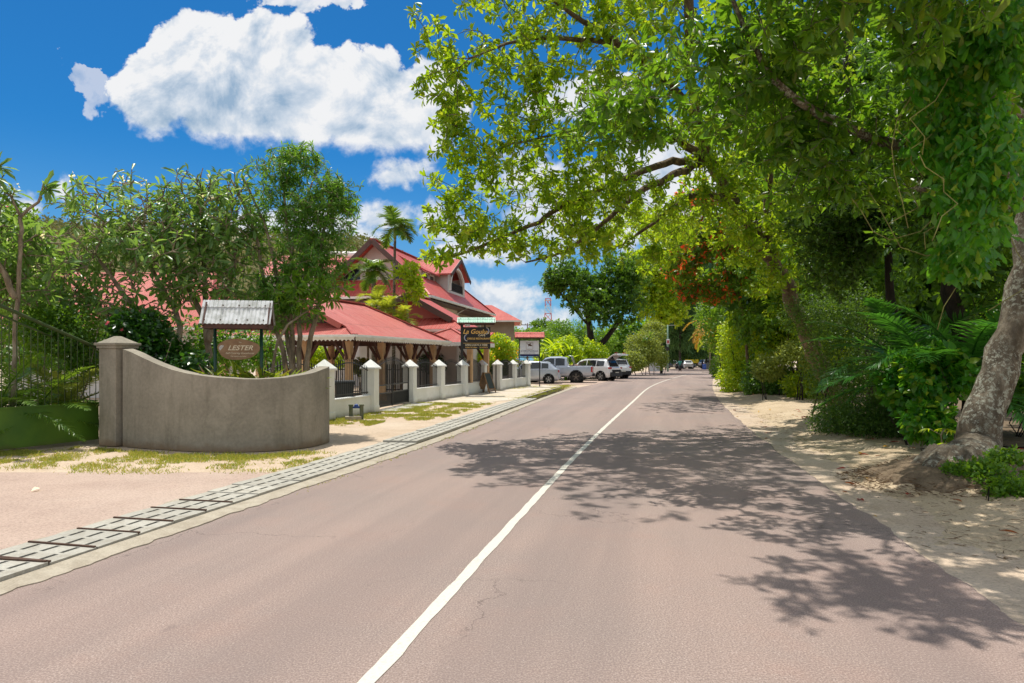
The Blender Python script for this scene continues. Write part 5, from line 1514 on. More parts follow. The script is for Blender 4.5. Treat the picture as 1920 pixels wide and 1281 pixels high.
SUV = dict(L=4.55, W=1.83, sill=.26, r=.345, tw=.22, axles=(.86, 3.56),
    prof=[(0, .92, .96, .74, .82), (.08, 1.02, 1.06, .8, .93), (.2, 1.06, 1.12, .8, .97), (.42, 1.08, 1.58, .72, .99), (.7, 1.08, 1.64, .73, 1), (1.6, 1.06, 1.68, .74, 1), (2.4, 1.04, 1.67, .74, 1), (2.8, 1.03, 1.58, .73, 1), (3.45, 1.03, 1.1, .8, 1), (4.0, .96, 1.0, .82, .97), (4.4, .82, .85, .74, .9), (4.55, .7, .72, .64, .78)],
    side_glass=[(.6, 1.25, .1, .82), (1.32, 2.1, .08, .87), (2.18, 2.95, .08, .84)], end_glass=[('rear_window', .23, .45, .86), ('windscreen', 2.86, 3.42, .9)],
    boxes=[('tail_light', (.12, .76, .98), (.26, .26, .15), 'red'), ('head_light', (4.25, .64, .82), (.36, .3, .15), 'clear'), ('bumper', (.02, 0, .5), (.16, 1.66, .34), 'low'), ('number_plate', (-.07, 0, .66), (.02, .5, .11), 'plate'),
           ('door_handle', (1.45, .92, .98), (.18, .03, .035), 'body'), ('door_handle', (2.35, .92, .97), (.18, .03, .035), 'body'), ('mirror', (3.0, 1.0, 1.1), (.12, .2, .15), 'body'), ('roof_rail', (1.5, .62, 1.69), (1.7, .035, .035), 'chrome')])
P_SILVER = paint('silver_car_paint', lin(176, 184, 196), .35, .3); P_WHITE = paint('white_car_paint', lin(226, 228, 230), 0, .3)
P_DARK = paint('dark_blue_car_paint', lin(34, 40, 58), .2, .25); P_GREY = paint('grey_car_paint', lin(120, 124, 130), .4, .3)
def place(px, py): return Vector(G(px, py) + (0,))
def cars():
    # origins are at the rear end; heading points to the nose
    car('parked_car', 'silver hatchback parked nose-in beside the last white pillar', 'car', (3.25, 46.4, 0), math.radians(174), HATCH, P_SILVER, M_RIM, group='cars in the roadside bay')
    r, b = car('parked_pickup', 'silver double-cab pickup truck with tall dusty tyres beside the silver hatchback', 'pickup truck', (5.75, 48.4, 0), math.radians(171), PICKUP, P_SILVER, M_RIM_D, group='cars in the roadside bay')
    t = MB().box((.9, 0, 1.19), (1.6, 1.5, .03)).build('bed_liner', M_PLASTIC, r)
    tp_ = MB(); vs, fs = [], []
    for i in range(9):
        for j in range(7): vs.append((.9 + .1 * i, -.65 + .22 * j, 1.2 + .10 * max(0, math.sin(math.pi * i / 8)) * max(0, math.sin(math.pi * j / 6)) + .03 * math.sin(i * 2.1 + j)))
    fs = [(i * 7 + j, i * 7 + j + 1, i * 7 + j + 8, i * 7 + j + 7) for i in range(8) for j in range(6)]
    tag(tp_.add(vs, fs).build('tarpaulin', pm('brown_tarpaulin', lin(122, 88, 72), lin(98, 70, 58), 5, .8, .2), None, smooth=True), 'crumpled brown tarpaulin lying in the bed of the silver pickup', 'tarpaulin')
    bpy.data.objects['tarpaulin'].matrix_world = Matrix.Translation((5.75, 48.4, 0)) @ Matrix.Rotation(math.radians(171), 4, 'Z')
    sb = MB()
    for sg in (1, -1): sb.tube([(1.25, sg * .72, 1.16), (1.5, sg * .7, 1.86), (1.72, sg * .66, 1.9)], .03, 6)
    sb.tube([(1.5, -.7, 1.86), (1.5, .7, 1.86)], .03, 6); sb.tube([(1.38, -.71, 1.5), (1.38, .71, 1.5)], .025, 6)
    for k in range(5): sb.tube([(1.45, -.5 + k * .25, 1.5), (1.5, -.5 + k * .25, 1.86)], .015, 5)
    sb.build('roll_bar', M_RIM, r, smooth=True)
    g = MB().slab([Vector((1.79, -.6, 1.3)), Vector((1.79, .6, 1.3)), Vector((1.83, .56, 1.68)), Vector((1.83, -.56, 1.68))], (-.015, 0, 0)); g.build('rear_window', M_CARGLASS, r)
    ds = MB()
    for k in range(4): ds.box((.25 + .42 * k, .90, 1.19), (.04, .05, .02)).box((.25 + .42 * k, -.90, 1.19), (.04, .05, .02))
    ds.build('tie_down', M_PLASTIC, r)
    # open-boot car
    r, b = car('parked_car', 'white estate car with its tailgate raised and dark boot open', 'car', (7.95, 52.0, 0), math.radians(141), SUV, P_WHITE, M_RIM, group='cars in the roadside bay')
    MB().slab([Vector((-.055, -.62, .68)), Vector((-.055, .62, .68)), Vector((.2, .64, 1.1)), Vector((.46, .52, 1.56)), Vector((.46, -.52, 1.56)), Vector((.2, -.64, 1.1))][::-1], (-.045, 0, .01)).build('boot_shade_panel', M_DARK, r)  # near-black panel stands in for the shaded boot interior
    tg = MB(); hinge = Vector((.45, 0, 1.66)); 
    sec = [(0, .66, 0), (-.33, .70, .23), (-.62, .72, .38), (-.82, .74, .42), (-1.05, .72, .36)]
    vs = []
    for x, w, z in sec: vs += [hinge + Vector((x, -w, z)), hinge + Vector((x, w, z)), hinge + Vector((x, w, z - .07)), hinge + Vector((x, -w, z - .07))]
    fs = [(0, 1, 2, 3), (19, 18, 17, 16)]
    for i in range(4):
        for q in range(4): fs.append((4 * i + q, 4 * i + (q + 1) % 4, 4 * i + 4 + (q + 1) % 4, 4 * i + 4 + q))
    t = tg.add(vs, fs).build('tailgate', P_WHITE, r, bevel=.02)
    MB().slab([hinge + Vector((-.08, -.52, -.055)), hinge + Vector((-.55, -.56, .29)), hinge + Vector((-.55, .56, .29)), hinge + Vector((-.08, .52, -.055))][::-1], (0, 0, -.03)).build('rear_window', M_CARGLASS, t)
    MB().box(hinge + Vector((-.8, .6, .46)), (.18, .22, .06)).box(hinge + Vector((-.8, -.6, .46)), (.18, .22, .06)).build('tail_light', M_LAMP_R, t)
    for sg in (1, -1): MB().tube([(.2, sg * .62, 1.2), hinge + Vector((-.4, sg * .6, .22))], .014, 5).build('gas_strut', M_PLASTIC, t)
    # last in the bay, tail towards us
    car('parked_car', 'white compact crossover with black lower bumper parked last in the bay', 'car', (9.35, 57.6, 0), math.radians(112), dict(SUV, L=4.2, boxes=SUV['boxes'] + [('cladding', (1.9, .9, .34), (3.0, .06, .16), 'black'), ('roof_spoiler', (.36, 0, 1.6), (.2, 1.2, .05), 'body')]), P_WHITE, M_RIM, group='cars in the roadside bay')
    # far down the road
    far = 'cars far down the road'
    car('parked_car', 'small white car seen from behind far along the road', 'car', P(1291, 691.5, 121).to_2d().to_3d(), math.radians(80), HATCH, P_WHITE, M_RIM, group=far)
    car('parked_car', 'dark blue car just behind the small white car far along the road', 'car', P(1283, 691, 126).to_2d().to_3d(), math.radians(150), HATCH, P_DARK, M_RIM, group=far)
    car('parked_car', 'grey car beside the blue drum far along the road', 'car', P(1313, 691, 128).to_2d().to_3d(), math.radians(20), SUV, P_GREY, M_RIM, group=far)
    car('parked_car', 'dark car under the trees left of the walking person', 'car', P(1264, 692, 124).to_2d().to_3d(), math.radians(5), HATCH, P_DARK, M_RIM, group=far)
    car('parked_car', 'pale grey car half hidden behind the grey wall at the far bend', 'car', P(1333, 690, 135).to_2d().to_3d(), math.radians(10), SUV, P_SILVER, M_RIM, group=far)
cars()

# ------------------------------------------------------------------ people
M_SKIN = pm('dark_skin', lin(96, 62, 44), None, 10, .6, 0, fine=0)
def person(label, loc, rz, top, legs, hair, stride=.18, arm=.12):
    r = thing('person', label, 'person', loc, rz)
    bones = {}
    V = [(0, 0, .94), (0, 0, 1.15), (0, 0, 1.36), (0, 0, 1.47), (0, .02, 1.56), (0, .02, 1.70)]; R = [.135, .125, .13, .05, .085, .07]
    Eg = [(0, 1), (1, 2), (2, 3), (3, 4), (4, 5)]
    for sg in (1, -1):
        b = len(V); f = sg * stride
        V += [(sg * .09, 0, .88), (sg * .1, f * .55 + .03, .48), (sg * .1, f * .9 - .02, .08), (sg * .105, f * .9 + .13, .035)]; R += [.095, .06, .042, .035]
        Eg += [(0, b), (b, b + 1), (b + 1, b + 2), (b + 2, b + 3)]
        b = len(V); g = -sg * arm
        V += [(sg * .17, 0, 1.38), (sg * .22, g * .4, 1.12), (sg * .23, g + .08, .88), (sg * .23, g + .11, .79)]; R += [.055, .042, .032, .03]
        Eg += [(2, b), (b, b + 1), (b + 1, b + 2), (b + 2, b + 3)]
    me = bpy.data.meshes.new('body'); me.from_pydata(V, Eg, []); me.materials.append(M_SKIN)
    o = link('body', me, r); sk = o.modifiers.new('skin', 'SKIN'); me.skin_vertices or None
    ly = me.skin_vertices[0].data if len(me.skin_vertices) else None
    if ly is None:
        bm = __import__('bmesh').new(); bm.from_mesh(me); bm.verts.layers.skin.verify(); bm.to_mesh(me); bm.free(); ly = me.skin_vertices[0].data
    for i, q in enumerate(R): ly[i].radius = (q, q * .8); ly[i].use_root = (i == 0)
    o.modifiers.new('sub', 'SUBSURF').levels = 1; o.modifiers['sub'].render_levels = 2
    for nm, mt, z0, z1, prof in (('shirt', top, .86, 1.46, [(.185, .86), (.17, 1.1), (.2, 1.3), (.17, 1.42), (.07, 1.48)]),):
        m = MB().lathe(prof, n=14); m.v = [(x * 1.0, y * .72, z) for x, y, z in m.v]
        for sg in (1, -1): m.tube([(sg * .15, 0, 1.4), (sg * .21, -sg * arm * .3, 1.14)], [.075, .065], 8)
        m.build(nm, mt, r, smooth=True)
    m = MB()
    for sg in (1, -1): m.tube([(sg * .08, 0, .95), (sg * .1, sg * stride * .55 + .03, .48), (sg * .1, sg * stride * .72, .3)], [.12, .085, .07], 8)
    m.build('trousers', legs, r, smooth=True)
    MB().lathe([(.02, 1.80), (.075, 1.77), (.1, 1.70), (.095, 1.62)][::-1], (0, -.005, -.02), 12).build('hair', hair, r, smooth=True)
HAIR = pm('dark_hair', (.012, .010, .009), None, 10, .7, 0, fine=0)
person('person in a teal top walking along the far roadside', Vector(G(1275, 697.3) + (0,)), 2.6, pm('teal_cloth', lin(62, 134, 128), None, 8, .8, .1, fine=.1), pm('dark_cloth', (.03, .03, .04), None, 8, .8, .1, fine=.1), HAIR)
person('person in dark clothes standing near the blue drum', Vector(P(1317, 692, 116).to_2d().to_3d()), 1.2, pm('black_cloth', (.02, .02, .022), None, 8, .8, .1, fine=.1), pm('navy_cloth', (.03, .035, .06), None, 8, .8, .1, fine=.1), HAIR, .08)

# ------------------------------------------------------------------ far street furniture
def far_things():
    c = Vector(G(1252, 697) + (0,)); r = thing('utility_pole', 'pale green roadside pole with arm and small red-and-white notice', 'utility pole', c)
    MB().tube([(0, 0, 0), (0, 0, 7.0)], [.13, .09], 10).build('pole', pm('pale_green_metal', lin(128, 158, 138), lin(110, 140, 122), 3, .6, .1), r, smooth=True)
    MB().tube([(0, 0, 6.3), (1.25, 0, 6.35)], .04, 6).box((1.15, 0, 6.32), (.5, .18, .1)).build('arm', M_RIM, r)
    s = MB().box((0, -.16, 4.1), (.42, .03, .7)).build('notice', M_SIGNWHT, r); MB().box((0, -.18, 4.05), (.3, .012, .42)).build('red_panel', M_LAMP_R, s)
    MB().lathe([(.3, -.02), (.3, .02)], (-.12, -.17, 3.1), 16, axis='Y').build('round_plate', M_BLACK, r)
    # grey panel
    Y = 90; x0, x1 = P(1216, 0, Y).x, P(1243.5, 0, Y).x; c = Vector(((x0 + x1) / 2, Y, 0)); z1 = 1.6 - 5.3 / 1280 * Y
    r = thing('panel_fence', 'pale grey sheet panel fence on the verge beside the pale green pole', 'fence', c, .03)
    MB().box((0, 0, z1 / 2 + .05), (x1 - x0, .06, z1 - .1)).build('panel', pm('pale_grey_sheet', lin(188, 192, 196), lin(176, 180, 184), 2, .6, .05), r)
    p = MB()
    for t in (-.5, 0, .5): p.box((t * (x1 - x0), .06, z1 / 2), (.06, .06, z1))
    p.build('post', M_RIM_D, r)
    c = P(1320.5, 692, 112); c.z = 0; r = thing('drum', 'blue plastic drum standing at the far roadside', 'drum', c)
    MB().lathe([(.27, 0), (.3, .04), (.3, .28), (.32, .3), (.3, .32), (.3, .58), (.32, .6), (.3, .62), (.3, .86), (.26, .9)], n=18).build('body', M_BLUE, r, angle=40)
    MB().lathe([(.27, .9), (.27, .93), (.1, .935)], n=16).build('lid', M_BLUE, r, angle=40)
    c = P(1334, 691.5, 118); c.z = 0
    tag(MB().slab([Vector(q) for q in ((-1.1, 0, 0), (1.3, 0, 0), (1.3, 0, 1.0), (.4, 0, 1.25), (-1.1, 0, 1.05))], (0, .2, 0)).build('wall', pm('grey_block', lin(140, 140, 136), lin(122, 122, 118), 2, .9, .2), loc=c), 'short grey masonry wall at the far bend', 'wall')
    # lattice mast
    c = P(1027.5, 0, 200); c.z = 0; H = 1.6 + (675 - 560) / 1280 * 200
    r = thing('lattice_mast', 'red and white lattice radio mast above the distant trees', 'mast', c)
    red = pm('mast_red', lin(196, 72, 66), None, 3, .6, 0); wht = pm('mast_white', lin(214, 214, 216), None, 3, .6, 0)
    mb = [MB(), MB()]; k = 9
    for i in range(k):
        z0, z1 = H * i / k, H * (i + 1) / k; a0, a1 = 1.5 - .75 * i / k, 1.5 - .75 * (i + 1) / k; m = mb[i % 2]
        for sx, sy in ((-1, -1), (1, -1), (1, 1), (-1, 1)):
            m.bar((sx * a0, sy * a0, z0), (sx * a1, sy * a1, z1), .14)
        for (s0, s1) in (((-1, -1), (1, -1)), ((1, -1), (1, 1)), ((1, 1), (-1, 1)), ((-1, 1), (-1, -1))):
            m.bar((s0[0] * a0, s0[1] * a0, z0), (s1[0] * a1, s1[1] * a1, z1), .09); m.bar((s1[0] * a0, s1[1] * a0, z0), (s0[0] * a1, s0[1] * a1, z1), .09); m.bar((s0[0] * a1, s0[1] * a1, z1), (s1[0] * a1, s1[1] * a1, z1), .09)
    mb[0].build('red_section', red, r); mb[1].build('white_section', wht, r)
    MB().tube([(0, 0, H), (0, 0, H + 3)], .07, 5).box((0, 0, H - .5), (2.2, 2.2, .12)).build('aerial', wht, r)
    for px, py, Y, lab, n in ((1043, 601, 110, 'dark wooden power pole with crossarms beyond the hedge', 2), (989, 606, 130, 'thin distant power pole above the flowering shrubs', 1)):
        c = P(px, 0, Y); c.z = 0; H = 1.6 + (675 - py) / 1280 * Y; r = thing('power_pole', lab, 'utility pole', c, .2)
        MB().tube([(0, 0, 0), (0, 0, H)], [.16, .1], 8).build('pole', M_BARGE, r, smooth=True)
        for q in range(n):
            a = MB().box((0, 0, H - .35 - q * .9), (2.6 - .5 * q, .12, .14)).build('crossarm', M_BARGE, r)
            ins = MB()
            for t in (-1, -.35, .35, 1): ins.lathe([(.05, 0), (.07, .08), (.04, .22)], (t * 1.1, 0, H - .28 - q * .9), 8)
            ins.build('insulator', M_RIM_D, a)
    # pale fence of the yellow scooter parking: a yellow board
    c = P(1297, 690, 132); c.z = 0
    b = thing('board', 'small yellow board standing behind the far white car', 'board', c)
    MB().box((0, 0, 1.35), (2.6, .05, .7)).build('panel', pm('yellow_paint', lin(214, 196, 40), None, 3, .6, 0), b)
    for t in (-1, 1): MB().box((t, .05, .7), (.06, .06, 1.4)).build('post', M_RIM_D, b)
far_things()

# ------------------------------------------------------------------ vegetation
B_GREY = barkmat('grey_bark', lin(150, 138, 118), lin(104, 92, 74), lin(188, 190, 172), 5)
B_BROWN = barkmat('brown_bark', lin(158, 136, 102), lin(112, 94, 70), None, 6)
B_TAN = barkmat('tan_twig_bark', lin(194, 178, 154), lin(160, 142, 118), None, 7)
B_DARK = barkmat('dark_bark', lin(74, 60, 46), lin(48, 40, 30), None, 6)
B_ROOT = soil('root_mound_earth', lin(124, 108, 88), lin(88, 74, 60), lin(104, 88, 70), 5, litter=lin(56, 42, 30))
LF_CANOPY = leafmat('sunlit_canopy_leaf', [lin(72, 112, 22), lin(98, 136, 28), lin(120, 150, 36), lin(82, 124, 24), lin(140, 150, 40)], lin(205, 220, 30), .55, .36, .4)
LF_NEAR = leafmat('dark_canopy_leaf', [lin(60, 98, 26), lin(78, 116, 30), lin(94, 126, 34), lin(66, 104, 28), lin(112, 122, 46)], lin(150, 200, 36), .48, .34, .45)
LF_VINE = leafmat('vine_leaf', [lin(44, 104, 30), lin(60, 124, 34), lin(80, 138, 38), lin(52, 112, 34), lin(136, 152, 46)], lin(150, 205, 40), .48, .3, .5)
LF_JUNGLE = leafmat('undergrowth_leaf', [lin(46, 88, 24), lin(62, 106, 28), lin(82, 122, 32), lin(52, 96, 28)], lin(160, 195, 34), .46, .42, .4)
LF_FINE = leafmat('fine_shrub_leaf', [lin(44, 78, 28), lin(60, 94, 32), lin(76, 106, 38), lin(52, 84, 30)], lin(140, 170, 40), .42, .5, .35)
LF_PLUM = leafmat('frangipani_leaf', [lin(72, 112, 46), lin(90, 128, 60), lin(112, 144, 84), lin(84, 120, 66), lin(124, 150, 96)], lin(175, 205, 70), .42, .34, .5)
LF_NARROW = leafmat('narrow_dark_leaf', [lin(60, 106, 34), lin(74, 120, 40), lin(92, 134, 46), lin(64, 110, 42)], lin(160, 195, 46), .42, .34, .5)
LF_PALM = leafmat('palm_leaflet', [lin(58, 100, 30), lin(80, 118, 36), lin(98, 130, 44)], lin(170, 190, 50), .35, .35, .5)
LF_PALM_D = leafmat('dark_palm_leaflet', [lin(36, 84, 28), lin(48, 100, 34), lin(60, 112, 40)], lin(110, 170, 40), .35, .28, .55)
LF_PALM_Y = leafmat('yellow_green_palm_leaflet', [lin(124, 144, 40), lin(150, 158, 52), lin(98, 128, 34)], lin(200, 205, 56), .42, .38, .5)
LF_DRY = leafmat('dry_palm_leaflet', [lin(170, 134, 50), lin(186, 150, 66), lin(130, 120, 44)], lin(200, 170, 50), .35, .6, .3)
LF_YEL = leafmat('yellow_green_leaf', [lin(112, 148, 22), lin(140, 168, 28), lin(164, 178, 40), lin(96, 136, 22)], lin(205, 220, 30), .48, .4, .4)
LF_MID = leafmat('mid_green_leaf', [lin(64, 106, 26), lin(84, 124, 30), lin(104, 138, 38)], lin(160, 190, 36), .42, .45, .4)
LF_OLIVE = leafmat('olive_leaf', [lin(110, 128, 54), lin(128, 140, 64), lin(92, 112, 44)], lin(180, 190, 66), .4, .5, .35)
LF_DEEP = leafmat('deep_green_leaf', [lin(48, 86, 26), lin(66, 106, 30), lin(84, 122, 36)], lin(155, 190, 36), .42, .42, .4)
LF_CAS = leafmat('casuarina_needle', [lin(52, 86, 46), lin(66, 98, 52), lin(78, 108, 58)], lin(120, 150, 70), .3, .6, .25)
LF_RED = leafmat('orange_red_leaf', [lin(206, 84, 44), lin(222, 110, 60), lin(188, 64, 36), lin(190, 130, 50)], lin(235, 120, 50), .45, .45, .4)
LF_HIB = leafmat('hibiscus_leaf', [lin(28, 66, 22), lin(40, 80, 26), lin(52, 92, 30)], lin(100, 150, 30), .35, .3, .55)
F_PINK = leafmat('pink_petal', [lin(228, 96, 128), lin(238, 130, 150)], lin(250, 130, 160), .4, .5, .3)
F_WHITE = leafmat('cream_petal', [lin(240, 236, 220), lin(246, 240, 206)], lin(250, 245, 225), .35, .5, .3)
F_ORANGE = leafmat('orange_petal', [lin(240, 176, 30), lin(246, 200, 50)], lin(250, 200, 50), .4, .5, .3)
LF_BROM = leafmat('strap_leaf', [lin(104, 130, 36), lin(128, 150, 48), lin(84, 112, 32), lin(110, 60, 44)], lin(190, 200, 60), .35, .35, .5)

V0 = lambda v: Vector(v)
# ---- the big roadside tree whose crown reaches over the road
def canopy_tree():
    L0 = [limb((1592, 800, 20, .38), (1560, 735, 19.9, .27), (1528, 665, 19.7, .24), (1478, 545, 19, .21), (1420, 445, 18, .18), (1370, 365, 17, .155), (1326, 292, 16.3, .13), (1302, 190, 15.2, .085), (1290, 50, 14.2, .11), (1285, -160, 13.6, .06)),
          limb((1326, 300, 16.3, .11), (1262, 304, 16, .09), (1200, 325, 15.5, .075), (1080, 374, 15, .06), (990, 425, 14.5, .045), (880, 470, 14, .03), (815, 490, 13.8, .015)),
          limb((1310, 308, 16.2, .1), (1212, 352, 15.2, .075), (1130, 418, 14.8, .05), (1060, 470, 14.5, .03), (985, 492, 14.2, .018)),
          limb((1322, 290, 16.2, .11), (1270, 264, 15.8, .09), (1212, 252, 15.2, .075), (1172, 224, 14.7, .06), (1122, 230, 14.2, .05), (1052, 250, 13.8, .03), (960, 270, 13.2, .015)),
          limb((1312, 230, 15.5, .09), (1250, 150, 14.6, .075), (1165, 84, 13.8, .075), (1091, 39, 13.1, .05), (1030, -5, 12.6, .035), (920, -40, 12.2, .02)),
          limb((1165, 84, 13.8, .06), (1064, 72, 13.2, .045), (974, 76, 12.7, .03), (880, 110, 12.2, .018)),
          limb((1400, 415, 17.6, .12), (1340, 367, 16.8, .09), (1287, 371, 16.3, .07), (1240, 408, 16, .05), (1170, 457, 15.6, .02)),
          limb((1440, 480, 18.4, .14), (1440, 330, 17.4, .1), (1470, 180, 16.6, .07), (1500, 40, 16, .04))]
    ells = [E(960, 455, 14.2, 130, 36, 1.1), E(1160, 462, 15.2, 120, 36, 1.2), E(845, 370, 13.4, 55, 70, 1.1), E(830, 140, 12.4, 55, 100, 1.0), E(1090, 360, 14.6, 150, 50, 1.5), E(905, 60, 12.4, 150, 95, 1.6), E(1010, 170, 13.2, 170, 110, 2.2), E(850, 240, 12.8, 60, 90, 1.0), E(890, 330, 13.4, 110, 60, 1.6), E(880, 425, 13.8, 100, 62, 1.5), E(1060, 300, 14.2, 170, 90, 2.2),
            E(1070, 430, 14.8, 160, 55, 1.8), E(1240, 130, 14.5, 160, 150, 2.6), E(1180, 370, 15.4, 130, 70, 2), E(1120, 40, 13.2, 220, 100, 2.6), E(1050, -120, 13, 300, 110, 3.4), E(1280, -150, 14, 230, 150, 3.2),
            E(1380, 230, 16.2, 120, 150, 2.6), E(1330, 400, 16.8, 110, 70, 1.9), E(1480, 130, 16.5, 120, 180, 2.6), E(1450, 420, 18, 80, 90, 1.6), E(820, 480, 13.7, 50, 22, .8), E(1240, 480, 15.8, 60, 30, 1)]
    ells += [E(1345, 320, 15.7, 70, 60, .8), E(1400, 440, 17.0, 70, 70, .9), E(1450, 520, 18.0, 60, 60, .8), E(1290, 250, 15, 70, 50, .8)] + [(np.array(c, float), np.array(r, float)) for c, r in (((4.9, 24, 6.6), (1.9, 1.6, .5)), ((6.3, 28, 7.0), (2.1, 2, .6)), ((8.2, 33, 7.6), (2.2, 2.2, .8)), ((5.6, 26, 6.8), (2.2, 2.4, .7)), ((7.2, 30.5, 7.3), (2.2, 2.2, .7)), ((10.5, 39, 8.2), (2.4, 2.6, .9)))]
    tips = sample(ells, 4500, .55, .25, .9)
    def leaf(L, tp, td):
        up = td + np.array([0, 0, .15])
        rosettes(L, OBOV, tp, up, 13, .175, .60, 1.0, .4, .22, .24, .35)
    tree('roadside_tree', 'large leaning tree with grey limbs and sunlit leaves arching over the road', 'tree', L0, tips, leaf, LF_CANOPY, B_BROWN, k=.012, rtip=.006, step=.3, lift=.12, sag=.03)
canopy_tree()

# ---- near tree on the right with lichened trunk
def near_tree():
    t0 = Vector((6.2, 9.15, .22))
    tr = [tuple(t0 - Vector((.4, .25, .35))) + (.5,), tuple(t0 - Vector((.14, .08, .1))) + (.42,), tuple(P(1822, 850, 9.5)) + (.3,), tuple(P(1853, 765, 9.65)) + (.245,), tuple(P(1878, 690, 9.7)) + (.23,), tuple(P(1907, 590, 9.8)) + (.225,), tuple(P(1932, 480, 9.8)) + (.22,), tuple(P(1952, 370, 9.7)) + (.21,), tuple(P(1965, 200, 9.5)) + (.23,), tuple(P(1945, 0, 9.2)) + (.21,), tuple(P(1900, -220, 8.9)) + (.2,), tuple(P(1820, -520, 8.5)) + (.08,)]
    L0 = [tr, limb((1940, 300, 9.6, .14), (1860, 330, 9.5, .12), (1780, 300, 9.3, .1), (1640, 258, 8.9, .07), (1520, 205, 8.5, .055), (1457, 156, 8.3, .045), (1400, 60, 8.1, .03), (1350, -60, 7.8, .02)),
          limb((1925, 20, 9.2, .16), (1760, -70, 8.8, .12), (1560, -170, 8, .09), (1350, -280, 7.2, .06), (1180, -340, 6.7, .03)),
          limb((1945, 240, 9.5, .1), (1850, 180, 8.8, .07), (1740, 120, 8.5, .05), (1660, 20, 8.3, .03)),
          limb((1930, 370, 9.7, .09), (1840, 390, 9.7, .06), (1700, 350, 9.6, .04), (1560, 352, 9.4, .02)),
          limb((1915, -100, 9.0, .14), (2050, -250, 7.6, .1), (2100, -500, 6.2, .05)),
          limb((1880, -330, 8.8, .1), (1700, -480, 6.9, .07), (1600, -700, 5.6, .03))]
    ells = [E(1470, 70, 8.4, 150, 75, 1.0), E(1390, 190, 8.8, 120, 80, 1.0), E(1500, 270, 8.9, 140, 60, 1.0), E(1720, 40, 8.4, 150, 60, 1.1), E(1740, 250, 8.9, 100, 90, .8), E(1600, 345, 9.3, 170, 55, .8), E(1560, 20, 8.1, 60, 60, .8),
            E(1450, -130, 7.7, 300, 110, 1.6), E(1250, -290, 6.9, 170, 90, 1.1), E(1750, -200, 8.2, 260, 140, 2.0), E(1560, -330, 7.2, 250, 130, 1.6), E(1900, -450, 7.4, 300, 200, 2.2), E(1620, -620, 5.9, 230, 150, 1.3), E(2080, -420, 6.6, 200, 200, 1.6)]
    ells += [(np.array(c, float), np.array(r, float)) for c, r in (((1.7, 9.8, 5.1), (1.3, .9, .5)), ((2.4, 8.0, 5.3), (1.4, 1.2, .5)), ((2.2, 6.8, 5.5), (.8, 1.0, .4)), ((2.9, 5.9, 5.4), (1.2, 1.2, .5)), ((3.8, 6.4, 5.2), (1.4, 1.6, .6)), ((4.0, 9.2, 5.0), (1.3, 1.0, .6)), ((5.2, 8.4, 5.2), (1.3, 1.2, .6)), ((3.6, 5.0, 5.6), (1.5, 1.2, .5)))]
    tips = sample(ells, 2900, .5, .25, .9)
    d = P(1640, 105, 8.4); keep = [np.linalg.norm((t - np.array(P(1640, 108, t[1]))) / np.array([.36, 5, .5])) > 1 for t in tips]
    tips = tips[np.array(keep)]
    def leaf(L, tp, td):
        rosettes(L, OBOV, tp, td + np.array([0, 0, .1]), 10, .195, .52, 1.0, .3, .3, .24, .35)
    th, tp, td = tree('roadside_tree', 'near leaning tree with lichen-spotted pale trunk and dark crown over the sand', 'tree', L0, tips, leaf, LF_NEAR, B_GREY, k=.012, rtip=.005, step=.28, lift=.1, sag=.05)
    # buttress roots and hollow
    mb = MB(); rr = random.Random(3)
    for a, ln in ((2.7, 1.1), (3.1, 1.5), (3.6, 1.9), (4.1, 1.3), (-1.8, 1.2), (-1.1, .9), (-.3, .8), (1.4, .8)):
        pts, rs = [], []
        for i in range(7):
            t = i / 6; x = t0.x + .2 * math.cos(a) + math.cos(a + .3 * t) * ln * t; y = t0.y + .2 * math.sin(a) + math.sin(a + .3 * t) * ln * t
            pts.append((x, y, .5 * (1 - t) ** 2.4 + sand_z(x, y) - .03)); rs.append(.125 * (1 - t) ** 1.1 + .02)
        mb.tube(pts, rs, 9)
    shift(mb.build('root', B_GREY, th, smooth=True), t0)
near_tree()

# ---- vines hanging on the right
def vines():
    base = P(1850, 60, 7.6)
    th = thing('climbing_vine', 'curtain of broad bright green vine leaves hanging in front of the near trunk', 'vine', base)
    ells = [E(1800, 130, 7.7, 95, 130, .5), E(1880, 60, 7.4, 90, 110, .5), E(1840, 330, 7.9, 95, 150, .5), E(1780, 250, 8.2, 80, 70, .5), E(1800, 480, 8.6, 60, 55, .35)]
    L = Leaves(); n = 6000
    p = sample(ells, n, .5, .25, 1.7)
    d = nrm(rdir(n) * .75 + np.array([-.15, -.25, -.85])); nm = nrm(rdir(n) * .5 + np.array([-.25, -.75, .5]))
    ln = .115 * RNG.uniform(.45, 1.35, n)
    h = n // 3; nm = nrm(nm + rdir(n) * .5); L.add(HEART, p[:h], d[:h], nm[:h], ln[:h], ln[:h] * .8); L.add(OBOV, p[h:], d[h:], nm[h:], ln[h:] * 1.3, ln[h:] * .75)
    shift(L.build('foliage', LF_VINE, th), base)
    mb = MB(); rr = random.Random(4)
    for i in range(16):
        x, y0, ln = rr.uniform(1700, 1915), rr.uniform(20, 330), rr.uniform(120, 420); Y = rr.uniform(7.4, 9)
        pts = [P(x + 26 * math.sin(k * .9 + i) + k * rr.uniform(-7, 7), y0 + ln * k / 7, Y + .1 * math.sin(k + i)) for k in range(8)]
        mb.tube(pts, .0065, 4)
    for i in range(2):
        x = 1560 + 60 * i; pts = [P(x + 40 * k + 12 * math.sin(k * 1.7 + i), 330 + 120 * math.sin(math.pi * k / 6) + 30 * i, 9) for k in range(7)]
        mb.tube(pts, .007, 4)
    shift(mb.build('stem', pm('vine_stem', lin(150, 150, 84), lin(110, 104, 60), 8, .8, .1), th, smooth=True), base)
vines()

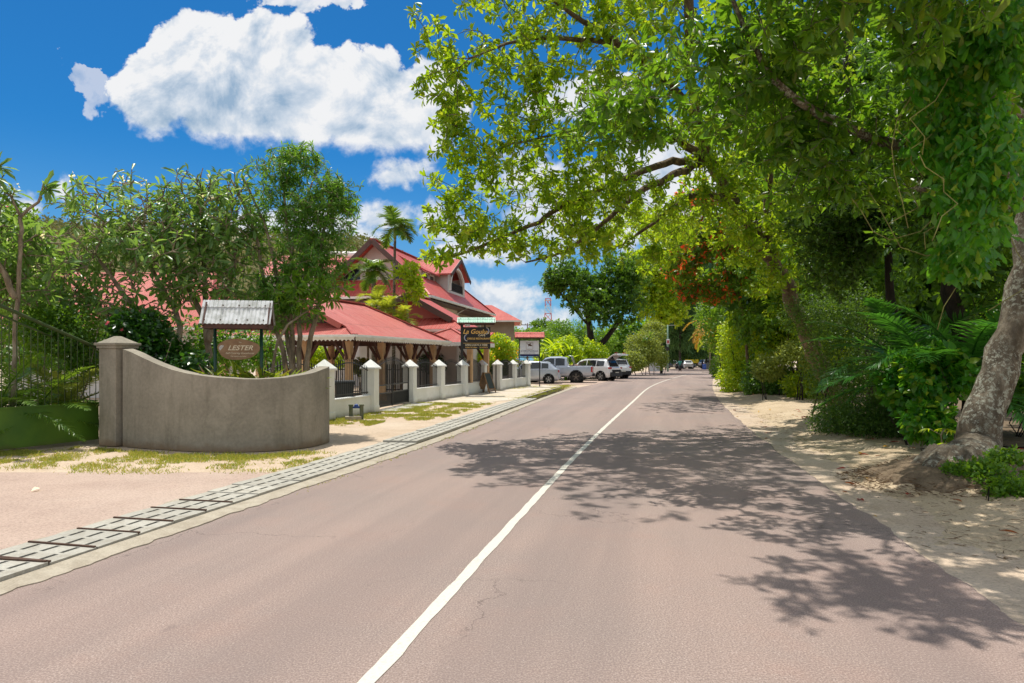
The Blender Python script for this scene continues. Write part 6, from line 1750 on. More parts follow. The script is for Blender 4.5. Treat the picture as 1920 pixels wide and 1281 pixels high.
# ---- thicket behind, tree by tree
def jungle():
    def spray(sz, wd, t=OBOV, k=9):
        def leaf(L, tp, td):
            rosettes(L, t, tp, td, k, sz, wd, 1.0, .45, .2, .22, .4)
        return leaf
    G_ = 'thicket trees on the right'
    specs = [
        ('tall dark tree rising behind the leaning trunk of the arching tree', [(1640, 770, 22, .22), (1630, 560, 21.8, .18), (1600, 380, 21.5, .14), (1590, 200, 21, .1), (1580, 20, 21, .05)],
         [E(1600, 330, 21.5, 130, 120, 2), E(1560, 480, 21.5, 120, 70, 1.6), E(1640, 540, 21.5, 110, 60, 1.5), E(1620, 180, 21, 120, 110, 1.8)], 1500, LF_JUNGLE, .27, .55, OBOV),
        ('slender dark-stemmed tree between the dark clump and the palm fronds', [(1690, 790, 15.5, .13), (1680, 640, 15.4, .11), (1665, 480, 15.2, .08), (1640, 330, 15, .05)],
         [E(1650, 400, 15.2, 120, 90, 1.2), E(1600, 500, 15.4, 110, 70, 1), E(1700, 470, 15, 90, 70, 1), E(1560, 420, 15.4, 90, 60, 1)], 1700, LF_FINE, .15, .6, DIAM),
        ('dark tree close behind the lichened trunk', [(1840, 790, 13, .2), (1800, 600, 13, .16), (1770, 420, 12.8, .12), (1760, 250, 12.6, .07), (1750, 60, 12.4, .04)],
         [E(1790, 330, 12.6, 130, 120, 1.2), E(1720, 460, 12.9, 100, 70, 1), E(1850, 500, 13, 90, 110, 1), E(1800, 120, 12.4, 130, 110, 1.2), E(1720, 240, 12.6, 100, 80, 1)], 1600, LF_DEEP, .2, .55, OBOV),
        ('broad-leaved tree at the far right behind the sand bank', [(1990, 790, 15, .2), (1980, 500, 15, .15), (1960, 250, 15, .1), (1950, 0, 15, .05)],
         [E(1930, 600, 15, 110, 110, 1.4), E(1960, 380, 15, 130, 150, 1.5), E(1930, 150, 15, 130, 150, 1.5)], 1300, LF_JUNGLE, .24, .55, OBOV),
        ('mid-green tree filling the gap above the sandy footpath', [(1500, 740, 27, .2), (1500, 600, 27, .16), (1480, 460, 27, .12), (1470, 330, 27, .06)],
         [E(1480, 500, 27, 110, 90, 2.2), E(1540, 600, 27, 80, 60, 2), E(1440, 600, 28, 70, 60, 1.8), E(1500, 380, 27, 100, 80, 2), E(1580, 690, 27, 60, 45, 1.6)], 1500, LF_MID, .28, .6, OBOV)]
    for lab, tr, ells, n, mt, sz, wd, t in specs:
        tips = sample(ells, n, .42, .22, .7)
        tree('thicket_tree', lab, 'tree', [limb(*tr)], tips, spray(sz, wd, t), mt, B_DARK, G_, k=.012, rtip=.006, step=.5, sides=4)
    # masses further back close the view
    bush('treeline', 'dense dark woodland beyond the roadside thicket', 'woods', [E(1560, 480, 33, 230, 210, 2.5), E(1780, 420, 31, 230, 280, 2.5), E(1960, 420, 30, 160, 300, 2.5), E(1660, 160, 34, 260, 120, 2.5), E(1480, 330, 36, 130, 120, 2)], 30000, LF_DEEP, .46, .75, DIAM, B_DARK, clump=.12, cs=.4, surf=.5)
    bpy.data.objects['treeline']['kind'] = 'stuff'
    # ground-hugging shrubs
    S = 'shrubs at the foot of the thicket'
    bush('shrub', 'dark fine-leaved shrub spreading onto the sand left of the near trunk', 'shrub', [E(1645, 785, 13.4, 100, 42, .9), E(1580, 790, 14.2, 62, 36, .8), E(1710, 770, 13.2, 75, 55, .8)], 11000, LF_FINE, .05, .6, DIAM, B_DARK, S, .15, 1.5)
    bush('shrub', 'tall fine-leaved shrub against the leaning trunk of the arching tree', 'shrub', [E(1560, 690, 17.5, 55, 85, .9), E(1590, 600, 17.5, 70, 80, .9), E(1640, 690, 16.5, 60, 80, .9), E(1530, 590, 18.5, 70, 50, .8)], 10000, LF_FINE, .065, .6, DIAM, B_DARK, S, .2, 1.2)
    bush('shrub', 'tangle of broad leaves behind the foot of the near trunk', 'shrub', [E(1760, 700, 11.4, 60, 55, .5), E(1740, 790, 11.2, 42, 40, .45), E(1700, 720, 12.2, 50, 60, .5)], 1700, LF_VINE, .12, .75, HEART, B_DARK, S, .25, 1.6)
    bush('shrub', 'low yellow-green weeds growing on the root mound', 'shrub', [E(1860, 905, 8.0, 60, 45, .4), E(1800, 890, 8.2, 30, 24, .25), E(1905, 940, 7.4, 45, 42, .35), E(1840, 965, 7.4, 50, 16, .3), E(1890, 880, 8.4, 40, 40, .4)], 4200, LF_MID, .06, .62, DIAM, B_DARK, S, .25, 2.5)
    bush('shrub', 'scrubby plants behind the sand at the far right edge', 'shrub', [E(1905, 730, 13, 45, 40, .6), E(1960, 740, 13, 60, 60, .7)], 1300, LF_JUNGLE, .12, .6, LANC, B_DARK, S)
    H = 'hedge bushes by the right road edge'
    bush('hedge_bush', 'bright yellow-green bush at the right road edge near the bend', 'bush', [E(1395, 640, 34, 48, 70, 1.6), E(1385, 708, 34, 40, 34, 1.3), E(1420, 560, 35, 55, 60, 1.6)], 7500, LF_YEL, .15, .62, OBOV, B_DARK, H)
    bush('hedge_bush', 'dark green bush right of the bright bush by the footpath', 'bush', [E(1450, 610, 30, 50, 75, 1.3), E(1425, 700, 30.5, 34, 34, 1.1), E(1455, 705, 30, 40, 36, 1.0), E(1470, 718, 29, 46, 26, .9), E(1420, 722, 30, 30, 22, .8), E(1480, 540, 31, 55, 50, 1.4)], 7500, LF_DEEP, .14, .62, OBOV, B_DARK, H)
    bush('hedge_bush', 'shaded green bush where the road bends out of sight', 'bush', [E(1368, 650, 52, 26, 42, 1.8), E(1352, 690, 60, 20, 22, 1.8), E(1380, 560, 50, 40, 60, 2.2)], 4500, LF_MID, .2, .65, DIAM, B_DARK, H)
    bush('hedge_bush', 'tall sunlit leafy bank between the bend and the footpath', 'bush', [E(1400, 520, 38, 70, 70, 1.8), E(1345, 600, 44, 42, 66, 1.8), E(1440, 450, 36, 70, 70, 2), E(1370, 440, 40, 60, 60, 2), E(1385, 680, 39, 34, 40, 1.2)], 8000, LF_MID, .2, .62, OBOV, B_DARK, H)
    bush('hedge_bush', 'sunlit yellow-green foliage hanging over the sandy footpath', 'bush', [E(1500, 560, 27, 70, 60, 1.3), E(1460, 640, 28.5, 50, 44, 1.2), E(1540, 640, 25, 50, 70, 1.2), E(1430, 500, 30, 60, 60, 1.4), E(1530, 715, 26, 36, 36, .9), E(1500, 722, 27, 34, 26, .8)], 7600, LF_YEL, .16, .62, OBOV, B_DARK, H)
    bush('hedge_bush', 'grey-green shrub at the back of the sandy footpath', 'bush', [E(1505, 665, 25, 50, 30, 1), E(1440, 690, 26, 30, 24, .8)], 2600, LF_OLIVE, .12, .6, DIAM, B_DARK, H)
    # understory palms
    for lab, (px, py, Y), n, ln, h in (('small palm with drooping dark fronds behind the near trunk', (1760, 800, 12.2), 15, 2.5, .9), ('understory palm with long fronds left of the near trunk', (1700, 800, 13.6), 14, 2.4, 1.2), ('glossy palm fronds rising behind the dark shrub', (1810, 800, 11.6), 11, 2.0, 1.3)):
        c = P(px, py, Y); c.z = .1
        palm('understory_palm', lab, c, h, (.05, 0), n, ln, LF_PALM_D, B_DARK, 'small palms in the thicket', .07, .5, 1.0, .038, 40, (.15, 1.25))
    # fern-like seedlings catching the light
    for lab, (px, py, Y) in (('pale seedling with hand-shaped leaves in front of the thicket', (1728, 800, 11.2)), ('bright seedling leaning over the sand by the root', (1766, 846, 10.0)), ('small pale fern sprout beside the near trunk', (1764, 815, 10.3))):
        c = P(px, py, Y); g = sand_z(c.x, c.y)
        r = thing('seedling', lab, 'plant', (c.x, c.y, g), 0, 'seedlings beside the near trunk'); L = Leaves(); mb = MB(); hh = max(.15, c.z - g)
        mb.tube([(0, 0, 0), (.02, 0, hh * .6), (0, 0, hh)], .008, 5)
        for k in range(5):
            a = RNG.uniform(0, 6.3); b = Vector((0, 0, hh)); e = b + Vector((math.cos(a) * .16, math.sin(a) * .16, .08)); mb.tube([b, e], .004, 4)
            n = 7; d = np.array([[math.cos(a + q), math.sin(a + q), -.25] for q in np.linspace(-1.3, 1.3, n)]); L.add(LANC, np.tile(np.array(e), (n, 1)), d, np.tile([0, 0, 1.], (n, 1)), .16, .05)
        L.build('foliage', LF_YEL, r); mb.build('stem', B_TAN, r)
jungle()

# ---- left garden
def frangipani(label, base, limbs, ells, n, seed):
    tips = sample(ells, n, .42, .0, 1.0)
    def leaf(L, tp, td):
        rosettes(L, OBOV, tp, td + np.array([0, 0, .3]), 6, .28, .42, 1.0, .45, .08, .12, .28)
    full = leaf
    def leaf(L, tp, td):
        q = RNG.uniform(size=len(tp)) < .62; full(L, tp[q], td[q])
    th, tp, td = tree('frangipani_tree', label, 'tree', limbs, tips, leaf, LF_PLUM, B_TAN, 'frangipani trees behind the grey wall', k=.016, rtip=.011, step=.3, lift=.3, sides=5)
    F = Leaves(); sel = tp[RNG.choice(len(tp), 26, replace=False)] + np.array([0, 0, .08])
    sel = sel[sel[:, 2] > 3.2]
    for k in range(9):
        q = sel + RNG.normal(size=sel.shape) * .05; F.add(HEART, q, rdir(len(q), .6), rdir(len(q), .8), .06, .05)
    if len(sel): shift(F.build('blossoms', F_WHITE, th), Vector(limbs[0][0][:3]))
def g0(px, Y): p = P(px, 0, Y); return (p.x, p.y, 0)
frangipani('wide frangipani with bare grey branches directly behind the grey pier', 0,
    [[g0(330, 14.6) + (.1,), tuple(P(335, 690, 14.6)) + (.085,), tuple(P(290, 630, 14.8)) + (.06,), tuple(P(210, 590, 15)) + (.04,), tuple(P(120, 540, 15.2)) + (.025,)],
     [tuple(P(335, 680, 14.6)) + (.075,), tuple(P(330, 590, 14.8)) + (.055,), tuple(P(280, 500, 15)) + (.035,), tuple(P(240, 420, 15.2)) + (.03,)],
     [tuple(P(300, 640, 14.7)) + (.07,), tuple(P(240, 560, 14.6)) + (.05,), tuple(P(180, 480, 14.6)) + (.03,)]],
    [E(230, 400, 15.2, 120, 80, 1.1), E(160, 500, 14.8, 120, 80, 1.0), E(290, 480, 14.6, 90, 80, 1.0), E(120, 590, 14.6, 90, 50, .8), E(220, 580, 14.4, 110, 40, .7), E(60, 520, 14.6, 80, 70, .8)], 950, 1)
frangipani('frangipani with grey stems spreading over the hanging oval sign', 0,
    [[g0(385, 15.2) + (.09,), tuple(P(390, 670, 15.2)) + (.075,), tuple(P(385, 560, 15.4)) + (.055,), tuple(P(380, 450, 15.6)) + (.035,), tuple(P(370, 370, 15.8)) + (.03,)],
     [tuple(P(390, 640, 15.2)) + (.09,), tuple(P(430, 540, 15.4)) + (.06,), tuple(P(445, 440, 15.4)) + (.035,)],
     [tuple(P(388, 600, 15.3)) + (.07,), tuple(P(330, 500, 15.3)) + (.05,), tuple(P(310, 400, 15.4)) + (.03,)]],
    [E(390, 370, 15.6, 95, 62, 1.0), E(330, 440, 15.3, 100, 80, 1.0), E(430, 450, 15.3, 70, 90, .9), E(380, 540, 15, 90, 50, .8)], 820, 2)
frangipani('frangipani at the left edge with two tall bare forked stems', 0,
    [[g0(20, 12.4) + (.045,), tuple(P(30, 600, 12.4)) + (.04,), tuple(P(40, 430, 12.4)) + (.035,), tuple(P(38, 405, 12.4)) + (.03,), tuple(P(72, 380, 12.4)) + (.024,), tuple(P(82, 345, 12.4)) + (.018,)],
     [tuple(P(38, 405, 12.4)) + (.026,), tuple(P(20, 370, 12.4)) + (.02,), tuple(P(2, 350, 12.4)) + (.02,)],
     [tuple(P(30, 560, 12.4)) + (.06,), tuple(P(-20, 460, 12.2)) + (.04,), tuple(P(-40, 360, 12)) + (.02,)]],
    [E(60, 470, 13, 75, 55, .7), E(20, 540, 13, 80, 60, .8), E(85, 352, 12.4, 16, 12, .15), E(18, 365, 12.4, 16, 16, .15), E(-10, 320, 12.1, 22, 22, .3), E(-60, 430, 12, 70, 90, .8)], 480, 3)
def narrow_tree():
    L0 = []
    for px, q in ((545, (525, 480, 455)), (560, (560, 520, 530)), (535, (500, 460, 430)), (575, (600, 610, 640)), (550, (545, 560, 590))):
        L0.append([g0(px, 15.4) + (.07,), tuple(P(px, 680, 15.4)) + (.06,), tuple(P(q[0], 560, 15.4)) + (.05,), tuple(P(q[0] * .5 + q[1] * .5, 440, 15.4)) + (.035,), tuple(P(q[2], 330, 15.4)) + (.015,)])
    ells = [E(545, 340, 15.4, 85, 75, 1.0), E(600, 400, 15.4, 80, 85, 1.1), E(520, 440, 15.6, 80, 90, 1.1), E(590, 500, 15.2, 75, 70, 1.0), E(500, 540, 15.4, 60, 55, .8), E(530, 580, 15.2, 70, 45, .8), E(560, 295, 15.4, 40, 30, .5), E(640, 370, 15.4, 45, 40, .6)]
    tips = sample(ells, 1800, .5, .2, .9)
    def leaf(L, tp, td): rosettes(L, LANC, tp, td + np.array([0, 0, .1]), 11, .16, .32, .9, .5, .3, .2, .3)
    th, tp, td = tree('garden_tree', 'dense many-stemmed tree with narrow dark leaves beside the oval sign', 'tree', L0, tips, leaf, LF_NARROW, B_TAN, k=.012, rtip=.006, step=.3, lift=.3, sides=4)
    L1 = [[g0(500, 14.7) + (.035,), tuple(P(520, 640, 14.7)) + (.03,), tuple(P(580, 580, 14.6)) + (.015,)]]
    t2 = sample([E(600, 560, 14.5, 62, 32, .5), E(560, 540, 14.6, 50, 35, .5)], 70, .4)
    def leaf2(L, tp, td): rosettes(L, OBOV, tp, td, 8, .24, .42, 1.0, .4, .15, .1, .3)
    tree('garden_tree', 'low branch tree with large paddle leaves right of the oval sign', 'tree', L1, t2, leaf2, LF_MID, B_TAN, k=.02, rtip=.01)
narrow_tree()
def left_garden():
    S = 'shrubs behind the grey wall'
    bush('hibiscus_bush', 'dark hibiscus bush with pink flowers right behind the sagging grey wall', 'bush', [E(300, 660, 13.6, 60, 42, .6), E(260, 620, 13.8, 55, 40, .6), E(350, 680, 13.4, 50, 28, .5)], 2600, LF_HIB, .1, .66, HEART, B_TAN, S, flowers=(F_PINK, 16, .055, 'blossoms'))
    bush('garden_shrub', 'dense small-leaved green shrub above the green gate', 'bush', [E(110, 620, 13.6, 70, 50, .7), E(60, 600, 14, 70, 50, .7), E(150, 670, 13.8, 40, 45, .5)], 5200, LF_DEEP, .075, .62, DIAM, B_TAN, S)
    bush('garden_shrub', 'shadowy shrub mass filling the garden behind the frangipani stems', 'bush', [E(300, 640, 17, 110, 60, .8), E(420, 650, 17.5, 90, 50, .8), E(180, 660, 17, 90, 60, .8), E(60, 660, 16, 90, 60, .8), E(500, 660, 17, 50, 40, .7)], 4500, LF_DEEP, .12, .6, DIAM, B_TAN, S)
    bush('garden_shrub', 'green shrub with pinkish flowers at the far left by the house', 'bush', [E(20, 420, 17, 50, 40, .8), E(-30, 520, 16.5, 80, 120, .8), E(60, 520, 17.4, 70, 60, .8)], 3600, LF_MID, .12, .6, DIAM, B_TAN, S, flowers=(F_PINK, 30, .05, 'blossoms'))
    for i, (lab, px, Y, n, ln) in enumerate((('feathery young palm behind the green gate', 60, 12.9, 16, 1.7), ('young date palm with grey-green fronds beside the grey pier', 120, 13.6, 16, 1.5), ('young palm at the left end behind the green gate', -10, 12.2, 14, 1.6))):
        c = P(px, 0, Y); c.z = 0
        palm('garden_palm', lab, c, .45 + .1 * i, (0, 0), n, ln, LF_PALM if i != 1 else LF_OLIVE, B_TAN, 'young palms behind the green gate', .07, .3, .9, .022, 46, (.1, 1.2))
    # strap-leaved rosettes behind the wall
    k = 0
    labs = ['strap-leaved rosette plant left of the green sign posts', 'yellow-green strap rosette beside the left green post', 'reddish strap rosette between the green sign posts', 'strap rosette just below the oval board', 'big strap rosette right of centre below the oval board', 'strap rosette beside the right green post', 'strap rosette right of the green posts by the thin stems', 'strap rosette near the right end of the grey wall']
    for px, Y, s in ((378, 12.35, .62), (402, 12.5, .68), (432, 12.6, .66), (455, 12.4, .66), (478, 12.55, .74), (505, 12.5, .62), (530, 12.65, .6), (568, 12.9, .5)):
        c = P(px, 0, Y); c.z = .98; c.y += .28
        r = thing('rosette_plant', labs[k], 'plant', c, 0, 'strap-leaved rosettes on the grey wall'); L = Leaves(); n = 22
        a = RNG.uniform(0, 6.28, n); el = RNG.uniform(.25, 1.3, n); d = np.column_stack((np.cos(a) * np.cos(el), np.sin(a) * np.cos(el), np.sin(el)))
        L.add(LANC, RNG.normal(size=(n, 3)) * .02, d, np.tile([0, 0, 1.], (n, 1)) + d * .2, s * RNG.uniform(.6, 1.1, n), .11)
        L.build('foliage', LF_BROM, r); MB().lathe([(.1, -.98), (.1, -.1), (.05, .05)], n=8).build('stem', B_TAN, r); k += 1
    tag(MB().slab([Vector((-6.9, 12.75, .95)), Vector((-5.6, 12.2, .95)), Vector((-4.5, 12.15, .95)), Vector((-3.8, 12.8, .95)), Vector((-3.8, 13.4, .95)), Vector((-6.9, 13.6, .95))], (0, 0, -.95)).build('planter_soil', B_ROOT), kind='structure')
left_garden()

# ---- palms and plants by the house
def house_garden():
    Pm = 'palms in front of the red-roofed house'
    c = P(738, 0, 33); c.z = 0; palm('tall_palm', 'tall slender palm leaning in front of the house gable', c, 7.55, (.05, .1), 13, 1.25, LF_PALM, B_GREY, Pm, .075, .55, 1.25, .05, 40, (-.35, 1.1), (.35, 0), pm('palm_crownshaft', lin(110, 140, 60), None, 4, .5, .05))
    c = P(702, 0, 33.5); c.z = 0; palm('tall_palm', 'shorter stout palm with shaggy crown before the gable', c, 6.0, (-.05, 0), 15, 1.25, LF_PALM, B_GREY, Pm, .13, .5, 1.2, .05, 40, (-.5, 1.1), (.1, 0))
    Cl = 'clump of yellow-green palms'
    for lab, px, Y, h, n in (('yellow-green clump palm left of the slender palm trunk', 690, 31.5, 3.7, 12), ('yellow-green clump palm at the foot of the slender palm', 722, 31.2, 3.9, 12), ('clump palm right of the slender palm above the pavilion roof', 752, 31.0, 3.3, 11), ('leaning clump palm beside the gable with golden fronds', 706, 32.2, 4.4, 12)):
        c = P(px, 0, Y); c.z = 0; palm('clump_palm', lab, c, h, (0, 0), n, 1.25, LF_PALM_Y, B_TAN, Cl, .05, .42, 1.2, .045, 24, (-.3, 1.2))
    L0 = [[g0(765, 32.5) + (.1,), tuple(P(766, 620, 32.5)) + (.08,), tuple(P(762, 560, 32.5)) + (.05,), tuple(P(760, 510, 32.5)) + (.03,)]]
    tree('garden_tree', 'small tree with bright yellow-green leaves against the red roof', 'tree', L0, sample([E(762, 515, 32.5, 30, 26, .8), E(778, 548, 32.5, 24, 22, .7)], 150, .4), lambda L, tp, td: rosettes(L, OBOV, tp, td, 9, .27, .52, 1, .4, .15, .15, .3), LF_YEL, B_TAN, k=.02)
    H = 'bushes behind the white fence'
    bush('garden_bush', 'dark bush under the small pavilion roof', 'bush', [E(815, 680, 35.5, 30, 22, .9), E(850, 676, 36, 22, 22, .8)], 2600, LF_HIB, .14, .6, DIAM, B_TAN, H)
    bush('garden_bush', 'bright shrub seen through the pavilion columns', 'bush', [E(590, 668, 33, 34, 20, .9), E(630, 672, 33.5, 30, 18, .8)], 2600, LF_YEL, .14, .6, DIAM, B_TAN, H)
    bush('garden_bush', 'pale green shrub near the pavilion corner post', 'bush', [E(680, 688, 30.5, 22, 16, .6)], 1100, LF_OLIVE, .11, .6, DIAM, B_TAN, H)
    bush('flowering_bush', 'tall bush with yellow-orange flowers right of the black sign', 'bush', [E(930, 655, 42, 34, 30, 1.1), E(900, 672, 40, 26, 22, .9), E(958, 665, 43, 18, 26, .9)], 5200, LF_YEL, .15, .6, DIAM, B_TAN, H, flowers=(F_ORANGE, 110, .1, 'blossoms'))
    bush('garden_bush', 'dark hedge plant behind the last white pillars', 'bush', [E(940, 690, 41.5, 30, 13, .6), E(985, 692, 46.5, 26, 14, .6)], 2400, LF_HIB, .12, .6, DIAM, B_TAN, H)
    # broad banana-like plants right of the white sign
    k = 0
    for px, Y, lab in ((1022, 52, 'broad-leaved yellow-green plant just right of the white sign'), (1040, 53, 'broad-leaved plant behind the silver pickup cab'), (1062, 54, 'broad-leaved plant left of the round dark tree trunk')):
        c = P(px, 0, Y); c.z = 0; r = thing('broadleaf_plant', lab, 'plant', c, 0, 'broad-leaved plants behind the cars'); L = Leaves(); mb = MB()
        for q in range(16):
            a = RNG.uniform(0, 6.28); h = RNG.uniform(.8, 2.6); b = Vector((RNG.normal() * .35, RNG.normal() * .3, h)); mb.tube([(b.x * .4, b.y * .4, 0), b], .035, 5)
            el = RNG.uniform(.2, 1.1); L.add(LANC, [b], [[math.cos(a) * math.cos(el), math.sin(a) * math.cos(el), math.sin(el)]], [[0, 0, 1.]], 1.25, .42)
        L.build('foliage', LF_YEL, r); mb.build('stem', LF_MID, r)
    K = 'bushes behind the parked cars'
    bush('roadside_bush', 'bright green bush mass behind the silver pickup', 'bush', [E(1075, 655, 57, 42, 26, 1.8), E(1040, 668, 56, 40, 20, 1.6), E(1110, 665, 58, 36, 22, 1.6)], 8500, LF_YEL, .2, .62, DIAM, B_TAN, K)
    bush('roadside_bush', 'vivid green low bush behind the open boot', 'bush', [E(1140, 672, 62, 32, 17, 1.6), E(1100, 676, 61, 30, 16, 1.4)], 4200, LF_MID, .2, .62, DIAM, B_TAN, K)
    bush('roadside_bush', 'olive bush with pale tips beside the grey panel fence', 'bush', [E(1205, 655, 72, 36, 34, 2.2), E(1185, 678, 70, 26, 20, 1.8), E(1225, 625, 74, 24, 24, 1.8), E(1240, 672, 76, 14, 22, 1.2)], 7500, LF_OLIVE, .22, .6, DIAM, B_TAN, K)
    bush('roadside_bush', 'hazy green scrub rising behind the white sign', 'bush', [E(1060, 622, 85, 50, 22, 3), E(1000, 640, 80, 50, 24, 3), E(1110, 640, 84, 50, 26, 3), E(930, 632, 90, 60, 24, 3)], 9000, LF_MID, .3, .62, DIAM, B_TAN, K)
house_garden()

# ---- trees in the middle distance
def mid_trees():
    def sp(sz, wd=.6, t=DIAM, k=10): return lambda L, tp, td: rosettes(L, t, tp, td, k, sz, wd, 1.0, .5, .1, .4, .5)
    L0 = [[g0(1120, 62) + (.35,), tuple(P(1110, 650, 62)) + (.32,), tuple(P(1106, 620, 62)) + (.28,), tuple(P(1100, 570, 62)) + (.2,), tuple(P(1095, 520, 62)) + (.1,)],
          [tuple(P(1118, 655, 62)) + (.3,), tuple(P(1155, 610, 62)) + (.2,), tuple(P(1180, 560, 62)) + (.1,)], [tuple(P(1106, 615, 62)) + (.1,), tuple(P(1060, 560, 62)) + (.06,), tuple(P(1035, 530, 62)) + (.03,)]]
    tree('round_tree', 'big round dark-green tree with thick trunk standing behind the parked cars', 'tree', L0, sample([E(1120, 560, 62, 75, 62, 3.4), E(1070, 520, 62, 52, 44, 2.6), E(1180, 575, 62, 58, 52, 2.8), E(1150, 510, 62, 60, 40, 2.6), E(1130, 620, 62, 62, 30, 2.4), E(1040, 530, 62, 32, 26, 1.6), E(1195, 530, 62, 42, 40, 2), E(1210, 620, 63, 34, 30, 1.6)], 2300, .5, .42, .3), sp(.36, .7), LF_DEEP, B_DARK, k=.015, rtip=.015, step=.8, sides=4)
    T = 'trees beyond the parked cars'
    def simple(lab, trunk, ells, n, sz, mt, cs=.3):
        tree('distant_tree', lab, 'tree', [trunk], sample(ells, n, .42, .2, cs), sp(sz), mt, B_DARK, T, k=.015, rtip=.02, step=1.2, sides=4)
    simple('small bright tree under the lattice mast', [g0(1014, 105) + (.25,), tuple(P(1014, 640, 105)) + (.2,), tuple(P(1014, 610, 105)) + (.1,)], [E(1014, 615, 105, 26, 20, 2), E(1000, 630, 105, 22, 14, 1.8), E(1030, 628, 105, 18, 14, 1.6)], 380, .5, LF_MID)
    simple('light green tree rising behind the round dark tree', [g0(1240, 80) + (.16,), tuple(P(1240, 620, 80)) + (.14,), tuple(P(1240, 520, 80)) + (.1,)], [E(1245, 515, 80, 60, 50, 3), E(1215, 560, 82, 40, 40, 2.4), E(1285, 480, 80, 50, 44, 3), E(1200, 500, 84, 44, 36, 2.6), E(1250, 580, 80, 44, 36, 2.4)], 1700, .6, LF_YEL)
    def cas(lab, px, Y, ells, n):
        tr = [g0(px, Y) + (.2,), tuple(P(px, 620, Y)) + (.17,), tuple(P(px + 4, 500, Y)) + (.1,), tuple(P(px + 6, 430, Y)) + (.04,)]
        def leaf(L, tp, td):
            m = 22; q = np.repeat(tp, m, 0) + RNG.normal(size=(len(tp) * m, 3)) * .35; d = nrm(np.repeat(td, m, 0) * .6 + rdir(len(q)) * .7 + np.array([0, 0, -.55])); L.add(BLADE, q, d, rdir(len(q)), 1.0 * RNG.uniform(.6, 1.2, len(q)), .12)
        tree('casuarina_tree', lab, 'tree', [tr], sample(ells, n, .45, .1, .3), leaf, LF_CAS, B_DARK, 'feathery trees at the bend', k=.012, rtip=.012, step=1, sides=4)
    cas('feathery blue-green tree behind the pale green pole', 1275, 105, [E(1280, 600, 105, 40, 55, 3), E(1270, 530, 105, 36, 50, 3), E(1290, 470, 105, 30, 45, 2.5)], 620)
    cas('feathery dark tree overhanging the far bend', 1325, 120, [E(1325, 600, 118, 44, 48, 3.5), E(1330, 530, 118, 44, 50, 3.5), E(1345, 460, 118, 40, 50, 3), E(1310, 650, 116, 40, 18, 3)], 640)
    cas('feathery tree at the left of the far bend', 1240, 118, [E(1255, 640, 118, 36, 36, 3), E(1240, 580, 118, 36, 44, 3)], 420)
    # reddening almond above the road bend
    L0 = [[g0(1405, 31) + (.08,), tuple(P(1398, 620, 31)) + (.07,), tuple(P(1372, 500, 29.5)) + (.05,), tuple(P(1345, 400, 29)) + (.05,), tuple(P(1335, 340, 29)) + (.03,)]]
    ells = [E(1320, 370, 28, 52, 34, 1.3), E(1345, 440, 28.5, 50, 40, 1.4), E(1300, 470, 29, 44, 34, 1.3), E(1350, 540, 30, 44, 36, 1.3), E(1300, 545, 30, 40, 26, 1.2), E(1275, 505, 29, 34, 26, 1.1), E(1385, 480, 29.5, 40, 60, 1.3)]
    th, tp, td = tree('almond_tree', 'slim tree with many orange-red leaves hanging above the road bend', 'tree', L0, sample(ells, 1150, .45, .1, .7), lambda L, tp, td: rosettes(L, OBOV, tp, td, 8, .27, .58, 1, .4, .25, .15, .35), LF_MID, B_BROWN, k=.014, rtip=.008, step=.5, sides=4)
    R = Leaves(); sel = tp[RNG.uniform(size=len(tp)) < .36]; rosettes(R, OBOV, sel, rdir(len(sel)), 6, .24, .55, 1, .4, .35, .2, .4)
    shift(R.build('red_leaves', LF_RED, th), Vector(L0[0][0][:3]))
    # coconut palms with dry fronds at the bend
    c = P(1345, 0, 62); c.z = 0; palm('coconut_palm', 'coconut palm with orange dying fronds over the road bend', c, 5.0, (-1.0, -.6), 12, 2.6, LF_DRY, B_GREY, 'coconut palms at the bend', .13, .75, 1.5, .07, 40, (-.9, .7))
    c = P(1332, 0, 90); c.z = 0; palm('coconut_palm', 'smaller coconut palm with green and golden fronds further along', c, 4.6, (-.3, 0), 13, 3.0, LF_PALM_Y, B_GREY, 'coconut palms at the bend', .12, .7, 1.4, .07, 36, (-.5, 1.0))
    bush('treeline', 'far-off green woods closing the road', 'woods', [E(1290, 650, 150, 90, 36, 4), E(1360, 560, 150, 110, 110, 5), E(1200, 640, 150, 80, 40, 4), E(1320, 668, 146, 60, 14, 3), E(1440, 520, 120, 110, 130, 5)], 16000, LF_MID, 1.0, .75, DIAM, B_DARK, clump=.1, cs=.15)
    bpy.data.objects['treeline.001']['kind'] = 'stuff'
mid_trees()

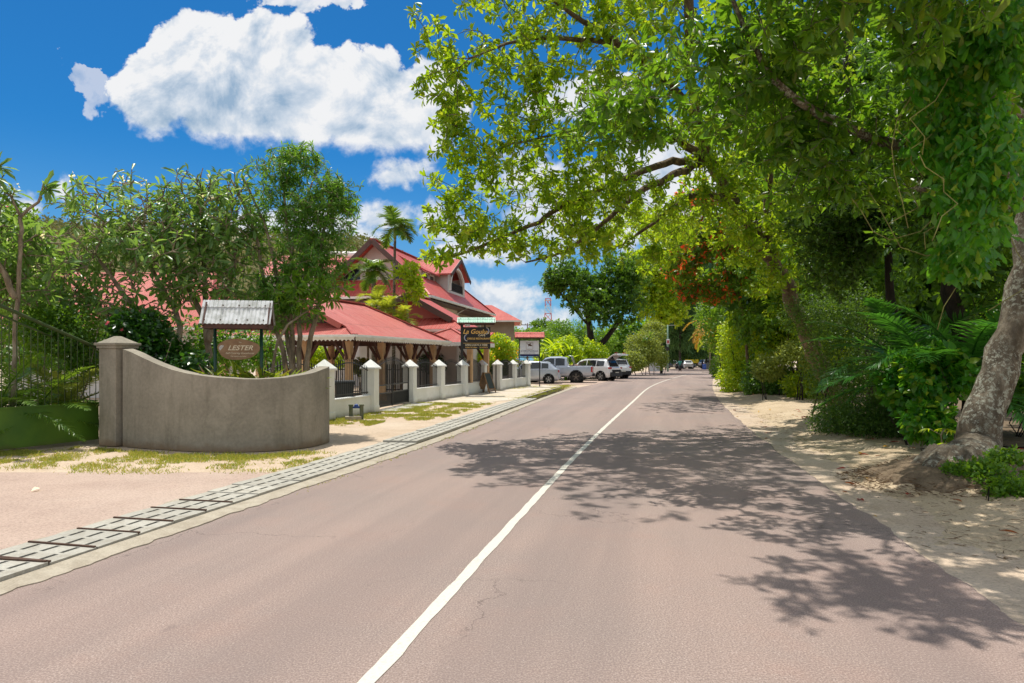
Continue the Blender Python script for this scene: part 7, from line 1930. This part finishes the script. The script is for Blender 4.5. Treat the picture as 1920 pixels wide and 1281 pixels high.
# ---- wooded hill behind the houses
def hill():
    m = leafmat('hill_leaf', [lin(96, 108, 60), lin(112, 112, 66), lin(80, 98, 52), lin(128, 112, 76)], lin(150, 150, 80), .2, .7, .2)
    Y = 420; prof = [(-500, 380), (-200, 395), (0, 410), (60, 414), (130, 424), (300, 440), (450, 448), (600, 450), (670, 451), (705, 459), (740, 480), (790, 540), (850, 600), (900, 640)]
    xs = [p[0] for p in prof]; hs = [p[1] for p in prof]
    vs, fs = [], []; nx, ny = 90, 16
    for i in range(nx):
        px = -500 + 1450 * i / (nx - 1); h = float(np.interp(px, xs, hs))
        for j in range(ny):
            t = j / (ny - 1); YY = Y - 170 * (1 - t); z = (1.6 + (675 - h) / 1280 * Y) * math.sin(t * math.pi / 2) ** 1.3
            X = (px - 960) / 1280 * Y
            vs.append((X, YY, z - 1 + 4 * t * mnoise.noise(Vector((X * .02, YY * .02, 0)))))
    for i in range(nx - 1):
        for j in range(ny - 1): fs.append((i * ny + j, (i + 1) * ny + j, (i + 1) * ny + j + 1, i * ny + j + 1))
    tag(MB().add(vs, fs).build('hill', soil('hill_soil', lin(104, 100, 62), lin(88, 88, 52), lin(120, 104, 74), .05), smooth=True), kind='structure')
    L = Leaves(); V = np.array(vs); k = 9000; idx = RNG.integers(0, len(V), k)
    cen = V[idx] + RNG.normal(size=(k, 3)) * [4, 5, .4] + np.array([0, 0, 1])
    for q in range(5): L.add(DIAM, cen + RNG.normal(size=(k, 3)) * [1.4, 1.4, 1.2], rdir(k, .2), rdir(k, .8), 2.2, 1.7)
    o = L.build('hill_woods', m); tag(o, 'dry scrubby woods covering the hill behind the houses', 'woods', kind='stuff')
hill()

# ---- fallen leaves and stones on the sand
def litter():
    mt = {'brown': leafmat('dry_brown_leaf', [lin(138, 74, 38), lin(160, 92, 48)], lin(150, 80, 40), .15, .6), 'red': leafmat('dry_red_leaf', [lin(156, 52, 34), lin(140, 44, 28)], lin(160, 50, 30), .15, .6), 'yellow': leafmat('dry_yellow_leaf', [lin(190, 150, 50), lin(176, 132, 44)], lin(200, 160, 50), .15, .6)}
    proto = {}
    for kname, m in mt.items():
        L = Leaves(); L.add(OBOV, [(0, -.08, .015)], [(0, 1, .12)], [(0.15, 0, 1)], .19, .11); o = L.build('fallen_leaf', m); proto[kname] = o
    spots = [(1616, 938, 'red'), (1622, 861, 'red'), (1660, 853, 'yellow'), (1625, 903, 'yellow'), (1798, 950, 'brown'), (1895, 1008, 'brown'), (1640, 965, 'yellow'), (1490, 745, 'brown'), (1440, 752, 'red'), (1412, 745, 'red'), (1500, 757, 'red')]
    used = set()
    lab = {'brown': 'dry brown leaf lying on the sand by the right road edge', 'red': 'dry reddish leaf lying on the sand by the right road edge', 'yellow': 'dry yellow leaf lying on the sand by the right road edge'}
    more = []
    while len(more) < 70:
        y = RNG.uniform(4.5, 22); x = xr(y) + RNG.uniform(.05, 4.2); more.append((x, y, ('brown', 'red', 'yellow', 'brown')[len(more) % 4]))
    for q in [(G(a, b) + (k,)) for a, b, k in spots] + more:
        k = q[2]; o = proto[k] if k not in used else proto[k].copy()
        if k in used: COL.objects.link(o)
        used.add(k); s = RNG.uniform(.5, 1.05)
        o.location = (q[0], q[1], sand_z(q[0], q[1]) + .012); o.rotation_euler = (RNG.uniform(-.25, .25), RNG.uniform(-.25, .25), RNG.uniform(0, 6.28)); o.scale = (s, s, s)
        tag(o, lab[k], 'fallen leaf', 'fallen %s leaves on the sand' % k)
    L = Leaves(); L.add(OBOV, [(0, -.06, .012)], [(0, 1, .2)], [(.3, 0, 1)], .15, .11); o = L.build('fallen_leaf', F_WHITE); o.location = G(65, 921) + (.0,)
    tag(o, 'pale dry leaf lying alone on the pink gravel at the left', 'fallen leaf')
    # loose twigs and small stones in the sand
    L = Leaves(); n = 2600; y = RNG.uniform(3.2, 20, n); x = XR(y) + np.abs(RNG.normal(size=n)) * 1.2 + .02; z = np.array([sand_z(a, b) for a, b in zip(x, y)]) + .008
    a = RNG.uniform(0, 6.28, n); L.add(BLADE, np.column_stack((x, y, z)), np.column_stack((np.cos(a), np.sin(a), RNG.uniform(-.02, .15, n))), rdir(n, 1), .09 * RNG.uniform(.3, 1.6, n), .006)
    n = 3200; rr = np.sqrt(RNG.uniform(0, 1, n)) * 1.05; th = RNG.uniform(0, 6.28, n); x = 5.85 + 1.45 * rr * np.cos(th); y = 8.75 + 1.35 * rr * np.sin(th); z = np.array([sand_z(p, q) for p, q in zip(x, y)]) + .03
    a = RNG.uniform(0, 6.28, n); L.add(BLADE, np.column_stack((x, y, z)), np.column_stack((np.cos(a), np.sin(a), RNG.uniform(-.1, .35, n))), rdir(n, .6), .1 * RNG.uniform(.3, 1.5, n), .008)
    tag(L.build('plant_litter', leafmat('litter_straw', [lin(100, 74, 48), lin(76, 56, 38), lin(120, 94, 62)], lin(110, 80, 50), .1, .8), smooth=False), 'dry twigs and straw scattered over the sand', 'litter', kind='stuff')
    mb = MB()
    for i in range(260):
        y = RNG.uniform(3.3, 16); x = xr(y) + abs(RNG.normal()) * .5 - .05; s = RNG.uniform(.004, .016); zz = sand_z(x, y)
        q = [(s * RNG.uniform(.7, 1.4) * math.cos(t), s * RNG.uniform(.7, 1.4) * math.sin(t)) for t in (0, 1.2, 2.6, 3.7, 5)]
        mb.add([(x + a, y + b, zz - .003) for a, b in q] + [(x + a * .6, y + b * .6, zz + s * .8) for a, b in q], [(5, 6, 7, 8, 9)] + [(k, (k + 1) % 5, 5 + (k + 1) % 5, 5 + k) for k in range(5)])
    tag(mb.build('gravel', M_CONC_D), 'small pale stones along the broken right road edge', 'gravel', kind='stuff')
litter()

def floor_and_mound():
    def fl(y): return xr(y) + (3.7 if y < 14 else 2.6 if y < 22 else 3.6 if y < 29 else 2.4), xr(y) + 40
    ys = np.concatenate((np.arange(11.4, 30, .3), np.arange(30, 120, 2)))
    sheet('forest_floor', fl, ys, lambda x, y: (sand_z(x, y) if x < xr(y) + 15.5 else .1) + .03, B_ROOT, 30, .5)
    vs, fs = [], []; n, m = 120, 40
    for j in range(m + 1):
        for i in range(n):
            a = 2 * math.pi * i / n; r = j / m * (.82 + .2 * mnoise.noise(Vector((math.cos(a) * 2, math.sin(a) * 2, 3))) + .1 * mnoise.noise(Vector((math.cos(a) * 8, math.sin(a) * 8, 3))))
            x, y = 5.85 + 1.45 * r * math.cos(a), 8.75 + 1.35 * r * math.sin(a)
            vs.append((x, y, sand_z(x, y) + (min(1, (m - j) / 5) * (.06 + .04 * mnoise.noise(Vector((x * 5, y * 5, 0))) + .03 * mnoise.noise(Vector((x * 15, y * 15, 0)))) if j < m else -.03)))
    for j in range(m):
        for i in range(n): fs.append((j * n + i, j * n + (i + 1) % n, (j + 1) * n + (i + 1) % n, (j + 1) * n + i))
    tag(MB().add(vs, fs).build('mound', B_ROOT, smooth=True), kind='structure')
floor_and_mound()
